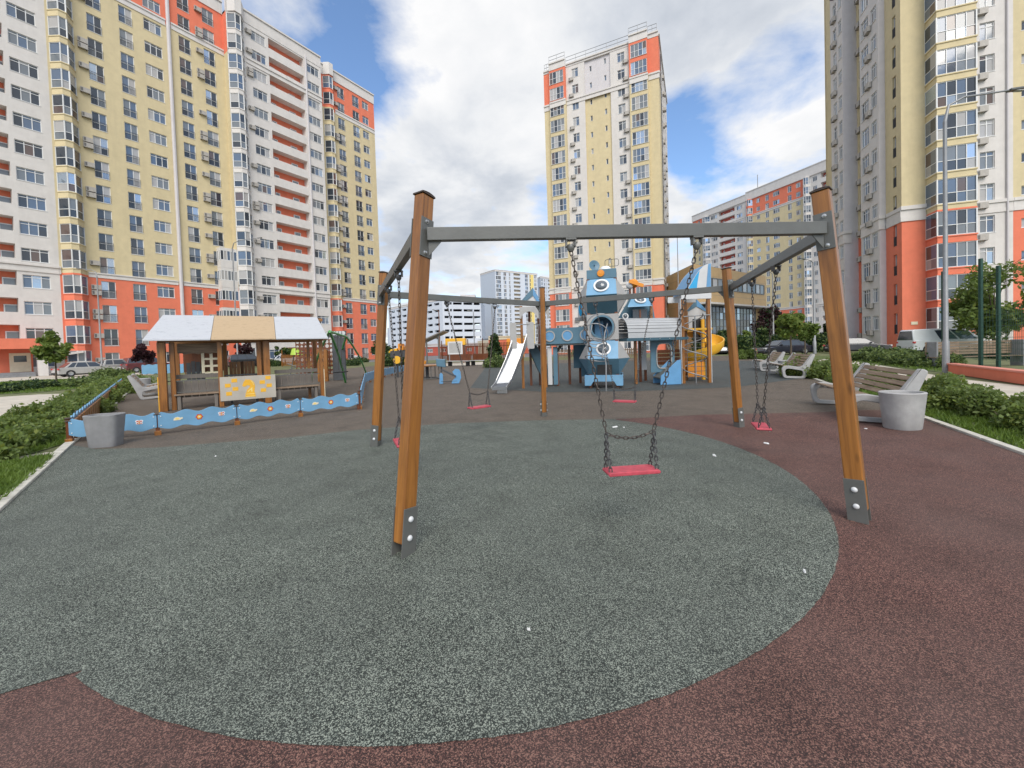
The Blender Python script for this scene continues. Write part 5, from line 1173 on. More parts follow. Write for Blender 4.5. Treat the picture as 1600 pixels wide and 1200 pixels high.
def fence(label, pts, decor=True, h1=.415, h0=.12, boards=False, group=None):
    P0 = pts[0]; t = thing('wavy_fence', label, 'fence', P0)
    for i in range(len(pts) - 1):
        a, b = pts[i] - P0, pts[i + 1] - P0; d = (b - a); ln = d.length; d.normalize(); rz = math.atan2(d.y, d.x); T = Tz(a, rz)
        mb = MB(); mb.prism([(x + .008, z) for x, z in wave_panel(ln - .016, h0, h1, .03)], -.012, .012); pn = mb.build('panel', 'blue', t, bevel=.003); pn.matrix_local = T
        if decor:
            s = -.0125
            mb = MB(); flower(mb, ln * .50, (h0 + h1) / 2, .058, s, 0, 1); mb.build('flower', ['redpaint', 'yellow', 'cream'], pn)
            mb = MB(); cx, cz = ln * .79, (h0 + h1) / 2 + .01
            for q, sx in ((35, 1), (145, 1), (-35, .75), (215, .75)): mb.prism([(cx + math.cos(R(q)) * .034 + .03 * sx * math.cos(2 * math.pi * j / 10), cz + math.sin(R(q)) * .034 + .024 * sx * math.sin(2 * math.pi * j / 10)) for j in range(10)], s - .004, s, mi=0)
            for q, sx in ((35, .5), (145, .5), (-35, .4), (215, .4)): mb.prism([(cx + math.cos(R(q)) * .032 + .03 * sx * math.cos(2 * math.pi * j / 8), cz + math.sin(R(q)) * .032 + .024 * sx * math.sin(2 * math.pi * j / 8)) for j in range(8)], s - .007, s - .0045, mi=1)
            mb.prism(circ(cx, cz, .008, .045, 8), s - .010, s - .0072, mi=2)
            mb.build('butterfly', ['white', 'redpaint', 'orange'], pn)
            mb = MB(); cx, cz = ln * .23, (h0 + h1) / 2
            mb.prism([(cx - .055, cz - .022), (cx + .05, cz - .022), (cx + .062, cz - .005), (cx + .05, cz + .025), (cx + .01, cz + .042), (cx - .03, cz + .036), (cx - .052, cz + .012)], s - .005, s, mi=0)
            mb.prism(circ(cx + .068, cz + .012, .018, .018, 8), s - .0045, s - .0005, mi=0); mb.prism(circ(cx, cz + .01, .03, .018, 10), s - .008, s - .0052, mi=1)
            mb.build('turtle', ['cream', 'paleyellow'], pn)
        if decor:
            mb = MB()
            for x in (.05, ln - .05):
                for z in (h0 + .06, h1 - .06): mb.ball(Vector((x, -.014, z)), .010, 8)
            mb.build('screw', 'white', pn)
        # post with a brown cap, and the four white screws that hold the boards
        mb = MB(); mb.box(-.03, .03, .0135, .07, 0, h1 - .03); po = mb.build('post', 'redwood', t, bevel=.004); po.matrix_local = T
        mb = MB(); mb.box(-.05, .05, -.014, .08, h1 - .028, h1 - .008); mb.build('post_cap', 'cap', po, bevel=.004)
        mb = MB(); mb.box(-.05, .05, -.02, .0132, -.01, .085); mb.build('post_foot', 'wood', po, bevel=.006)
        if boards:
            mb = MB(); nb = 3
            for k in range(nb): mb.box(ln * (k + .12) / nb, ln * (k + .88) / nb, -.055 if boards < 0 else .015, -.015 if boards < 0 else .055, .06, h1 - .05)
            bo = mb.build('board', 'wood', t, bevel=.004); bo.matrix_local = T
    d = (pts[-1] - pts[-2]).normalized(); T = Tz(pts[-1] - P0, math.atan2(d.y, d.x))
    mb = MB(); mb.box(-.03, .03, .0135, .07, 0, h1 - .03); po = mb.build('post', 'redwood', t, bevel=.004); po.matrix_local = T
    mb = MB(); mb.box(-.05, .05, -.014, .08, h1 - .028, h1 - .008); mb.build('post_cap', 'cap', po, bevel=.004)
    return t
F0 = gp(108, 693)
fp = [F0] + [gp(x, y) for x, y in ((247, 680), (371, 664), (470, 651), (561, 640))]
fence('front run of the low sky-blue wavy fence with painted flowers, butterflies and turtles', fp)
side = [fp[-1] + Vector((.03, .08, 0))]; tgt = [gp(x, y) for x, y in ((571, 601), (587, 594), (602, 589.5), (632, 582))]
pl = [side[0]] + tgt; out = [pl[0]]
for a, b in zip(pl, pl[1:]):
    n = max(1, round((b - a).length / 1.35)); out += [a.lerp(b, k / n) for k in range(1, n + 1)]
fence('wavy blue fence running back from the pavilion corner to the yellow spring toys', out, decor=False, h1=.50)
bk = F0 + (gp(188, 607) - F0).normalized() * 24; n = 18
fence('left fence run with brown boards behind blue panels, between hedge and bench', [F0.lerp(bk, k / n) + Vector((-.04, .09, 0)) for k in range(n + 1)], decor=False, boards=-1, h1=.46)
lb = gp(222, 592); fence('short pale blue fence piece closing the far left corner behind the bench', [lb, lb + Vector((1.35, .35, 0)), lb + Vector((2.7, .7, 0)), lb + Vector((4.0, 1.05, 0))], decor=False, h1=1.05, h0=.35)
# ------------------------------------------------------------------ concrete-sided benches and bins
def rounded(pts, rads, n=5):
    out = []
    for i, (x, z) in enumerate(pts):
        a = Vector(pts[i - 1]); c = Vector(pts[(i + 1) % len(pts)]); p = Vector((x, z)); r = rads[i] if isinstance(rads, list) else rads
        u_ = (a - p).normalized(); v_ = (c - p).normalized(); r = min(r, (a - p).length * .49, (c - p).length * .49)
        for k in range(n + 1):
            t = k / n; q = (p + u_ * r) * (1 - t) ** 2 + p * 2 * t * (1 - t) + (p + v_ * r) * t * t; out.append((q.x, q.y))
    return out
BENCH = None
def make_bench(name, label, loc, rz, ln=1.75):
    t = thing(name, label, 'bench', loc, rz, 'concrete-sided benches with wooden slats')
    # local: x along the bench, y back; side profile in (y, z)
    outer = [(-.36, .03), (.30, .0), (.36, .18), (.62, .88), (.52, .92), (.20, .42), (-.20, .50), (-.42, .44), (-.40, .2)]
    hole = [(-.27, .10), (.22, .08), (.25, .18), (.24, .26), (.20, .30), (.10, .32), (-.20, .38), (-.31, .35), (-.31, .2)]
    ro, rh = rounded(outer, [.10, .08, .1, .05, .05, .12, .12, .10, .1], 4), rounded(hole, .06, 4)
    for x in (-ln / 2, ln / 2):
        mb = MB(); T = Matrix(((0, 1, 0, 0), (1, 0, 0, 0), (0, 0, 1, 0), (0, 0, 0, 1)))
        mb.ring(ro, rh, x - .055, x + .055, T=T); mb.build('side_frame', 'concrete_light', t, smooth=35, bevel=.012)
    mb = MB(); w_ = ln - .11
    for k in range(5):
        y = -.30 + k * .105; z = .475 - k * .022; mb.hexa([Matrix.Translation((0, y, z)) @ Matrix.Rotation(R(-12), 4, 'X') @ Vector(p) for p in ((-w_ / 2, -.043, -.014), (w_ / 2, -.043, -.014), (w_ / 2, .043, -.014), (-w_ / 2, .043, -.014), (-w_ / 2, -.043, .014), (w_ / 2, -.043, .014), (w_ / 2, .043, .014), (-w_ / 2, .043, .014))])
    mb.build('seat', 'slat', t, bevel=.004)
    mb = MB()
    for k in range(5):
        f = k / 4; y = .27 + .24 * f; z = .47 + .36 * f; mb.hexa([Matrix.Translation((0, y, z)) @ Matrix.Rotation(R(56), 4, 'X') @ Vector(p) for p in ((-w_ / 2, -.041, -.014), (w_ / 2, -.041, -.014), (w_ / 2, .041, -.014), (-w_ / 2, .041, -.014), (-w_ / 2, -.041, .014), (w_ / 2, -.041, .014), (w_ / 2, .041, .014), (-w_ / 2, .041, .014))])
    mb.build('backrest', 'slat', t, bevel=.004)
    return t
kang = math.atan2(kdir.y, kdir.x)
# near right bench: its near end frame stands at the bin; seat faces the playground (to the left)
def place_bench(pn, pf, label):
    """pn, pf: ground points of the near and far end frames"""
    c = (pn + pf) / 2; d = pf - pn; rz = math.atan2(-d.y, -d.x); return c, rz, d.length
b1n, b1f = gp(1372, 661), gp(1303, 632)
c, rz, ln = place_bench(b1n, b1f, ''); bench1 = make_bench('bench', 'large slatted bench behind the leaning front right post beside the round concrete bin', c, rz, ln)
def bench_like(pn, pf, label):
    c, rz, ln = place_bench(pn, pf, ''); b = copy_tree(bench1, label, c, rz); b.scale = (min(1.0, ln / 1.75) if False else 1, 1, 1); return b
bench_like(gp(1247, 593), gp(1213, 584), 'middle bench of the right row, standing just beyond the leaning post')
bench_like(gp(1207, 582), gp(1186, 575), 'farthest bench of the right row, in front of the dark parked saloon')
bl_n = gp(214, 626); d = Vector((kl1 - kl0)).normalized(); left_b = copy_tree(bench1, 'bench inside the left fence, seen from its concrete end', bl_n + Vector((-.55, 1.2, 0)), math.atan2(d.y, d.x) - R(0))
def make_bin(label, loc, rt, rb, h, rz=0.0, sy=.8, m='concrete', ex=2.3):
    t = thing('concrete_bin', label, 'litter bin', loc, rz, 'concrete litter bins')
    def sq(mb):      # from round towards a rounded square in plan
        for i, (x, y, z) in enumerate(mb.v):
            r_ = math.hypot(x, y / sy)
            if r_ > 1e-6:
                c, s_ = abs(x / r_), abs(y / sy / r_); f = (c ** ex + s_ ** ex) ** (-1 / ex) * (2 ** (1 / ex - .5)); f = (f + f) / 2; mb.v[i] = (x * f, y * f, z)
    mb = MB(); k = h
    mb.lathe([(.001, .0), (rb * .96, .0), (rb, .015), (rb + (rt - rb) * .5, k * .5), (rt, k - .03), (rt + .006, k - .012), (rt - .004, k), (rt - .04, k), (rt - .05, k - .02), (rb - .045, .06), (.001, .06)], 40, 0, 1, sy)
    sq(mb); mb.build('shell', m, t, smooth=38)
    mb = MB(); mb.lathe([(.001, k * .55), (rt - .075, k * .55), (rt - .06, k - .05), (rt - .066, k - .05), (rt - .08, k * .56), (.001, k * .56)], 24, 0, 1, sy); sq(mb); mb.build('liner', 'black', t, smooth=38)
    return t
make_bin('round grey concrete bin at the near end of the large right bench', gp(1410, 669), .305, .25, .575, R(10), .85, 'concrete_light')
make_bin('wide grey concrete bin in front of the left corner of the wavy fence', gp(166, 697), .30, .245, .545, R(10), .62, 'concrete', 4.5)
make_bin('small pale bin between the two far benches on the right', gp(1229, 583), .34, .28, .56, 0, .8, 'concrete_light')
make_bin('pale bin behind the left bench inside the fence', gp(222, 612), .36, .30, .6, 0, .8, 'concrete_light')
# ------------------------------------------------------------------ robot play structure with slide, bridge, tunnel and spiral tower
YF = 13.5
base = gp(945, 604); PS = thing('play_structure', 'blue and grey robot play structure with metal slide, porthole bridge, tunnel and yellow spiral slide', 'play structure', base)
def L3(px, py, Y): return at(px, py, Y) - base
def lb(name, x0, x1, y0, y1, z0, z1, m, par=None, bevel=.01):
    mb = MB(); mb.box(x0, x1, y0, y1, z0, z1); return mb.build(name, m, par or PS, bevel=bevel)
def ringobj(name, c, r, par, m='white', th=.055, dep=.05, axis='y', T=None):
    mb = MB(); T = T or Matrix.Translation(c)
    mb.ring(circ(0, 0, r, r, 28), circ(0, 0, r - th, r - th, 28), -dep, dep, T=T)
    return mb.build(name, m, par, smooth=40)
def dome(c, r, par, T=None):
    mb = MB(); T2 = (T or Matrix.Translation(c)) @ Matrix.Rotation(R(90), 4, 'X')
    mb.lathe([(r, 0), (r * .92, r * .22), (r * .72, r * .42), (r * .4, r * .55), (.001, r * .6)], 24, 0, T=T2); return mb.build('porthole_dome', 'clear', par, smooth=60)
# --- robot: two hexagonal bodies with a square neck between
RT = Matrix.Rotation(R(-16), 4, 'Z')
def hexbody(name, z0, zm, z1, hw0, hwm, hw1, dm, parts):
    """front faces slope out to zm then back; side faces are grey with a pointed flank"""
    d0 = .48
    lo = [(-hw0, -d0), (hw0, -d0), (hw0, d0), (-hw0, d0)]; mi = [(-hw0, -dm), (hw0, -dm), (hwm, -.12), (hwm, .12), (hw0, dm), (-hw0, dm), (-hwm, .12), (-hwm, -.12)]
    Vv = lambda p, z: RT @ Vector((p[0], p[1], z))
    def pan(nm, pts, m):
        c_ = sum(pts, Vector()) / len(pts); nrm = (pts[1] - pts[0]).cross(pts[2] - pts[0]).normalized(); nrm = nrm if nrm.dot(c_ - Vector((0, 0, zm))) > 0 else -nrm
        pts = [c_ + (p - c_) * .985 for p in pts]; mb = MB(); a = pts; b = [p - nrm * .03 for p in pts]; mb.face(a); mb.face(b[::-1])
        for i in range(len(a)): j = (i + 1) % len(a); mb.face([a[i], b[i], b[j], a[j]])
        return mb.build(nm, m, PS, bevel=.004), c_, nrm
    up, dn = parts; out = []
    for (zz, hw, cols) in ((z1, hw1, up), (z0, hw0, dn)):
        e = [(-hw, -d0), (hw, -d0), (hw, d0), (-hw, d0)]
        out.append(pan('front_panel', [Vv(e[0], zz), Vv(e[1], zz), Vv(mi[1], zm), Vv(mi[0], zm)], cols[0]))
        pan('back_panel', [Vv(e[2], zz), Vv(e[3], zz), Vv(mi[5], zm), Vv(mi[4], zm)], cols[0])
        for s in (0, 1):
            A = (e[1], e[2], mi[1], mi[2], mi[3], mi[4]) if s == 0 else (e[0], e[3], mi[0], mi[7], mi[6], mi[5])
            pan('side_panel', [Vv(A[0], zz), Vv(A[2], zm), Vv(A[3], zm)], cols[1]); pan('side_panel', [Vv(A[0], zz), Vv(A[3], zm), Vv(A[4], zm), Vv(A[1], zz)], cols[2]); pan('side_panel', [Vv(A[1], zz), Vv(A[4], zm), Vv(A[5], zm)], cols[1])
    return out
def port_on(c_, nrm, r, par, off=.0):
    up = Vector((0, 0, 1)); x = up.cross(-nrm).normalized(); z = (-nrm).cross(x).normalized() if False else x.cross(-nrm).normalized()
    M_ = Matrix((x, -nrm, x.cross(-nrm))).transposed().to_4x4(); T = Matrix.Translation(c_ + nrm * .01) @ M_
    rg = ringobj('porthole_ring', None, r, par, 'white', .058, .02, T=T); dome(None, r - .058, rg, T=Matrix.Translation(c_ + nrm * .004) @ M_)
zH = 3.98
lower = hexbody('lower', .44, 1.0, 1.62, .5, .86, .5, .82, (('blue', 'board', 'board'), ('slate', 'slate', 'slate')))
upper = hexbody('upper', 2.52, 3.12, 3.70, .5, .86, .47, .82, (('blue', 'board', 'board'), ('deepblue', 'board', 'board')))
port_on(lower[0][1] + Vector((0.02, 0, .02)), lower[0][2], .245, lower[0][0]); port_on(upper[0][1] + Vector((0.0, 0, .03)), upper[0][2], .255, upper[0][0])
mb = MB(); mb.box(-.2, .28, -.70, -.66, .46, .90, T=RT); mb.build('doorway', 'black', PS)
# neck: boards with a round way in
mb = MB(); n = 24; T = RT @ Matrix.Translation((0, -.50, 2.07)); hole = circ(-.02, 0, .345, .345, n, R(45)); sq = []
for i in range(n):
    a = R(45) + 2 * math.pi * i / n; q = max(abs(math.cos(a)), abs(math.sin(a))); sq.append((.52 * math.cos(a) / q, .435 * math.sin(a) / q))
mb.ring(sq, hole, -.02, .02, T=T); nk = mb.build('neck_panel', 'board', PS)
ringobj('neck_ring', None, .40, nk, 'slate', .06, .04, T=RT @ Matrix.Translation((-.02, -.525, 2.07)))
for x in (-.50, .50): lbp = MB(); lbp.box(x - .02, x + .02, -.48, .50, 1.63, 2.51, T=RT); lbp.build('neck_panel', 'board', PS)
mb = MB(); mb.box(-.5, .5, .48, .50, 1.63, 2.51, T=RT); mb.build('neck_panel', 'midblue', PS)
mb = MB(); mb.box(-.3, .0, .0, .2, 1.63, 2.3, T=RT); mb.box(.08, .3, -.1, .2, 1.63, 2.1, T=RT); mb.build('inner_panel', 'midblue', PS)
# feet
mb = MB(); ft = [(-.62, .10), (-.42, .10), (-.34, .24), (.34, .24), (.42, .10), (.62, .10), (.62, .46), (-.62, .46)]
mb.prism(ft, -.70, -.67, T=RT); mb.prism(ft, .62, .65, T=RT); mb.box(.6, .63, -.66, .61, .12, .45, T=RT); mb.box(-.63, -.6, -.66, .61, .12, .45, T=RT); mb.build('foot_panel', 'blue', PS, bevel=.004)
mb = MB()
for x in (-.45, .45):
    for y in (-.45, .45): mb.box(x - .05, x + .05, y - .05, y + .05, 0, 3.7, T=RT)
mb.build('post', 'redwood', PS)
# head: box, dish, lamp, dome and aerial
mb = MB(); mb.box(-.49, .49, -.47, .47, 3.705, 4.02, T=RT); hd = mb.build('head_box', 'slate', PS, bevel=.01)
mb = MB(); mb.lathe([(.001, .05), (.11, .04), (.125, 0)], 20, 0, T=RT @ Matrix.Translation((-.02, -.475, 3.88)) @ Matrix.Rotation(R(90), 4, 'X')); mb.build('head_lamp', 'orange', hd, smooth=50)
mb = MB(); Td = RT @ Matrix.Translation((-.25, -.15, 4.22)) @ Matrix.Rotation(R(25), 4, 'Z') @ Matrix.Rotation(R(80), 4, 'X')
mb.lathe([(.001, -.02), (.16, .0), (.19, .03), (.17, .03), (.14, .02), (.001, 0)], 24, 0, T=Td); mb.lathe([(.001, .1), (.02, .1), (.02, .0)], 8, 0, T=Td); mb.tube([RT @ Vector((-.25, -.13, 4.02)), RT @ Vector((-.25, -.13, 4.12))], .02, 6); mb.build('dish', 'slate', hd, smooth=40)
mb = MB(); mb.lathe([(.2, 4.02), (.19, 4.1), (.13, 4.17), (.001, 4.2)], 20, 0, T=RT @ Matrix.Translation((.12, -.05, 0))); mb.build('roof_dome', 'white', hd, smooth=60)
mb = MB(); ax, az = .34, 4.30; rr = rounded([(ax - .23, az - .12), (ax + .23, az - .12), (ax + .23, az + .12), (ax - .23, az + .12)], .08, 4)
mb.tube([RT @ Vector((x, 0, z)) for x, z in rr], .011, 6, closed=True)
for dx in (-.1, 0, .1): mb.tube([RT @ Vector((ax + dx, 0, az - .12)), RT @ Vector((ax + dx, 0, az + .12))], .009, 5)
mb.tube([RT @ Vector((ax, 0, 4.02)), RT @ Vector((ax, 0, az))], .012, 6); mb.build('aerial', 'steel', hd)
# ring climber in front of the robot
ca = L3(948, 513, 13.1); mb = MB()
A_ = L3(945, 593, 12.45); 
for (px, py, Y, rad, til) in ((938, 512, 12.75, .46, 78), (930, 522, 12.7, .40, 55), (930, 536, 12.62, .36, 24), (932, 560, 12.55, .36, 14)):
    c_ = L3(px, py, Y); Tm = Matrix.Translation(c_) @ Matrix.Rotation(R(-til), 4, 'X') @ Matrix.Rotation(R(12), 4, 'Y')
    mb2 = MB(); mb2.tube([Tm @ Vector((rad * math.cos(2 * math.pi * k / 28), rad * math.sin(2 * math.pi * k / 28), 0)) for k in range(28)], .017, 6, closed=True); mb2.build('climbing_ring', 'lamp', PS, smooth=60)
for pts in ([(918, 553, 12.5), (921, 530, 12.6), (925, 508, 12.9)], [(941, 560, 12.4), (945, 520, 12.8), (949, 506, 13.0)], [(947, 598, 12.3), (947, 570, 12.4), (944, 548, 12.5)]):
    q = [L3(*p) for p in pts]; mb.tube(q, .02, 7)
q = L3(947, 600, 12.3); mb.tube([(q.x, q.y, 0), (q.x, q.y, .3)], .022, 7); mb.build('climber_pole', 'lamp', PS, smooth=60)
# --- bridge with three portholes
b0, b1 = L3(852, 538, 14.2), L3(927, 510, 13.75); z0, z1 = b0.z, b1.z; d = Vector((b1.x - b0.x, b1.y - b0.y, 0)); ln = d.length; TB = Tz(Vector((b0.x, b0.y, 0)), math.atan2(d.y, d.x))
mb = MB(); mb.box(0, ln, -.02, .02, z0, z1, T=TB); bp_ = mb.build('bridge_panel', 'slate', PS, bevel=.004)
mb = MB(); mb.box(0, ln, .9, .94, z0, z1, T=TB); mb.build('bridge_panel', 'slate', PS, bevel=.004)
mb = MB(); mb.box(0, ln, .03, .89, z0 - .06, z0, T=TB); mb.build('bridge_deck', 'steel', PS)
for f in (.10, .47, .84):
    T = TB @ Matrix.Translation((ln * f, -.03, (z0 + z1) / 2)); rg = ringobj('porthole_ring', None, .20, bp_, 'board', .04, .02, T=T)
    mb = MB(); mb.prism(circ(0, 0, .16, .16, 20), -.004, .004, T=T); mb.build('porthole_pane', 'midblue', rg)
# --- slide tower on the left
def pst(px, Y, zt, m='wood', w_=.09, z0=0):
    p = L3(px, 560, Y); return lb('post', p.x - w_ / 2, p.x + w_ / 2, p.y - w_ / 2, p.y + w_ / 2, z0, zt, m, bevel=.01)
zt = L3(820, 478, 13.9).z
for px, Y in ((816.5, 13.9), (829, 14.9), (852, 14.0), (843, 15.0)): pst(px, Y, zt, 'wood' if Y < 14.5 else 'redwood')
dk = L3(823, 538, 13.8).z; pL, pR = L3(812, 538, 13.8), L3(853, 538, 13.8)
lb('deck', pL.x, pR.x, pL.y, pL.y + 1.1, dk - .05, dk, 'steel')
for (xa, xb, ya, yb, Y) in ((797.5, 806.5, 504, 545, 13.5), (824, 834, 503, 545, 13.6)):
    p, q = L3(xa, yb, Y), L3(xb, ya, Y); pr = rounded([(p.x, p.z), (q.x, p.z), (q.x, q.z), (p.x, q.z)], .05, 3); mb = MB(); mb.prism(pr, p.y - .015, p.y + .015); mb.build('guard_panel', 'board', PS, bevel=.003)
p, q = L3(802, 507, 13.5), L3(828, 507, 13.6); mb = MB(); mb.tube([p, q], .018, 7); mb.tube([L3(834, 507, 13.6), L3(853, 509, 13.8)], .018, 7); mb.build('grab_rail', 'lamp', PS, smooth=60)
mb = MB(); p, q = L3(836, 535, 14.1), L3(850, 508, 14.1)
for k in range(6): x = p.x + (q.x - p.x) * k / 5; mb.tube([(x, p.y, p.z), (x, p.y, q.z)], .01, 5)
mb.build('railing_bars', 'lamp', PS)
# arches on two faces, blue pitched gables above
def arch(xa, xb, yb, yt, Y, turn=0.0):
    p, q = L3(xa, yb, Y), L3(xb, yt, Y); w_ = q.x - p.x; h_ = q.z - p.z; cx = (p.x + q.x) / 2; out = []; inn = []; r_ = w_ / 2 - .06
    mb = MB(); n = 14
    inner = [(cx + r_ * math.cos(math.pi * i / n), p.z + (h_ - .16) * math.sin(math.pi * i / n)) for i in range(n + 1)]; outer = [(q.x, p.z)] + [(cx + (w_ / 2) * max(-1, min(1, 1.5 * math.cos(math.pi * i / n))), p.z + h_ * min(1, 1.6 * math.sin(math.pi * i / n))) for i in range(1, n)] + [(p.x, p.z)]
    for i in range(n):
        for y in (p.y - .015, p.y + .015): mb.face([(outer[i][0], y, outer[i][1]), (outer[i + 1][0], y, outer[i + 1][1]), (inner[i + 1][0], y, inner[i + 1][1]), (inner[i][0], y, inner[i][1])])
        mb.face([(inner[i][0], p.y - .015, inner[i][1]), (inner[i + 1][0], p.y - .015, inner[i + 1][1]), (inner[i + 1][0], p.y + .015, inner[i + 1][1]), (inner[i][0], p.y + .015, inner[i][1])])
        mb.face([(outer[i][0], p.y - .015, outer[i][1]), (outer[i + 1][0], p.y - .015, outer[i + 1][1]), (outer[i + 1][0], p.y + .015, outer[i + 1][1]), (outer[i][0], p.y + .015, outer[i][1])])
    return mb.build('arch_panel', 'board', PS)
arch(812, 841, 498, 479, 13.7); arch(841.5, 858, 498, 481, 14.3)
def gable(xa, xb, yb, apx, ay, Y, wd=.13):
    p, q, a = L3(xa, yb, Y), L3(xb, yb, Y), L3(apx, ay, Y); mb = MB()
    mb.prism([(p.x, p.z - .25), (q.x, p.z - .25), (q.x, p.z), (a.x, a.z), (p.x, p.z)], p.y, p.y + .03); g = mb.build('gable', 'lboard', PS, bevel=.003)
    for e in (p, q):
        dx = -.06 if e is p else .06; mb = MB(); y0, y1 = p.y - .028, p.y - .004
        mb.hexa([(e.x + dx, y0, e.z - .08), (e.x + dx - math.copysign(wd * .9, dx), y0, e.z - .08), (a.x, y0, a.z - .22), (a.x, y0, a.z + .06), (e.x + dx, y1, e.z - .08), (e.x + dx - math.copysign(wd * .9, dx), y1, e.z - .08), (a.x, y1, a.z - .22), (a.x, y1, a.z + .06)]); mb.build('barge_board', 'slate' if dx < 0 else 'midblue', g)
gable(816, 843, 470, 832.5, 452, 13.8)
p, a = L3(816, 470, 13.8), L3(832.5, 452, 13.8)
for sx in (-1, 1):
    mb = MB(); e = L3(816 if sx < 0 else 843, 470, 13.8); mb.hexa([(e.x + sx * .05, p.y + .03, e.z - .04), (a.x, p.y + .03, a.z + .03), (a.x, p.y + 1.15, a.z + .03), (e.x + sx * .05, p.y + 1.15, e.z - .04), (e.x + sx * .05, p.y + .03, e.z - .01), (a.x, p.y + .03, a.z + .06), (a.x, p.y + 1.15, a.z + .06), (e.x + sx * .05, p.y + 1.15, e.z - .01)]); mb.build('tower_roof', 'slate', PS)
# steel slide
t0a, t0b = L3(804.5, 537, 13.6), L3(823, 537, 13.6); e0a, e0b = L3(776, 600.5, 12.75), L3(797.5, 599, 12.75); f0a, f0b = L3(768.5, 605, 12.35), L3(791, 604, 12.35)
mb = MB(); sec = [(t0a, t0b), (t0a.lerp(e0a, .5) + Vector((0, 0, -.02)), t0b.lerp(e0b, .5) + Vector((0, 0, -.02))), (e0a + Vector((0, 0, .03)), e0b + Vector((0, 0, .03))), (e0a.lerp(f0a, .35), e0b.lerp(f0b, .35)), (f0a, f0b)]
for (a, b), (c_, d_) in zip(sec, sec[1:]): mb.face([a, c_, d_, b]); mb.face([x - Vector((0, 0, .03)) for x in (b, d_, c_, a)])
a, b = sec[-1]; mb.face([a, b, b - Vector((0, 0, .10)), a - Vector((0, 0, .10))]); sl_ = mb.build('slide', 'slide', PS, smooth=30)
for s in (0, 1):
    mb = MB(); hs = [.34, .17, .10, .07, .02]
    for i in range(4):
        p, q = sec[i][s], sec[i + 1][s]; o = Vector((.028 if s else -.028, 0, 0)); mb.hexa([p - Vector((0, 0, .04)), q - Vector((0, 0, .04)), q - Vector((0, 0, .04)) + o, p - Vector((0, 0, .04)) + o, p + Vector((0, 0, hs[i])), q + Vector((0, 0, hs[i + 1])), q + Vector((0, 0, hs[i + 1])) + o, p + Vector((0, 0, hs[i])) + o])
    mb.build('slide_side', 'zinc', sl_, bevel=.006)
mb = MB(); a, b = sec[3][0].lerp(sec[3][1], .5), None; mb.box(a.x - .16, a.x + .16, a.y - .03, a.y + .03, 0, a.z - .035); mb.build('slide_leg', 'zinc', sl_)
# stairs with slate cheeks, behind the tall back swing post
sA, sB = L3(832, 541, 14.4), L3(858, 585, 14.0); mb = MB()
for k in range(6):
    f = k / 5; x = sA.x + (sB.x - sA.x) * f; z = sA.z + (sB.z - .2 - sA.z) * f + .05; y = sA.y; mb.box(x - .13, x + .16, y, y + .7, z - .02, z + .02)
mb.build('stair_tread', 'black', PS)
for yy in (-.03, .71):
    mb = MB(); mb.hexa([(sA.x - .12, sA.y + yy, sA.z - .15), (sB.x - .1, sA.y + yy, .02), (sB.x - .1, sA.y + yy + .03, .02), (sA.x - .12, sA.y + yy + .03, sA.z - .15), (sA.x + .1, sA.y + yy, sA.z + .12), (sB.x + .22, sA.y + yy, .32), (sB.x + .22, sA.y + yy + .03, .32), (sA.x + .1, sA.y + yy + .03, sA.z + .12)]); mb.build('stair_cheek', 'deepblue', PS)
for px in (857, 866):
    p = L3(px, 585, 14.3); lb('stair_panel', p.x - .02, p.x + .14, p.y - .015, p.y + .015, .06, 1.45, 'lboard' if px < 860 else 'slate')
for px, Y, z_, m in ((870.5, 14.5, 1.2, 'redwood'), (889.5, 14.9, 2.2, 'redwood'), (906, 15.3, 2.2, 'redwood'), (1000, 15.0, 2.2, 'redwood'), (993, 14.2, 2.2, 'wood'), (1008, 15.4, 3.0, 'redwood')): pst(px, Y, z_, m)
p, q = L3(868, 552, 14.6), L3(880, 535, 14.6); mb = MB(); mb.beam(p, q, .05, .1); mb.build('brace', 'dboard', PS)
for px, ya, yb in ((903, 535, 575), (915, 537, 588), (1004, 535, 578)): p, q = L3(px, yb, 15), L3(px, ya, 15); lb('side_board', p.x - .16, p.x + .16, p.y - .015, p.y + .015, p.z, q.z, 'slate' if px != 1004 else 'lboard')
# --- right-hand module behind the robot: blue roof with porthole, cabin below
cA = L3(970, 498, 15.2); 
mb = MB(); e = [L3(966, 497, 14.5), L3(984, 466, 14.5), L3(1016, 462, 14.6), L3(1022, 499, 14.6)]
mb.prism([(v_.x, v_.z) for v_ in e], e[0].y, e[0].y + .03); mb.build('cabin_panel', 'slate', PS)
c1, c2, c3, c4 = L3(981, 480, 14.0), L3(1019, 478, 14.0), L3(1011, 462, 14.5), L3(989, 463, 14.5)
mb = MB(); mb.hexa([c1, c2, c3, c4] + [x + Vector((0, .02, .04)) for x in (c1, c2, c3, c4)]); cr_ = mb.build('cabin_roof', 'blue', PS, bevel=.004)
ctr = (c1 + c2 + c3 + c4) / 4; nr = (c2 - c1).cross(c3 - c1).normalized(); nr = nr if nr.y < 0 else -nr; port_on(ctr + nr * .05, nr, .2, cr_)
mb = MB(); p, q = L3(989, 497, 14.2), L3(1011, 483, 14.2); mb.box(p.x, q.x, p.y, p.y + .03, p.z, q.z); cw = mb.build('cabin_window', 'g0', PS); mb = MB(); mb.box((p.x + q.x) / 2 - .03, (p.x + q.x) / 2 + .03, p.y - .03, p.y - .002, p.z, q.z); mb.build('window_bar', 'redwood', cw)
pst(1019, 14.3, L3(1019, 478, 14.3).z, 'wood', z0=1.5); p = L3(977, 494, 14.1); mb = MB(); T = Matrix.Translation(p); rg = ringobj('porthole_ring', None, .11, PS, 'white', .035, .02, T=T); dome(None, .075, rg, T=T)
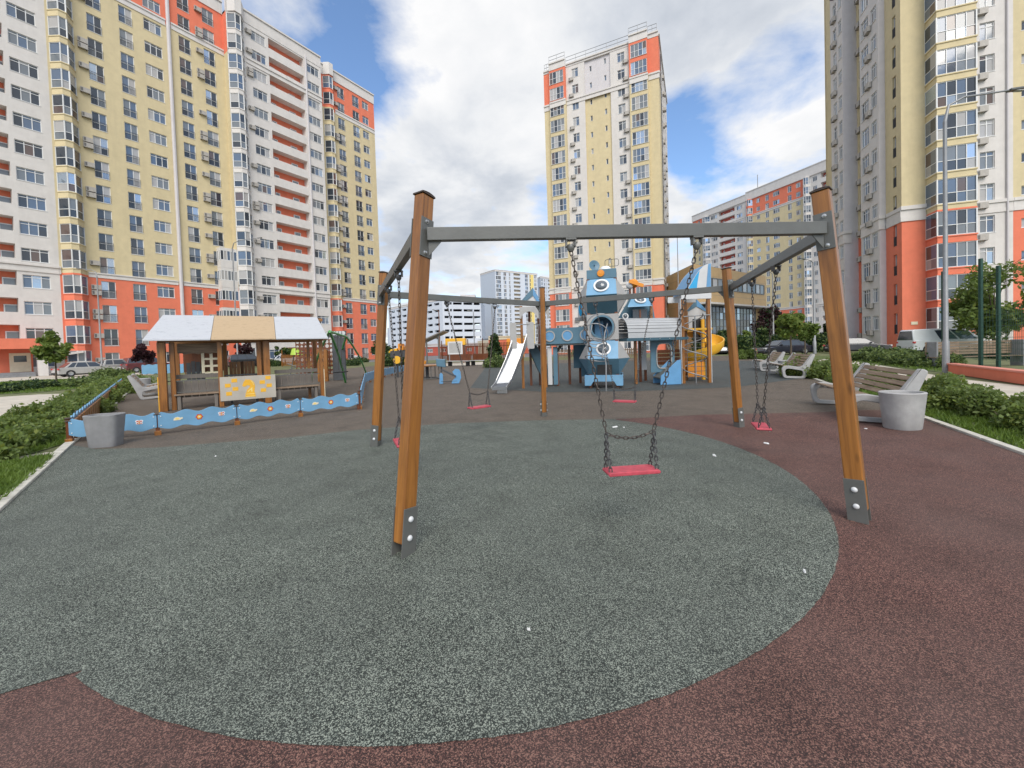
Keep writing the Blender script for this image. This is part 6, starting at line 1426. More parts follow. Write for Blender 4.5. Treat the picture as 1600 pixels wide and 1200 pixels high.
for px, py, r_, m in ((984, 446, .15, 'white'), (990, 443, .18, 'orange'), (914, 456, .16, 'white')): p = L3(px, py, 15.4); mb = MB(); mb.ball(p, r_); mb.build('ball_ornament', m, PS, smooth=60)
p = L3(990, 446, 15.4); mb = MB(); mb.tube([(p.x, p.y, 2.2), (p.x, p.y, p.z)], .04, 6); p = L3(914, 456, 15.4); mb.tube([(p.x, p.y, 2.2), (p.x, p.y, p.z)], .04, 6); p = L3(984, 446, 15.4); mb.tube([(p.x, p.y, 2.2), (p.x, p.y, p.z)], .04, 6); mb.build('ornament_pole', 'redwood', PS)
mb = MB(); p = L3(993, 446, 15.2); mb.beam(p + Vector((-.25, 0, .18)), p + Vector((.3, 0, -.02)), .05, .13); mb.build('orange_fin', 'orange', PS)
# white and blue striped wing panel left of the robot
pa, pb = L3(903, 496, 14.8), L3(924, 472, 14.8); mb = MB(); mb.prism([(pa.x, pa.z), (pb.x, pa.z), (pb.x, pb.z), (pa.x + .02, pb.z - .05)], pa.y, pa.y + .02); wp = mb.build('wing_panel', 'lboard', PS)
for f0, f1 in ((.06, .34), (.5, .9)): mb = MB(); w_ = pb.x - pa.x; cx = pa.x + w_ * (f0 + f1) / 2; mb.prism([(cx + w_ * (f1 - f0) / 2 * math.cos(a), (pa.z + pb.z) / 2 + (pb.z - pa.z) * .42 * math.sin(a)) for a in [2 * math.pi * k / 16 for k in range(16)]], pa.y - .006, pa.y - .001); mb.build('wing_stripe', 'cyan', wp)
lb('wing_base', pa.x - .1, pb.x, pa.y - .05, pa.y + .1, pa.z - .14, pa.z, 'board')
# --- ribbed half-round tunnel on a dark deck
ta, tb = L3(971, 512, 13.75), L3(1057, 511, 14.35); d = Vector((tb.x - ta.x, tb.y - ta.y, 0)); ln = d.length; TT = Tz(Vector((ta.x, ta.y, 0)), math.atan2(d.y, d.x)); zc = L3(1010, 528, 14).z; hh = L3(1010, 497, 14).z - zc
mb = MB(); n = 17
for i in range(n):
    a0, a1 = math.pi * i / n, math.pi * (i + 1) / n
    for (p0, p1, rr_) in ((a0, a0 + (a1 - a0) * .86, 0.0), (a0 + (a1 - a0) * .86, a1, -.035)):
        f = lambda a, r_: (.0 - (.42 + r_) * math.cos(a), zc + (hh + r_) * math.sin(a) ** .75)
        (ya, za), (yb, zb) = f(p0, rr_), f(p1, rr_); mb.face([TT @ Vector((0, ya, za)), TT @ Vector((ln, ya, za)), TT @ Vector((ln, yb, zb)), TT @ Vector((0, yb, zb))]); (ya2, za2) = f(p0, -.04); mb.face([TT @ Vector((0, ya, za)), TT @ Vector((ln, ya, za)), TT @ Vector((ln, ya2, za2)), TT @ Vector((0, ya2, za2))])
    
mb.build('tunnel', 'tunnel', PS)
mb = MB(); mb.box(-.1, ln + .1, -.5, .5, zc - .10, zc - .005, T=TT); tdk = mb.build('tunnel_deck', 'deepblue', PS)
for k in range(9): mb = MB(); x = .8 + k * .13; mb.ball(TT @ Vector((x, -.505, zc - .05)), .016, 8); mb.build('deck_bolt', 'zinc', tdk) if k % 3 == 0 else None
# oval-hole panel under the tunnel and the blue ramp
p, q = L3(1017, 582, 14.1), L3(1053, 531, 14.1); cx, cz = L3(1037, 556, 14.1).x, L3(1037, 556, 14.1).z
n = 28; rx_, rz_2 = (q.x - p.x) / 2, (q.z - p.z) / 2; mx, mz = (p.x + q.x) / 2, (p.z + q.z) / 2; hole = []; sq = []
for i in range(n):
    a = R(45) + 2 * math.pi * i / n; qq = max(abs(math.cos(a)), abs(math.sin(a))); sq.append((mx + rx_ * math.cos(a) / qq, mz + rz_2 * math.sin(a) / qq)); e_ = 4; k_ = (abs(math.cos(a)) ** e_ + abs(math.sin(a)) ** e_) ** (-1 / e_); hole.append((cx + rx_ * .66 * k_ * math.cos(a), cz + rz_2 * .80 * k_ * math.sin(a)))
mb = MB(); mb.ring(sq, hole, p.y - .02, p.y + .02); op = mb.build('oval_panel', 'slate', PS)
mb = MB(); mb.ring(hole, [(cx + (x - cx) * .9, cz + (z - cz) * .93) for x, z in hole], p.y - .05, p.y + .03); mb.build('oval_rim', 'board', op)
p = L3(1032, 591, 13.5); q = L3(1064, 562, 13.5); mb = MB(); mb.prism([(p.x, 0.02), (q.x, 0.02), (q.x, q.z), (q.x - .12, q.z - .02), (p.x + .02, .32)], p.y, p.y + .04); mb.prism([(p.x, 0.02), (q.x, 0.02), (q.x, q.z), (q.x - .12, q.z - .02), (p.x + .02, .32)], p.y + .7, p.y + .74); mb.build('ramp_side', 'midblue', PS, bevel=.004)
mb = MB(); mb.hexa([(p.x, p.y + .045, .22), (q.x, p.y + .045, q.z - .12), (q.x, p.y + .695, q.z - .12), (p.x, p.y + .695, .22), (p.x, p.y + .045, .26), (q.x, p.y + .045, q.z - .08), (q.x, p.y + .695, q.z - .08), (p.x, p.y + .695, .26)]); mb.build('ramp', 'steel', PS)
p, q = L3(1028, 570, 16.5), L3(1062, 545, 16.5); mb = MB()
for k in range(4): z = p.z + (q.z - p.z) * k / 4; mb.box(p.x, q.x, p.y, p.y + .03, z, z + (q.z - p.z) / 4 - .02)
mb.build('plank_wall', 'redwood', PS)
# --- spiral climbing tower, curved striped roof, yellow spiral slide
zt2 = L3(1085, 466, 13.9).z
for px, Y in ((1067.5, 13.9), (1108, 13.9), (1072, 15.0), (1107, 15.0)): pst(px, Y, zt2, 'wood', .1)
for px in (1064.5, 1111): p = L3(px, 560, 13.9); lb('post_edge', p.x - .012, p.x + .012, p.y - .05, p.y + .05, 0, zt2, 'lboard')
p, q = L3(1064, 468, 13.85), L3(1111, 456.5, 13.85); lb('roof_band', p.x, q.x, p.y - .03, p.y, p.z, q.z, 'lboard'); lb('roof_band', p.x, q.x, p.y + 1.15, p.y + 1.18, p.z, q.z, 'lboard')
curve = [(1111, 457), (1111, 411), (1106, 412), (1100, 415), (1093, 422), (1087, 430), (1081, 440), (1076.5, 448), (1073, 457)]
cv = [(L3(x, y, 13.85).x, L3(x, y, 13.85).z) for x, y in curve]
for yy in (0.0, 1.15):
    mb = MB(); mb.prism(cv, p.y + yy + .002, p.y + yy + .026); rp = mb.build('roof_panel', 'lboard', PS)
    s = -.004 if yy == 0 else .03
    for poly in ([(1110.6, 411.5), (1106.5, 412.5), (1103, 457), (1110.6, 457)], [(1093, 422.5), (1087, 430.6), (1077, 448.2), (1074, 456), (1088, 456), (1090, 440)]):
        mb = MB(); mb.prism([(L3(x, y, 13.85).x, L3(x, y, 13.85).z) for x, y in poly], p.y + yy + s - .003, p.y + yy + s); mb.build('roof_stripe', 'midblue' if poly[0][0] > 1100 else 'cyan', rp)
mb = MB()
for (x0_, z0_), (x1_, z1_) in zip(cv[1:], cv[2:]): mb.hexa([(x0_, p.y + .03, z0_ - .02), (x1_, p.y + .03, z1_ - .02), (x1_, p.y + 1.145, z1_ - .02), (x0_, p.y + 1.145, z0_ - .02), (x0_, p.y + .03, z0_), (x1_, p.y + .03, z1_), (x1_, p.y + 1.145, z1_), (x0_, p.y + 1.145, z0_)])
mb.build('curved_roof', 'midblue', PS)
p0 = L3(1067, 495, 13.85); p1 = L3(1108, 492, 13.85); c_ = L3(1087, 560, 13.75); 
mb = MB(); mb.tube([p0 + Vector((0, -.05, 0)), p1 + Vector((0, -.05, 0))], .02, 7); mb.tube([(c_.x, c_.y, 0), (c_.x, c_.y, p0.z)], .022, 8)
zb_, zt3 = .12, L3(1087, 490, 13.75).z; hel = []
for k in range(100): f = k / 99; a = -2 * math.pi * 3.1 * f; rr_ = .40 * (1 if f < .85 else (1 - (f - .85) * 2)); hel.append((c_.x + rr_ * math.cos(a), c_.y + .05 + rr_ * .75 * math.sin(a), zb_ + (zt3 - zb_) * f))
mb.tube(hel, .02, 7); mb.build('spiral_climber', 'lamp', PS, smooth=60)
mb = MB(); 
for k in range(9): z = .25 + k * .17; mb.tube([(p0.x + .06, c_.y + .25, z), (p1.x - .06, c_.y + .25, z)], .010, 5)
for k in range(3): x = p0.x + .2 + k * .25; mb.tube([(x, c_.y + .25, .2), (x, c_.y + .25, 1.75)], .010, 5)
mb.build('net_bars', 'steel', PS)
# small gable seen through the tower
gable(1075, 1102, 483, 1088, 470, 15.3, .1); p, q = L3(1077, 545, 15.3), L3(1100, 484, 15.3); lb('inner_board', p.x, q.x, p.y + .01, p.y + .03, p.z + .8, q.z, 'lboard'); lb('inner_doorway', p.x + .15, q.x - .12, p.y - .02, p.y + .005, p.z + .25, q.z - .35, 'black')
cs = L3(1099, 560, 15.15); mb = MB(); pr = [(.10, .05), (.10, .0), (.62, -.03), (.72, .10), (.74, .34), (.70, .34), (.67, .12), (.60, .02), (.14, .04)]
sa0, turns, za, zb2 = R(150), 1.25, L3(1099, 519, 15.15).z, .22; ns = 56; rows = []
for k in range(ns + 1):
    f = k / ns; a = sa0 - 2 * math.pi * turns * f; z = za + (zb2 - za) * f
    rows.append([Vector((cs.x + r_ * math.cos(a), cs.y + r_ * math.sin(a), z + h_)) for r_, h_ in pr])
for r0, r1 in zip(rows, rows[1:]):
    for i in range(len(pr) - 1): mb.face([r0[i], r0[i + 1], r1[i + 1], r1[i]])
ysl = mb.build('spiral_slide', 'yellow', PS, smooth=40)
mb = MB(); mb.tube([(cs.x, cs.y, 0), (cs.x, cs.y, za + .5)], .07, 10); mb.build('slide_column', 'yellow', ysl, smooth=60)
p = L3(1090, 515, 14.6); mb = MB(); mb.box(p.x - .45, p.x + .45, p.y - .2, p.y + .3, p.z - .03, p.z + .05); mb.build('slide_entry', 'yellow', ysl, bevel=.01)
p, q = L3(1075, 592, 14.7), L3(1100, 553, 14.7); lb('climb_panel', p.x, q.x, p.y, p.y + .03, .15, .75, 'orange')

# ------------------------------------------------------------------ other play equipment
# seesaw-like blue spring horse in the middle distance
g = gp(702, 600); t = thing('spring_rocker', 'blue spring rocker standing alone on the rubber left of the slide', 'spring rocker', g)
k = .0275
mb = MB(); mb.prism([(.10, .02), (.42, .02), (.52, .25), (.50, .50), (.44, .62), (.28, .64), (.15, .52), (.22, .40), (.26, .25), (.12, .12)], -.02, .02); mb.prism([(-.42, .02), (-.26, .02), (-.26, .42), (-.34, .5), (-.40, .42)], -.02, .02); mb.build('side_board', 'midblue', t, bevel=.004)
mb = MB(); mb.hexa([(-.5, -.12, .78), (-.12, -.12, .72), (-.12, .12, .72), (-.5, .12, .78), (-.52, -.12, 1.10), (-.14, -.12, 1.06), (-.14, .12, 1.06), (-.52, .12, 1.10)]); mb.build('backrest', 'slate', t, bevel=.02)
mb = MB(); mb.beam((-.30, 0, .62), (.30, 0, .32), .16, .07); mb.tube([(-.33, 0, .5), (-.31, 0, .8)], .03, 6); mb.tube([(-.35, 0, .12), (.35, 0, .12)], .025, 6); mb.build('seat_beam', 'chalk', t)
def springtoy(px, py, label, body, h):
    g = gp(px, py); t = thing('spring_toy', label, 'spring toy', g)
    mb = MB(); mb.tube([(.09 * math.cos(a * .7), .09 * math.sin(a * .7), .02 + a * .011) for a in range(36)], .018, 5); mb.build('spring', 'steel_dark', t)
    for pts, m, y in body: mb = MB(); mb.prism(pts, -y, y); mb.build('side_board', m, t, bevel=.01)
    mb = MB(); mb.box(-.25, .3, -.14, .14, .5, .56); mb.build('seat', 'black', t); return t
springtoy(655, 581, 'yellow spring digger seen behind the left swing chains', [([(-.5, .42), (.45, .42), (.5, .75), (.25, .8), (.2, 1.25), (-.15, 1.25), (-.2, .85), (-.5, .8)], 'orange', .16), ([(-1.0, .75), (-.5, .55), (-.5, .75), (-.95, 1.0)], 'yellow', .1)], 1.2)
mb = None
g = at(623, 550, 22.0); t = thing('climbing_board', 'yellow toy lorry cab on a post above the blue fence', 'spring toy', (g.x, g.y, 0))
Zs = lambda px, py: (at(px, py, 22.0).x - g.x, at(px, py, 22.0).z)
mb = MB(); mb.prism([Zs(624, 547), Zs(632, 547), Zs(632, 541), Zs(630, 541), Zs(630, 537), Zs(624, 537)], -.3, .3); mb.build('cab', 'orange', t, bevel=.02)
mb = MB(); mb.prism([Zs(608, 551), Zs(622, 551), Zs(622, 544), Zs(612, 546)], -.2, .2); mb.build('shovel', 'yellow', t, bevel=.02)
mb = MB(); mb.lathe([(.001, -.06), (.22, -.06), (.22, .06), (.001, .06)], 14, 0, T=Matrix.Translation((Zs(622, 562)[0], -.2, Zs(622, 562)[1])) @ Matrix.Rotation(R(90), 4, 'X')); mb.build('wheel', 'yellow', t, smooth=40)
mb = MB(); mb.tube([(-.1, 0, 0), (-.1, 0, Zs(624, 547)[1])], .06, 6); mb.box(-.4, .5, -.25, .25, Zs(624, 558)[1], Zs(624, 548)[1]); mb.build('chassis', 'steel_dark', t)
# carousel disc
g = gp(668, 592); t = thing('carousel', 'low carousel with a wooden rim behind the front left post', 'carousel', g)
mb = MB(); mb.lathe([(.001, .70), (.75, .66), (.80, .68), (.80, .72), (.74, .735), (.001, .76)], 28); mb.build('disc', 'woodx', t, smooth=40); mb = MB(); mb.tube([(0, 0, 0), (0, 0, .7)], .08, 8); mb.build('column', 'steel_dark', t)
mb = MB()
for a in range(0, 360, 60): x, y = .6 * math.cos(R(a)), .6 * math.sin(R(a)); mb.tube([(x, y, .05), (x, y, .69)], .02, 5)
mb.lathe([(.55, .03), (.62, .03), (.62, .06), (.55, .06), (.55, .03)], 24); mb.build('legs', 'steel', t)
# green arched swing and black climbing wall behind the pavilion
g = gp(512, 585); t = thing('arched_swing', 'green bent-tube swing frame beside the black climbing wall', 'swing frame', g)
def legs(top, foots):
    for f in foots:
        p0 = top - g; p1 = f - g; m_ = p0.lerp(p1, .5) + Vector((0, 0, .25)); mb = MB(); mb.tube([p0, p0.lerp(m_, .5) + Vector((0, 0, .04)), m_, m_.lerp(p1, .5) + Vector((0, 0, .06)), p1], .05, 8); mb.build('leg', 'green', t, smooth=60)
ta_ = at(515, 518, 14.6); tb_ = at(541, 526, 19.0); legs(ta_, [gp(540, 598), gp(486, 596)]); legs(tb_, [gp(573, 585), gp(527, 588)])
mb = MB(); mb.tube([ta_ - g, tb_ - g], .05, 8); mb.build('top_beam', 'green', t, smooth=60)
mb = MB(); mb.tube([(ta_.lerp(tb_, .4) - g) , ta_.lerp(tb_, .4) - g - Vector((0, 0, 1.6))], .012, 5); mb.tube([(ta_.lerp(tb_, .6) - g), ta_.lerp(tb_, .6) - g - Vector((0, 0, 1.6))], .012, 5); mb.build('chain', 'chain', t)
q = ta_.lerp(tb_, .5) - g - Vector((0, 0, 1.62)); mb = MB(); mb.box(q.x - .2, q.x + .2, q.y - .3, q.y + .3, q.z - .02, q.z + .02); mb.build('seat', 'black', t)
g = at(520, 583, 21.0); g.z = 0; t = thing('climbing_wall', 'black climbing wall with round holes and dark floral cut-outs', 'climbing wall', g)
Zc_ = lambda px, py, Y=21.0: (at(px, py, Y).x - g.x, at(px, py, Y).z)
a, c_ = Zc_(500, 584), Zc_(541, 517); mb = MB(); y = 0
mb.box(Zc_(521, 583)[0], Zc_(541, 583)[0], -.05, .05, .02, Zc_(540, 527)[1]); mb.build('panel', 'chalk', t, bevel=.01)
mb = MB(); mb.box(Zc_(511, 517)[0], Zc_(541, 517)[0], -.05, .02, Zc_(540, 526.5)[1], Zc_(540, 517)[1]); tp = mb.build('top_panel', 'chalk', t, bevel=.01)
rr = random.Random(5)
for k in range(6): mb = MB(); x = Zc_(513.5 + k * 4.7, 521)[0]; z = Zc_(520, 521)[1]; mb.prism(circ(x, z, .11, .11, 12), -.056, -.052); mb.build('pale_disc', 'lboard', tp)
a, c_ = Zc_(463, 575), Zc_(520, 530); nx, nz = 9, 8; mb = MB()
for i in range(nx):
    for j in range(nz):
        cx = a[0] + (c_[0] - a[0]) * (i + .5) / nx; cz = .35 + (c_[1] - .35) * (j + .5) / nz; w_ = (c_[0] - a[0]) / nx / 2; h_ = (c_[1] - .35) / nz / 2
        n = 12; sq = []; ho = []; r_ = min(w_, h_) * rr.uniform(.55, .9); ox = rr.uniform(-.1, .1) * w_
        for q in range(n): an = R(45) + 2 * math.pi * q / n; k_ = max(abs(math.cos(an)), abs(math.sin(an))); sq.append((cx + w_ * math.cos(an) / k_, cz + h_ * math.sin(an) / k_)); ho.append((cx + ox + r_ * math.cos(an), cz + r_ * math.sin(an)))
        mb.ring(sq, ho, .0, .03)
mb.build('cutout_screen', 'redwood', t)
for px in (505, 515): x = Zc_(px, 560)[0]; mb = MB(); mb.box(x - .09, x + .09, -.5, -.34, 0, Zc_(px, 546)[1]); mb.build('post', 'wood', t, bevel=.01)
g = gp(465, 590); t = thing('springer_frame', 'small play frame with a lime green seat behind the pavilion', 'play frame', g)
mb = MB(); 
for x in (-.5, .5): mb.tube([(x, 0, 0), (x * .3, 0, 1.5)], .03, 6)
mb.tube([(-.6, 0, .5), (.6, 0, .9)], .03, 6); mb.tube([(-.6, 0, .9), (.6, 0, .5)], .03, 6); mb.build('bars', 'steel', t)
mb = MB(); mb.lathe([(.001, 1.9), (.25, 1.85), (.36, 1.45), (.001, 1.45)], 14); mb.build('lime_top', MT['lime'] if 'lime' in MT else 'green', t, smooth=50)
# ------------------------------------------------------------------ hedges, shrubs and trees
def HS(px): return .60 if px < 200 else .74
def shrubs(specs):
    for i, (px, py, rx, ry, h, n, lf, lab, mats, grp, cat) in enumerate(specs):
        g = gp(px, py); k_ = HS(px); h *= k_; rx *= (.8 if k_ < .8 else .9); ry *= (.75 if k_ < .8 else .9); lf *= .8; n = int(n * 1.25); shrub('shrub' if cat == 'shrub' else 'hedge', lab, g, rx, ry, h, n, lf, mats, seed=100 + i + int(px) % 37, rz=kang if px > 800 else R(131), group=grp, cat=cat, spiky='juniper' in lab or 'loose' in lab)
HL = 'hedge bushes along the left fence'; HR = 'hedge bushes behind the right benches'; HM = 'clipped hedge across the pale path'
A = ('leaf_a', 'leaf_b', 'leaf_e')
shrubs([
    (-30, 716, 1.1, .8, .85, 6000, .055, 'hedge bush cut by the left edge of the photo', A, HL, 'hedge'),
    (22, 692, .95, .7, .85, 7000, .05, 'full dark hedge bush nearest the left kerb', A, HL, 'hedge'),
    (66, 676, .7, .6, .70, 5000, .05, 'hedge bush touching the fence corner post', A, HL, 'hedge'),
    (62, 664, 1.2, .9, .8, 6000, .055, 'hedge bush in the second rank behind the fence corner', A, HL, 'hedge'),
    (112, 648, 1.3, 1.0, .85, 6000, .055, 'hedge bush beside the brown boards of the left fence', A, HL, 'hedge'),
    (146, 630, 1.6, 1.1, .9, 5500, .06, 'hedge bush half way along the left fence', A, HL, 'hedge'),
    (172, 616, 2.0, 1.3, 1.0, 5000, .07, 'hedge bush level with the left bench', A, HL, 'hedge'),
    (196, 603, 2.6, 1.6, 1.1, 4500, .09, 'last hedge bush at the far end of the left fence', A, HL, 'hedge'),
    (55, 607, 1.5, 1.2, .85, 3500, .09, 'round dark juniper on the lawn left of the thin tree', ('leaf_c', 'leaf_a'), 'junipers on the left lawn', 'shrub'),
    (5, 613, 1.2, 1.0, .75, 2500, .09, 'dark juniper at the very left edge of the lawn', ('leaf_c', 'leaf_a'), 'junipers on the left lawn', 'shrub'),
    (140, 602, 2.2, 1.4, 1.0, 4000, .10, 'spreading green juniper right of the thin tree', ('leaf_a', 'leaf_c'), 'junipers on the left lawn', 'shrub'),
    (172, 588, 2.3, 1.5, 1.3, 4000, .11, 'spiky juniper in front of the parked silver cars', ('leaf_a', 'leaf_c'), 'junipers on the left lawn', 'shrub'),
    # right: behind the benches
    (1262, 588, 1.2, .9, .95, 5000, .07, 'loose bright shrub behind the middle bench', A, HR, 'hedge'),
    (1295, 592, 1.2, .8, .95, 5000, .065, 'loose shrub left of the leaning post', A, HR, 'hedge'),
    (1345, 602, 1.0, .8, .9, 5000, .06, 'loose shrub seen between the leaning post and the large bench', A, HR, 'hedge'),
    (1385, 610, 1.0, .7, .8, 4500, .06, 'shrub behind the backrest of the large bench', A, HR, 'hedge'),
    (1478, 630, .95, .7, .80, 6000, .052, 'leafy shrub just right of the large bench', A, HR, 'hedge'),
    (1530, 647, .85, .7, .78, 6000, .048, 'leafy shrub on the verge under the red court wall', A, HR, 'hedge'),
    (1590, 664, .85, .7, .76, 6500, .045, 'nearest leafy shrub at the right edge of the photo', A, HR, 'hedge'),
    (1650, 680, .85, .7, .76, 4000, .05, 'shrub beyond the right edge of the verge', A, HR, 'hedge'),
    (1360, 563, 1.6, 1.1, 1.15, 4500, .09, 'clipped hedge bush behind the leaning post near the grey sedan', ('leaf_a', 'leaf_c'), HM, 'hedge'),
    (1393, 566, 1.7, 1.1, 1.15, 4500, .09, 'clipped hedge bush in the middle of the row before the van', ('leaf_a', 'leaf_c'), HM, 'hedge'),
    (1428, 570, 1.6, 1.1, 1.1, 4500, .085, 'clipped hedge bush below the van wheels', ('leaf_a', 'leaf_c'), HM, 'hedge'),
    (1460, 573, 1.4, 1.0, 1.1, 4500, .08, 'clipped hedge bush at the foot of the tall lamp post', ('leaf_a', 'leaf_c'), HM, 'hedge'),
    (1545, 558, 2.2, 1.1, 1.25, 3500, .1, 'dark hedge behind the court bench', ('leaf_c', 'leaf_a'), 'hedges round the sports court', 'hedge'),
    (1596, 560, 2.2, 1.1, 1.3, 3500, .1, 'dark hedge at the right edge behind the court posts', ('leaf_c', 'leaf_a'), 'hedges round the sports court', 'hedge'),
    (1170, 561, 1.0, .8, 1.05, 2500, .11, 'loose young shrub on the far grass beside the dark saloon', ('leaf_b', 'leaf_a'), 'shrubs on the far grass', 'shrub'),
    (1195, 562, .8, .7, .62, 2000, .11, 'small shrub in front of the dark saloon wheel', ('leaf_b', 'leaf_a'), 'shrubs on the far grass', 'shrub'),
    (775, 574, .95, .9, 1.3, 3500, .10, 'round clipped shrub at the foot of the conifer', ('leaf_a', 'leaf_c'), 'shrubs at the far fence', 'shrub'),
    (548, 571, 1.9, 1.3, 1.3, 3000, .1, 'low bush right of the green swing legs', ('leaf_c', 'leaf_a'), 'shrubs at the far fence', 'shrub'),
    (563, 566, 2.0, 1.4, 1.2, 3000, .11, 'low bush in front of the white parked cars', ('leaf_c', 'leaf_a'), 'shrubs at the far fence', 'shrub'),
    (612, 572, 1.5, 1.2, 2.3, 3500, .12, 'tall dark bush behind the left back swing post', ('leaf_c', 'leaf_a'), 'shrubs at the far fence', 'shrub'),
    (641, 570, 1.5, 1.2, 1.9, 3000, .12, 'dark bush behind the front left post', ('leaf_c', 'leaf_a'), 'shrubs at the far fence', 'shrub'),
    (905, 556, 2.2, 1.2, 1.6, 2500, .14, 'green bush seen under the porthole bridge', ('leaf_b', 'leaf_c'), 'shrubs at the far fence', 'shrub'),
    (240, 583, 1.8, 1.2, 1.1, 2500, .11, 'low bush between the left bench and the parked red car', ('leaf_c', 'leaf_a'), 'junipers on the left lawn', 'shrub'),
    (430, 572, 2.0, 1.3, 1.3, 2500, .12, 'bush seen through the pavilion behind the chess panel', ('leaf_c', 'leaf_b'), 'junipers on the left lawn', 'shrub'),
])
def T(name, label, px, py_base, py_top, trunk_f, rx_px, n, leaf, mats, seed, tr=.07, cone=False, Y=None, clump=26, grp=None):
    g = gp(px, py_base) if Y is None else at(px, 560, Y); g.z = 0; top = at(px, py_top, g.y).z; w_ = rx_px * g.y / FPX
    rzv = (top * (1 - trunk_f)) / 2
    return tree(name, label, g, top, top * trunk_f, w_, rzv, clump, n, leaf, mats, seed, tr, grp, 'tree', cone)
T('young_tree', 'thin young tree on the left lawn in front of the white facade', 88, 601, 521, .46, 19, 1500, .14, ('leaf_b', 'leaf_e'), 201, .045, clump=18)
T('plum_tree', 'dark plum tree beside the left pavilion post', 229, 585, 536, .35, 14, 2200, .14, ('leaf_d',), 202, .07, clump=16)
T('plum_tree', 'dark plum tree seen through the pavilion by a lamp post', 382, 572, 538, .35, 12, 1800, .17, ('leaf_d',), 203, .07, clump=14)
T('young_tree', 'small dark tree behind the pavilion bench on the right', 445, 570, 540, .3, 14, 1800, .16, ('leaf_c', 'leaf_b'), 204, .07, clump=14)
T('conifer', 'dark upright conifer near the low coral building', 774, 570, 524, .08, 14, 3800, .13, ('leaf_c', 'leaf_a'), 205, .08, clump=40, cone=True)
T('broadleaf_tree', 'large leafy tree behind the green court posts', 1553, 553, 415, .20, 50, 6500, .15, ('leaf_b', 'leaf_a', 'leaf_e'), 206, .10, clump=34)
T('young_tree', 'round-headed young tree rising behind the dark saloon', 1236, 562, 493, .50, 22, 3600, .14, ('leaf_b', 'leaf_e'), 207, .06, clump=20)
T('young_tree', 'smaller young tree right of the round-headed one', 1258, 556, 503, .5, 14, 2200, .15, ('leaf_b', 'leaf_a'), 208, .06, clump=16)
T('plum_tree', 'tall dark plum tree against the tan building corner', 1204, 548, 478, .2, 22, 4200, .2, ('leaf_d', 'leaf_c'), 209, .12, clump=30)
T('young_tree', 'green bush-like tree under the white curved frame', 1190, 551, 512, .12, 12, 2200, .2, ('leaf_c', 'leaf_a'), 210, .08, clump=18)
T('conifer', 'small pointed conifer at the foot of the right block', 1328, 546, 516, .06, 6, 1800, .13, ('leaf_c',), 211, .06, clump=26, cone=True)
T('conifer', 'pointed conifer just left of the leaning post', 1290, 545, 508, .06, 8, 2000, .15, ('leaf_c',), 212, .06, clump=26, cone=True)
T('conifer', 'dark conifer behind the dark saloon boot', 1308, 548, 500, .08, 9, 2000, .15, ('leaf_c', 'leaf_a'), 213, .06, clump=26, cone=True)
T('broadleaf_tree', 'dark tree between the left block and the green swing', 598, 562, 532, .15, 14, 2500, .17, ('leaf_c', 'leaf_a'), 214, .08, clump=20)
T('young_tree', 'dark shrubby tree beside the glass front', 1130, 552, 517, .12, 18, 2600, .2, ('leaf_c', 'leaf_a'), 215, .08, clump=20)
T('young_tree', 'pale leaning tree in front of the glass front', 1166, 552, 518, .3, 9, 1300, .17, ('leaf_b', 'leaf_e'), 216, .06, clump=12)
def far_hedge(label, xa, xb, py, h, Yw=1.4, seed=1, mats=('leaf_c', 'leaf_a')):
    a, c_ = gp(xa, py), gp(xb, py); rg = np.random.default_rng(seed); t = thing('hedge', label, 'hedge', a); d = c_ - a; n = 6000
    f = rg.random(n); base = np.outer(f, np.array(d)); side = rg.uniform(-Yw, Yw, n); z = np.abs(rg.random(n)) ** .7 * h * (.86 + .14 * np.sin(f * 40) + .1 * rg.random(n))
    nrm = Vector((-d.y, d.x, 0)).normalized(); P = base + np.outer(side, np.array(nrm)); P[:, 2] = z
    leaf_mesh('foliage', P, rg.uniform(.6, 1.3, n) * .17, mats, t, seed, .1)
    mb = MB(); 
    for k in range(12): q = d * ((k + .5) / 12); mb.tube([(q.x, q.y, 0), (q.x, q.y, h * .7)], .03, 5)
    mb.build('stem', 'bark', t)
far_hedge('long trimmed hedge along the road below the tan building', 1090, 1178, 553, 1.9, seed=301)
far_hedge('long trimmed hedge along the road behind the dark saloon', 1196, 1300, 550, 2.0, seed=302)
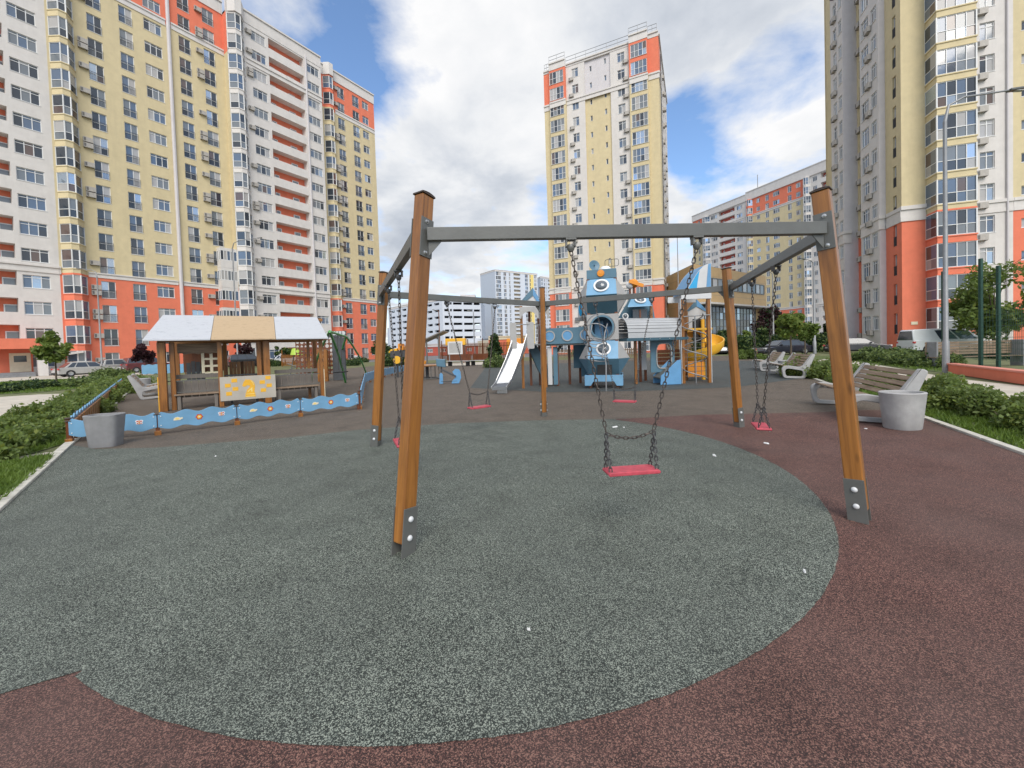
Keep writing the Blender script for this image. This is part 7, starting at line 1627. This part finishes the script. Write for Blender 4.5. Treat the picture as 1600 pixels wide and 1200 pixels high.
# ------------------------------------------------------------------ vehicles
def car(name, label, loc, rz, L_=4.6, W_=1.8, H_=1.45, paint=(.5, .5, .5), kind='sedan', cat='car', dark=False):
    pm = mat('car_paint', paint, .28, .05, 2, coat=.8, spec=.6); MT['_p'] = pm
    t = thing(name, label, cat, loc, rz, None); hw = W_ / 2
    gz = .20; belt = .62 * H_ if kind != 'van' else .56 * H_; wr = .33 if kind != 'van' else .36
    if kind == 'sedan': body = [(-.5, gz + .08), (-.495, .50), (-.48, belt * .92), (-.30, belt), (.20, belt * .97), (.46, belt * .78), (.497, .50), (.5, gz + .06)]; cab = [(-.40, belt * .98), (-.27, H_ * .97), (-.16, H_), (.0, H_ * .985), (.10, H_ * .94), (.25, belt * .96)]
    elif kind == 'suv': body = [(-.5, gz + .1), (-.495, .6), (-.48, belt * .98), (-.3, belt), (.22, belt * .98), (.46, belt * .84), (.497, .58), (.5, gz + .1)]; cab = [(-.485, belt * .97), (-.44, H_ * .95), (-.36, H_), (.0, H_), (.10, H_ * .96), (.25, belt * .97)]
    else: body = [(-.5, gz + .1), (-.5, .8), (-.495, belt), (-.3, belt), (.25, belt), (.44, belt * .86), (.495, .7), (.5, gz + .1)]; cab = [(-.495, belt * .99), (-.485, H_ * .92), (-.46, H_ * .99), (-.1, H_), (.14, H_ * .97), (.20, H_ * .93), (.36, belt * .98)]
    def loft(outline, w0, w1, zlo, zhi, nm, m, par=None, lip=True):
        mb = MB(); n = len(outline); f = lambda z: w0 + (w1 - w0) * max(0, min(1, (z - zlo) / (zhi - zlo)))
        a = [(x * L_, -f(z), z) for x, z in outline]; b = [(x * L_, f(z), z) for x, z in outline]
        mb.face(a); mb.face(b[::-1])
        for i in range(n): j = (i + 1) % n; mb.face([a[j], a[i], b[i], b[j]])
        return mb.build(nm, m, par or t, bevel=.045 if lip else 0, seg=3, smooth=50)
    mbw = [(-.31, wr), (.31, wr)]
    loft(body, hw * .97, hw * .97, 0, 1, 'body', '_p')
    cb = loft(cab, hw * .93, hw * .70, belt * .97, H_, 'cabin', '_p')
    # side glass, windscreens (set a few mm proud of the cabin)
    fz = lambda z: hw * .93 + (hw * .70 - hw * .93) * max(0, min(1, (z - belt * .97) / (H_ - belt * .97)))
    cx = [c[0] for c in cab]; x_r0, x_f0 = cab[0][0], cab[-1][0]; top = H_ * .93; bt = belt * 1.02
    def edge_x(z, front):
        pts = cab if not front else cab[::-1]
        for (xa, za), (xb, zb) in zip(pts, pts[1:]):
            if min(za, zb) <= z <= max(za, zb) and abs(za - zb) > 1e-6: return xa + (xb - xa) * (z - za) / (zb - za)
        return pts[1][0]
    r0, r1, f0, f1 = edge_x(bt, 0), edge_x(top, 0), edge_x(bt, 1), edge_x(top, 1)
    spans = [(.06, .36), (.40, .66), (.69, .94)] if kind == 'van' else [(.05, .24), (.27, .58), (.61, .95)] if kind != 'sedan' else [(.06, .22), (.25, .57), (.60, .95)]
    for s in (-1, 1):
        for a, b in spans:
            xb0, xb1 = r0 + (f0 - r0) * a, r0 + (f0 - r0) * b; xt0, xt1 = r1 + (f1 - r1) * a, r1 + (f1 - r1) * b
            if kind == 'van' and a < .3 and s == 1: pass
            mb = MB(); e = .008; q = [(xb0 * L_, s * (fz(bt) + e), bt), (xb1 * L_, s * (fz(bt) + e), bt), (xt1 * L_, s * (fz(top) + e), top), (xt0 * L_, s * (fz(top) + e), top)]
            mb.face(q if s < 0 else q[::-1]); mb.build('side_window', 'g0' if not (kind == 'van' and a < .3) else ('_p' if a < .1 else 'g5'), cb)
    for (xb, xt, nm, sg) in ((r0, r1, 'rear_window', -1), (f0, f1, 'windscreen', 1)):
        mb = MB(); e = sg * .02; yb_, yt_ = fz(bt) * .90, fz(top) * .90; mb.face([(xb * L_ + e, -yb_, bt + .01), (xb * L_ + e, yb_, bt + .01), (xt * L_ + e, yt_, top + .005), (xt * L_ + e, -yt_, top + .005)]); mb.build(nm, 'g0' if not dark else 'black', cb)
    for x in (-.31, .31):
        for s in (-1, 1):
            mb = MB(); Tm = Matrix.Translation((x * L_, s * (hw - .1), wr)) @ Matrix.Rotation(R(90), 4, 'X')
            mb.lathe([(wr * .55, -.115), (wr * .93, -.11), (wr, -.07), (wr, .07), (wr * .93, .11), (wr * .55, .115)], 24, 0, T=Tm); wh = mb.build('wheel', 'black', t, smooth=40)
            mb = MB(); mb.lathe([(.001, -.09 ), (wr * .2, -.10), (wr * .56, -.112), (wr * .6, -.10), (wr * .6, .10), (wr * .56, .112), (wr * .2, .10), (.001, .09)], 16, 0, T=Tm); mb.build('rim', 'zinc', wh, smooth=40)
            mb = MB(); mb.lathe([(wr + .05, -.1), (wr + .05, .106), (wr + .001, .106)], 20, 0, T=Matrix.Translation((x * L_, s * (hw - .082 if s > 0 else hw - .082), wr + .01)) @ Matrix.Rotation(R(90), 4, 'X')) if False else None
    for s in (-1, 1):
        mb = MB(); z = belt * .86; mb.box(-.502 * L_, -.475 * L_, s * hw * .90 - .14, s * hw * .90 + .05 if s < 0 else s * hw * .90 + .05, z - .09, z + .06); mb.build('tail_light', 'redpaint', t, bevel=.02)
        mb = MB(); z = belt * .74; mb.box(.465 * L_, .494 * L_, s * hw * .82 - .16, s * hw * .82 + .14, z - .07, z + .05); mb.build('headlight', 'lboard', t, bevel=.02)
        mb = MB(); mb.box(f0 * L_ - .40, f0 * L_ - .28, s * (hw + .02) - .08, s * (hw + .02) + .08, bt, bt + .14); mb.build('mirror', '_p', t, bevel=.03)
    mb = MB(); mb.box(-.505 * L_, -.49 * L_, -hw * .8, hw * .8, gz + .06, gz + .22); mb.box(.49 * L_, .505 * L_, -hw * .8, hw * .8, gz + .06, gz + .22); mb.box(-.47 * L_, .47 * L_, -hw * .85, hw * .85, gz - .05, gz + .08); mb.build('bumper', 'black', t, bevel=.02)
    mb = MB(); mb.box(-.503 * L_ - .012, -.503 * L_ - .002, -.26, .26, gz + .28, gz + .40); mb.build('number_plate', 'lboard', t)
    return t
def cpos(px, py): g = gp(px, py); return g
car('parked_car', 'dark navy saloon parked behind the far right benches', cpos(1223, 554), R(184), 5.0, 1.88, 1.44, (.010, .011, .022), 'sedan')
car('parked_car', 'dark grey saloon partly hidden behind the leaning front right post', cpos(1338, 551), R(-20), 4.7, 1.84, 1.42, (.075, .078, .085), 'sedan')
car('delivery_van', 'white van with dark windows parked in front of the right block', cpos(1474, 552), R(-14), 5.0, 1.95, 1.95, (.66, .68, .68), 'van', 'van')
car('parked_car', 'silver saloon seen from behind beside the left lawn', cpos(137, 587), R(64), 4.5, 1.8, 1.46, (.40, .39, .37), 'sedan')
car('parked_car', 'silver estate seen from behind next to the plum tree', cpos(199, 582), R(60), 4.5, 1.82, 1.62, (.33, .325, .31), 'suv')
car('parked_car', 'dark red off-road car seen beside the left pavilion post', cpos(233, 581), R(60), 4.4, 1.85, 1.75, (.11, .022, .025), 'suv')
car('parked_car', 'black off-road car seen through the middle of the pavilion', cpos(388, 574), R(50), 4.6, 1.9, 1.75, (.012, .013, .016), 'suv')
car('parked_car', 'white car seen through the right bay of the pavilion', cpos(447, 569), R(40), 4.4, 1.8, 1.5, (.62, .63, .64), 'sedan')
car('parked_car', 'white off-road car with dark glass right of the climbing wall', cpos(546, 563), R(-10), 4.7, 1.9, 1.75, (.64, .64, .64), 'suv')
car('parked_car', 'white saloon parked left of the back left swing post', cpos(575, 561), R(10), 4.4, 1.8, 1.45, (.68, .68, .68), 'sedan')
car('parked_car', 'white car seen between the yellow slide and the right swing post', cpos(1129, 553), R(250), 4.3, 1.8, 1.55, (.66, .66, .67), 'suv')
# ------------------------------------------------------------------ lamp posts
def lamp(label, px, py_b, py_t, ax, ay, r=.07, Y=None, m='lamp'):
    g = gp(px, py_b) if Y is None else at(px, 560, Y); g.z = 0; top = at(px, py_t, g.y).z; arm = at(ax, ay, g.y) - g
    t = thing('street_lamp', label, 'street lamp', g); mb = MB(); mb.tube([(0, 0, 0), (0, 0, 1.2), (0, 0, 1.25), (0, 0, top)], [r * 1.35, r * 1.3, r, r * .72], 12); mb.build('pole', m, t, smooth=50)
    mb = MB(); a = Vector((0, 0, top)); b = Vector((arm.x, arm.y, arm.z)); c1 = a + Vector((arm.x * .06, 0, (b.z - a.z) * .55)); c2 = a + Vector((arm.x * .3, 0, (b.z - a.z) * .82))
    mb.tube([a - Vector((0, 0, .02)), c1, c2, b], [r * .7, r * .5, r * .45, r * .4], 8); mb.build('arm', m, t, smooth=50)
    dd = (b - c2).normalized(); mb = MB(); mb.beam(b - dd * .05, b + dd * .55, .20, .09); hd = mb.build('lamp_head', 'steel', t, bevel=.03)
    mb = MB(); e = b + dd * .32; mb.box(e.x - .15, e.x + .15, e.y - .07, e.y + .07, e.z - .075, e.z - .055); mb.build('lens', 'lboard', hd)
    return t
lamp('tall grey street lamp with a long arm in front of the right block', 1478, 583, 190, 1578, 141, .078)
lamp('slim street lamp rising behind the pavilion roof', 372, 574, 388, 403, 372, .10)
lamp('thin lamp post in front of the coral wall above the silver cars', 160, 585, 432, 128, 420, .08)
lamp('distant street lamp just left of the leaning front right post', 1273, 553, 418, 1257, 405, .11)
lamp('distant street lamp pole beside the chain of the right swing', 1209, 549, 432, 1196, 424, .10)
lamp('thin pole with a curved top seen behind the steel slide chains', 1062, 552, 372, 1052, 362, .07)
for px, yt, lab in ((688, 488, 'slim distant lamp pole with a reddish head left of the slide'), (771, 478, 'slim distant lamp pole in front of the pale tower'), (742, 489, 'slim distant lamp pole before the parking building')):
    lamp(lab, px, 560, yt, px - 6, yt - 3, .08, Y=52, m='redwood' if px == 688 else 'lamp')
# ------------------------------------------------------------------ sports court on the right
cw0, cw1 = gp(1486, 583), gp(1640, 606); d = (cw1 - cw0).normalized(); nn = Vector((-d.y, d.x, 0))
t = thing('court_wall', 'low coral-red wall along the near side of the sports court', 'low wall', cw0)
def wall_run(p, q, h, nm='wall'):
    a, c_ = p - cw0, q - cw0; mb = MB(); mb.beam(a + Vector((0, 0, h / 2 - .05)), c_ + Vector((0, 0, h / 2 - .05)), .22, h - .1); mb.build(nm, 'w_red', t, bevel=.01)
    mb = MB(); mb.beam(a + Vector((0, 0, h - .07)), c_ + Vector((0, 0, h - .07)), .30, .06); mb.build('coping', MT['coping'], t, bevel=.01)
MT['coping'] = mat('salmon_coping', (.62, .23, .17), .8, .1, 4, .1, 40)
wall_run(cw0, cw1 + d * 3, .42); cb0 = cw0 + nn * 6.3
mb = MB(); mb.beam(cb0 - cw0 + d * .1 + Vector((0, 0, .24)), cb0 - cw0 + d * 12 + Vector((0, 0, .24)), .2, .52); mb.build('back_wall', 'steel', t)
t = thing('court_fence', 'tall green mesh fence posts and netting above the coral court wall', 'fence', cw0)
posts = [(1473.5, 566, 424), (1532.5, 582, 404), (1560, 583, 415)]; loc = []
for px, pb, pt in posts:
    g = gp(px, pb); h = at(px, pt, g.y).z; p = g - cw0; mb = MB(); mb.box(p.x - .045, p.x + .045, p.y - .045, p.y + .045, 0, h); mb.build('post', 'dgreen', t, bevel=.008); loc.append((p, h))
extra = loc[1][0] + d * 3.2; h = 4.0; mb = MB(); mb.box(extra.x - .045, extra.x + .045, extra.y - .045, extra.y + .045, 0, h); mb.build('post', 'dgreen', t, bevel=.008)
mb = MB()
def mesh(p, q, z0, z1, sp=.2):
    k = int((q - p).length / sp)
    for i in range(k + 1): a = p.lerp(q, i / k); mb.tube([(a.x, a.y, z0), (a.x, a.y, z1)], .005, 3)
    for j in range(int((z1 - z0) / sp) + 1): mb.tube([(p.x, p.y, z0 + j * sp), (q.x, q.y, z0 + j * sp)], .005, 3)
mesh(loc[1][0], extra, .5, 2.3); mesh(loc[2][0], loc[2][0] + d * 3.4, .5, 2.3); mesh(loc[0][0], loc[1][0], .45, 1.6)
mb.build('mesh', 'dgreen', t)
mb = MB()
for k, z in enumerate((3.5, 3.1)): mb.tube([Vector((*loc[1][0].xy, z)), Vector((*((loc[1][0] + extra) / 2).xy, z + .08)), Vector((*extra.xy, z + .5))], .008, 4)
mb.build('wire', 'dgreen', t)
gb = at(1520, 548, 17.5); gb.z = 0; t = thing('court_bench', 'long slatted bench seen behind the green court posts', 'bench', gb, R(-4))
mb = MB()
for k in range(5): mb.box(-2.0, 1.6, -.015, .015, .55 + k * .12, .65 + k * .12)
mb.build('backrest', 'slat', t, bevel=.004); mb = MB(); mb.box(-2.0, 1.6, -.45, -.05, .44, .47); mb.build('seat', 'slat', t)
for x in (-1.9, 1.62): mb = MB(); mb.box(x - .04, x + .04, -.45, .05, 0, 1.15); mb.build('side_frame', 'concrete', t, bevel=.02)
# ------------------------------------------------------------------ beyond the far edge of the playground
g = gp(735, 569); g2 = gp(770, 567)
def far_bench(label, px0, px1, py):
    a, c_ = gp(px0, py), gp(px1, py); d = c_ - a; t = thing('park_bench', label, 'bench', a, math.atan2(d.y, d.x)); ln = d.length
    mb = MB(); 
    for k in range(int(ln / .11)): mb.box(k * .11, k * .11 + .085, .30, .33, .48, 1.05)
    mb.box(0, ln, .331, .36, .95, 1.02); mb.build('backrest', 'redwood', t); mb = MB(); mb.box(0, ln, -.2, .28, .43, .47); mb.build('seat', 'lboard', t)
    for x in (.2, ln - .2): mb = MB(); mb.box(x - .05, x + .05, -.15, .3, 0, .428); mb.build('leg', 'black', t)
far_bench('dark red slatted bench left part beyond the blue rocker', 700, 733, 572); far_bench('dark red slatted bench next to the conifer', 736, 760, 571)
t = thing('notice_board', 'white notice board on legs beyond the blue rocker', 'sign', gp(712, 569)); mb = MB(); mb.box(-.75, .75, -.03, .03, 1.0, 2.3); mb.build('board', 'lboard', t, bevel=.01); mb = MB(); mb.box(-.6, .6, -.036, -.031, 1.15, 2.15); mb.build('sheet', 'board', t)
for x in (-.6, .6): mb = MB(); mb.box(x - .04, x + .04, .032, .09, 0, 2.2); mb.build('leg', 'lamp', t)
t = thing('yellow_digger', 'yellow toy digger roof above the notice board', 'play toy', at(713, 540, 44).xy.to_3d()); zt = at(713, 529, 44).z; mb = MB(); mb.box(-1.1, 1.1, -.8, .8, zt - .75, zt); mb.build('roof', 'yellow', t, bevel=.05)
for x in (-.85, .85):
    mb = MB(); mb.box(x - .08, x + .08, -.7, .7, 0, zt - .755); mb.build('post', 'redwood', t)
t = thing('shade_canopy', 'slanted dark canopy roof behind the front left post', 'canopy', at(668, 560, 40).xy.to_3d()); zc = at(680, 533, 40).z; mb = MB()
mb.hexa([(-2.5, -1.5, zc - 1.0), (2.0, -1.5, zc + .9), (2.0, 1.5, zc + .9), (-2.5, 1.5, zc - 1.0), (-2.5, -1.5, zc - .88), (2.0, -1.5, zc + 1.02), (2.0, 1.5, zc + 1.02), (-2.5, 1.5, zc - .88)]); mb.build('roof', 'dboard', t)
for x, z in ((-1.8, zc - .75), (.2, zc + .1), (1.4, zc + .6)):
    mb = MB(); mb.box(x - .07, x + .07, -1.2, -1.05, 0, z); mb.build('post', 'steel', t)
def picket(label, px0, px1, py, h, m='redwood', Y=None):
    a, c_ = gp(px0, py), gp(px1, py); d = c_ - a; t = thing('picket_fence', label, 'fence', a, math.atan2(d.y, d.x)); ln = d.length; mb = MB(); k = int(ln / .25)
    for i in range(k): mb.box(i * ln / k, i * ln / k + .1, -.02, .02, .1, h)
    mb.build('pickets', m, t); mb = MB(); mb.box(0, ln, .021, .06, h * .3, h * .3 + .08); mb.box(0, ln, .021, .06, h * .8, h * .8 + .08); mb.build('rail', m, t)
    mb = MB(); q = int(ln / 2.5)
    for i in range(q + 1): mb.box(i * ln / q - .05, i * ln / q + .05, .061, .14, 0, h + .6)
    mb.build('posts', m, t)
picket('tall dark slatted fence in front of the low coral building', 690, 806, 563.5, 2.2)
picket('brown slatted fence seen under the porthole bridge', 870, 1000, 560, 1.1, 'slat')
picket('brown slatted fence behind the green swing and climbing wall', 440, 520, 573, 1.5, 'wood')
g = gp(806, 560); t = thing('play_board', 'orange play panel with a round window left of the steel slide', 'play panel', g); mb = MB(); q = circ(0, 1.7, .55, .55, 20, R(45)); sq = [(1.2 * math.cos(R(45) + 2 * math.pi * i / 20) / max(abs(math.cos(R(45) + 2 * math.pi * i / 20)), abs(math.sin(R(45) + 2 * math.pi * i / 20))), 1.5 + 1.3 * math.sin(R(45) + 2 * math.pi * i / 20) / max(abs(math.cos(R(45) + 2 * math.pi * i / 20)), abs(math.sin(R(45) + 2 * math.pi * i / 20)))) for i in range(20)]
mb.ring(sq, q, -.04, .04); pn = mb.build('panel', 'orange', t); mb = MB(); mb.ring(circ(0, 1.7, .62, .62, 20, R(45)), circ(0, 1.7, .5, .5, 20, R(45)), -.06, -.041); mb.build('window_ring', 'white', pn)
t = thing('traffic_cone', 'small orange and white cone on the road by the saloon bonnet', 'cone', gp(1181, 556)); mb = MB(); mb.lathe([(.001, .75), (.04, .75), (.17, .05), (.001, .05)], 12); mb.box(-.2, .2, -.2, .2, 0, .05); c_ = mb.build('cone', 'redpaint', t, smooth=40); mb = MB(); mb.lathe([(.085, .52), (.125, .35)], 12); mb.build('band', 'white', c_)
# ------------------------------------------------------------------ litter on the rubber
def scrap(label, px, py, s, seed):
    rg = random.Random(seed); g = gp(px, py); t = MB(); n = 9; pts = [(s * rg.uniform(.6, 1.1) * math.cos(2 * math.pi * i / n), s * .45 * rg.uniform(.6, 1.1) * math.sin(2 * math.pi * i / n)) for i in range(n)]
    c0 = [(x, y, .0) for x, y in pts]; c1 = [(x * .8, y * .8, .006 + .010 * rg.random()) for x, y in pts]; t.face(c0[::-1]); t.face(c1)
    for i in range(n): j = (i + 1) % n; t.face([c0[i], c0[j], c1[j], c1[i]])
    o = t.build('litter', 'white'); o.location = g + Vector((0, 0, .0095)); o.rotation_euler.z = rg.random() * 3; tag(o, label, 'litter', 'white scraps on the rubber')
scrap('largest white scrap lying behind the nearest swing chains', 961, 668, .085, 1); scrap('tiny white scrap right of the largest one', 975, 669, .03, 2)
scrap('flat white scrap on the green edge right of the nearest swing', 1116, 713, .05, 3); scrap('white scrap on the red field below the right swing seat', 1197, 694, .05, 4)
scrap('small white scrap alone in the middle of the green foreground', 826, 987, .011, 5); scrap('white scrap on the green near its right rim', 1257, 896, .018, 6)
scrap('pale scrap on the red field left of the round bin', 1353, 671, .03, 7); scrap('faint scrap on the left of the green field', 337, 714, .03, 8)
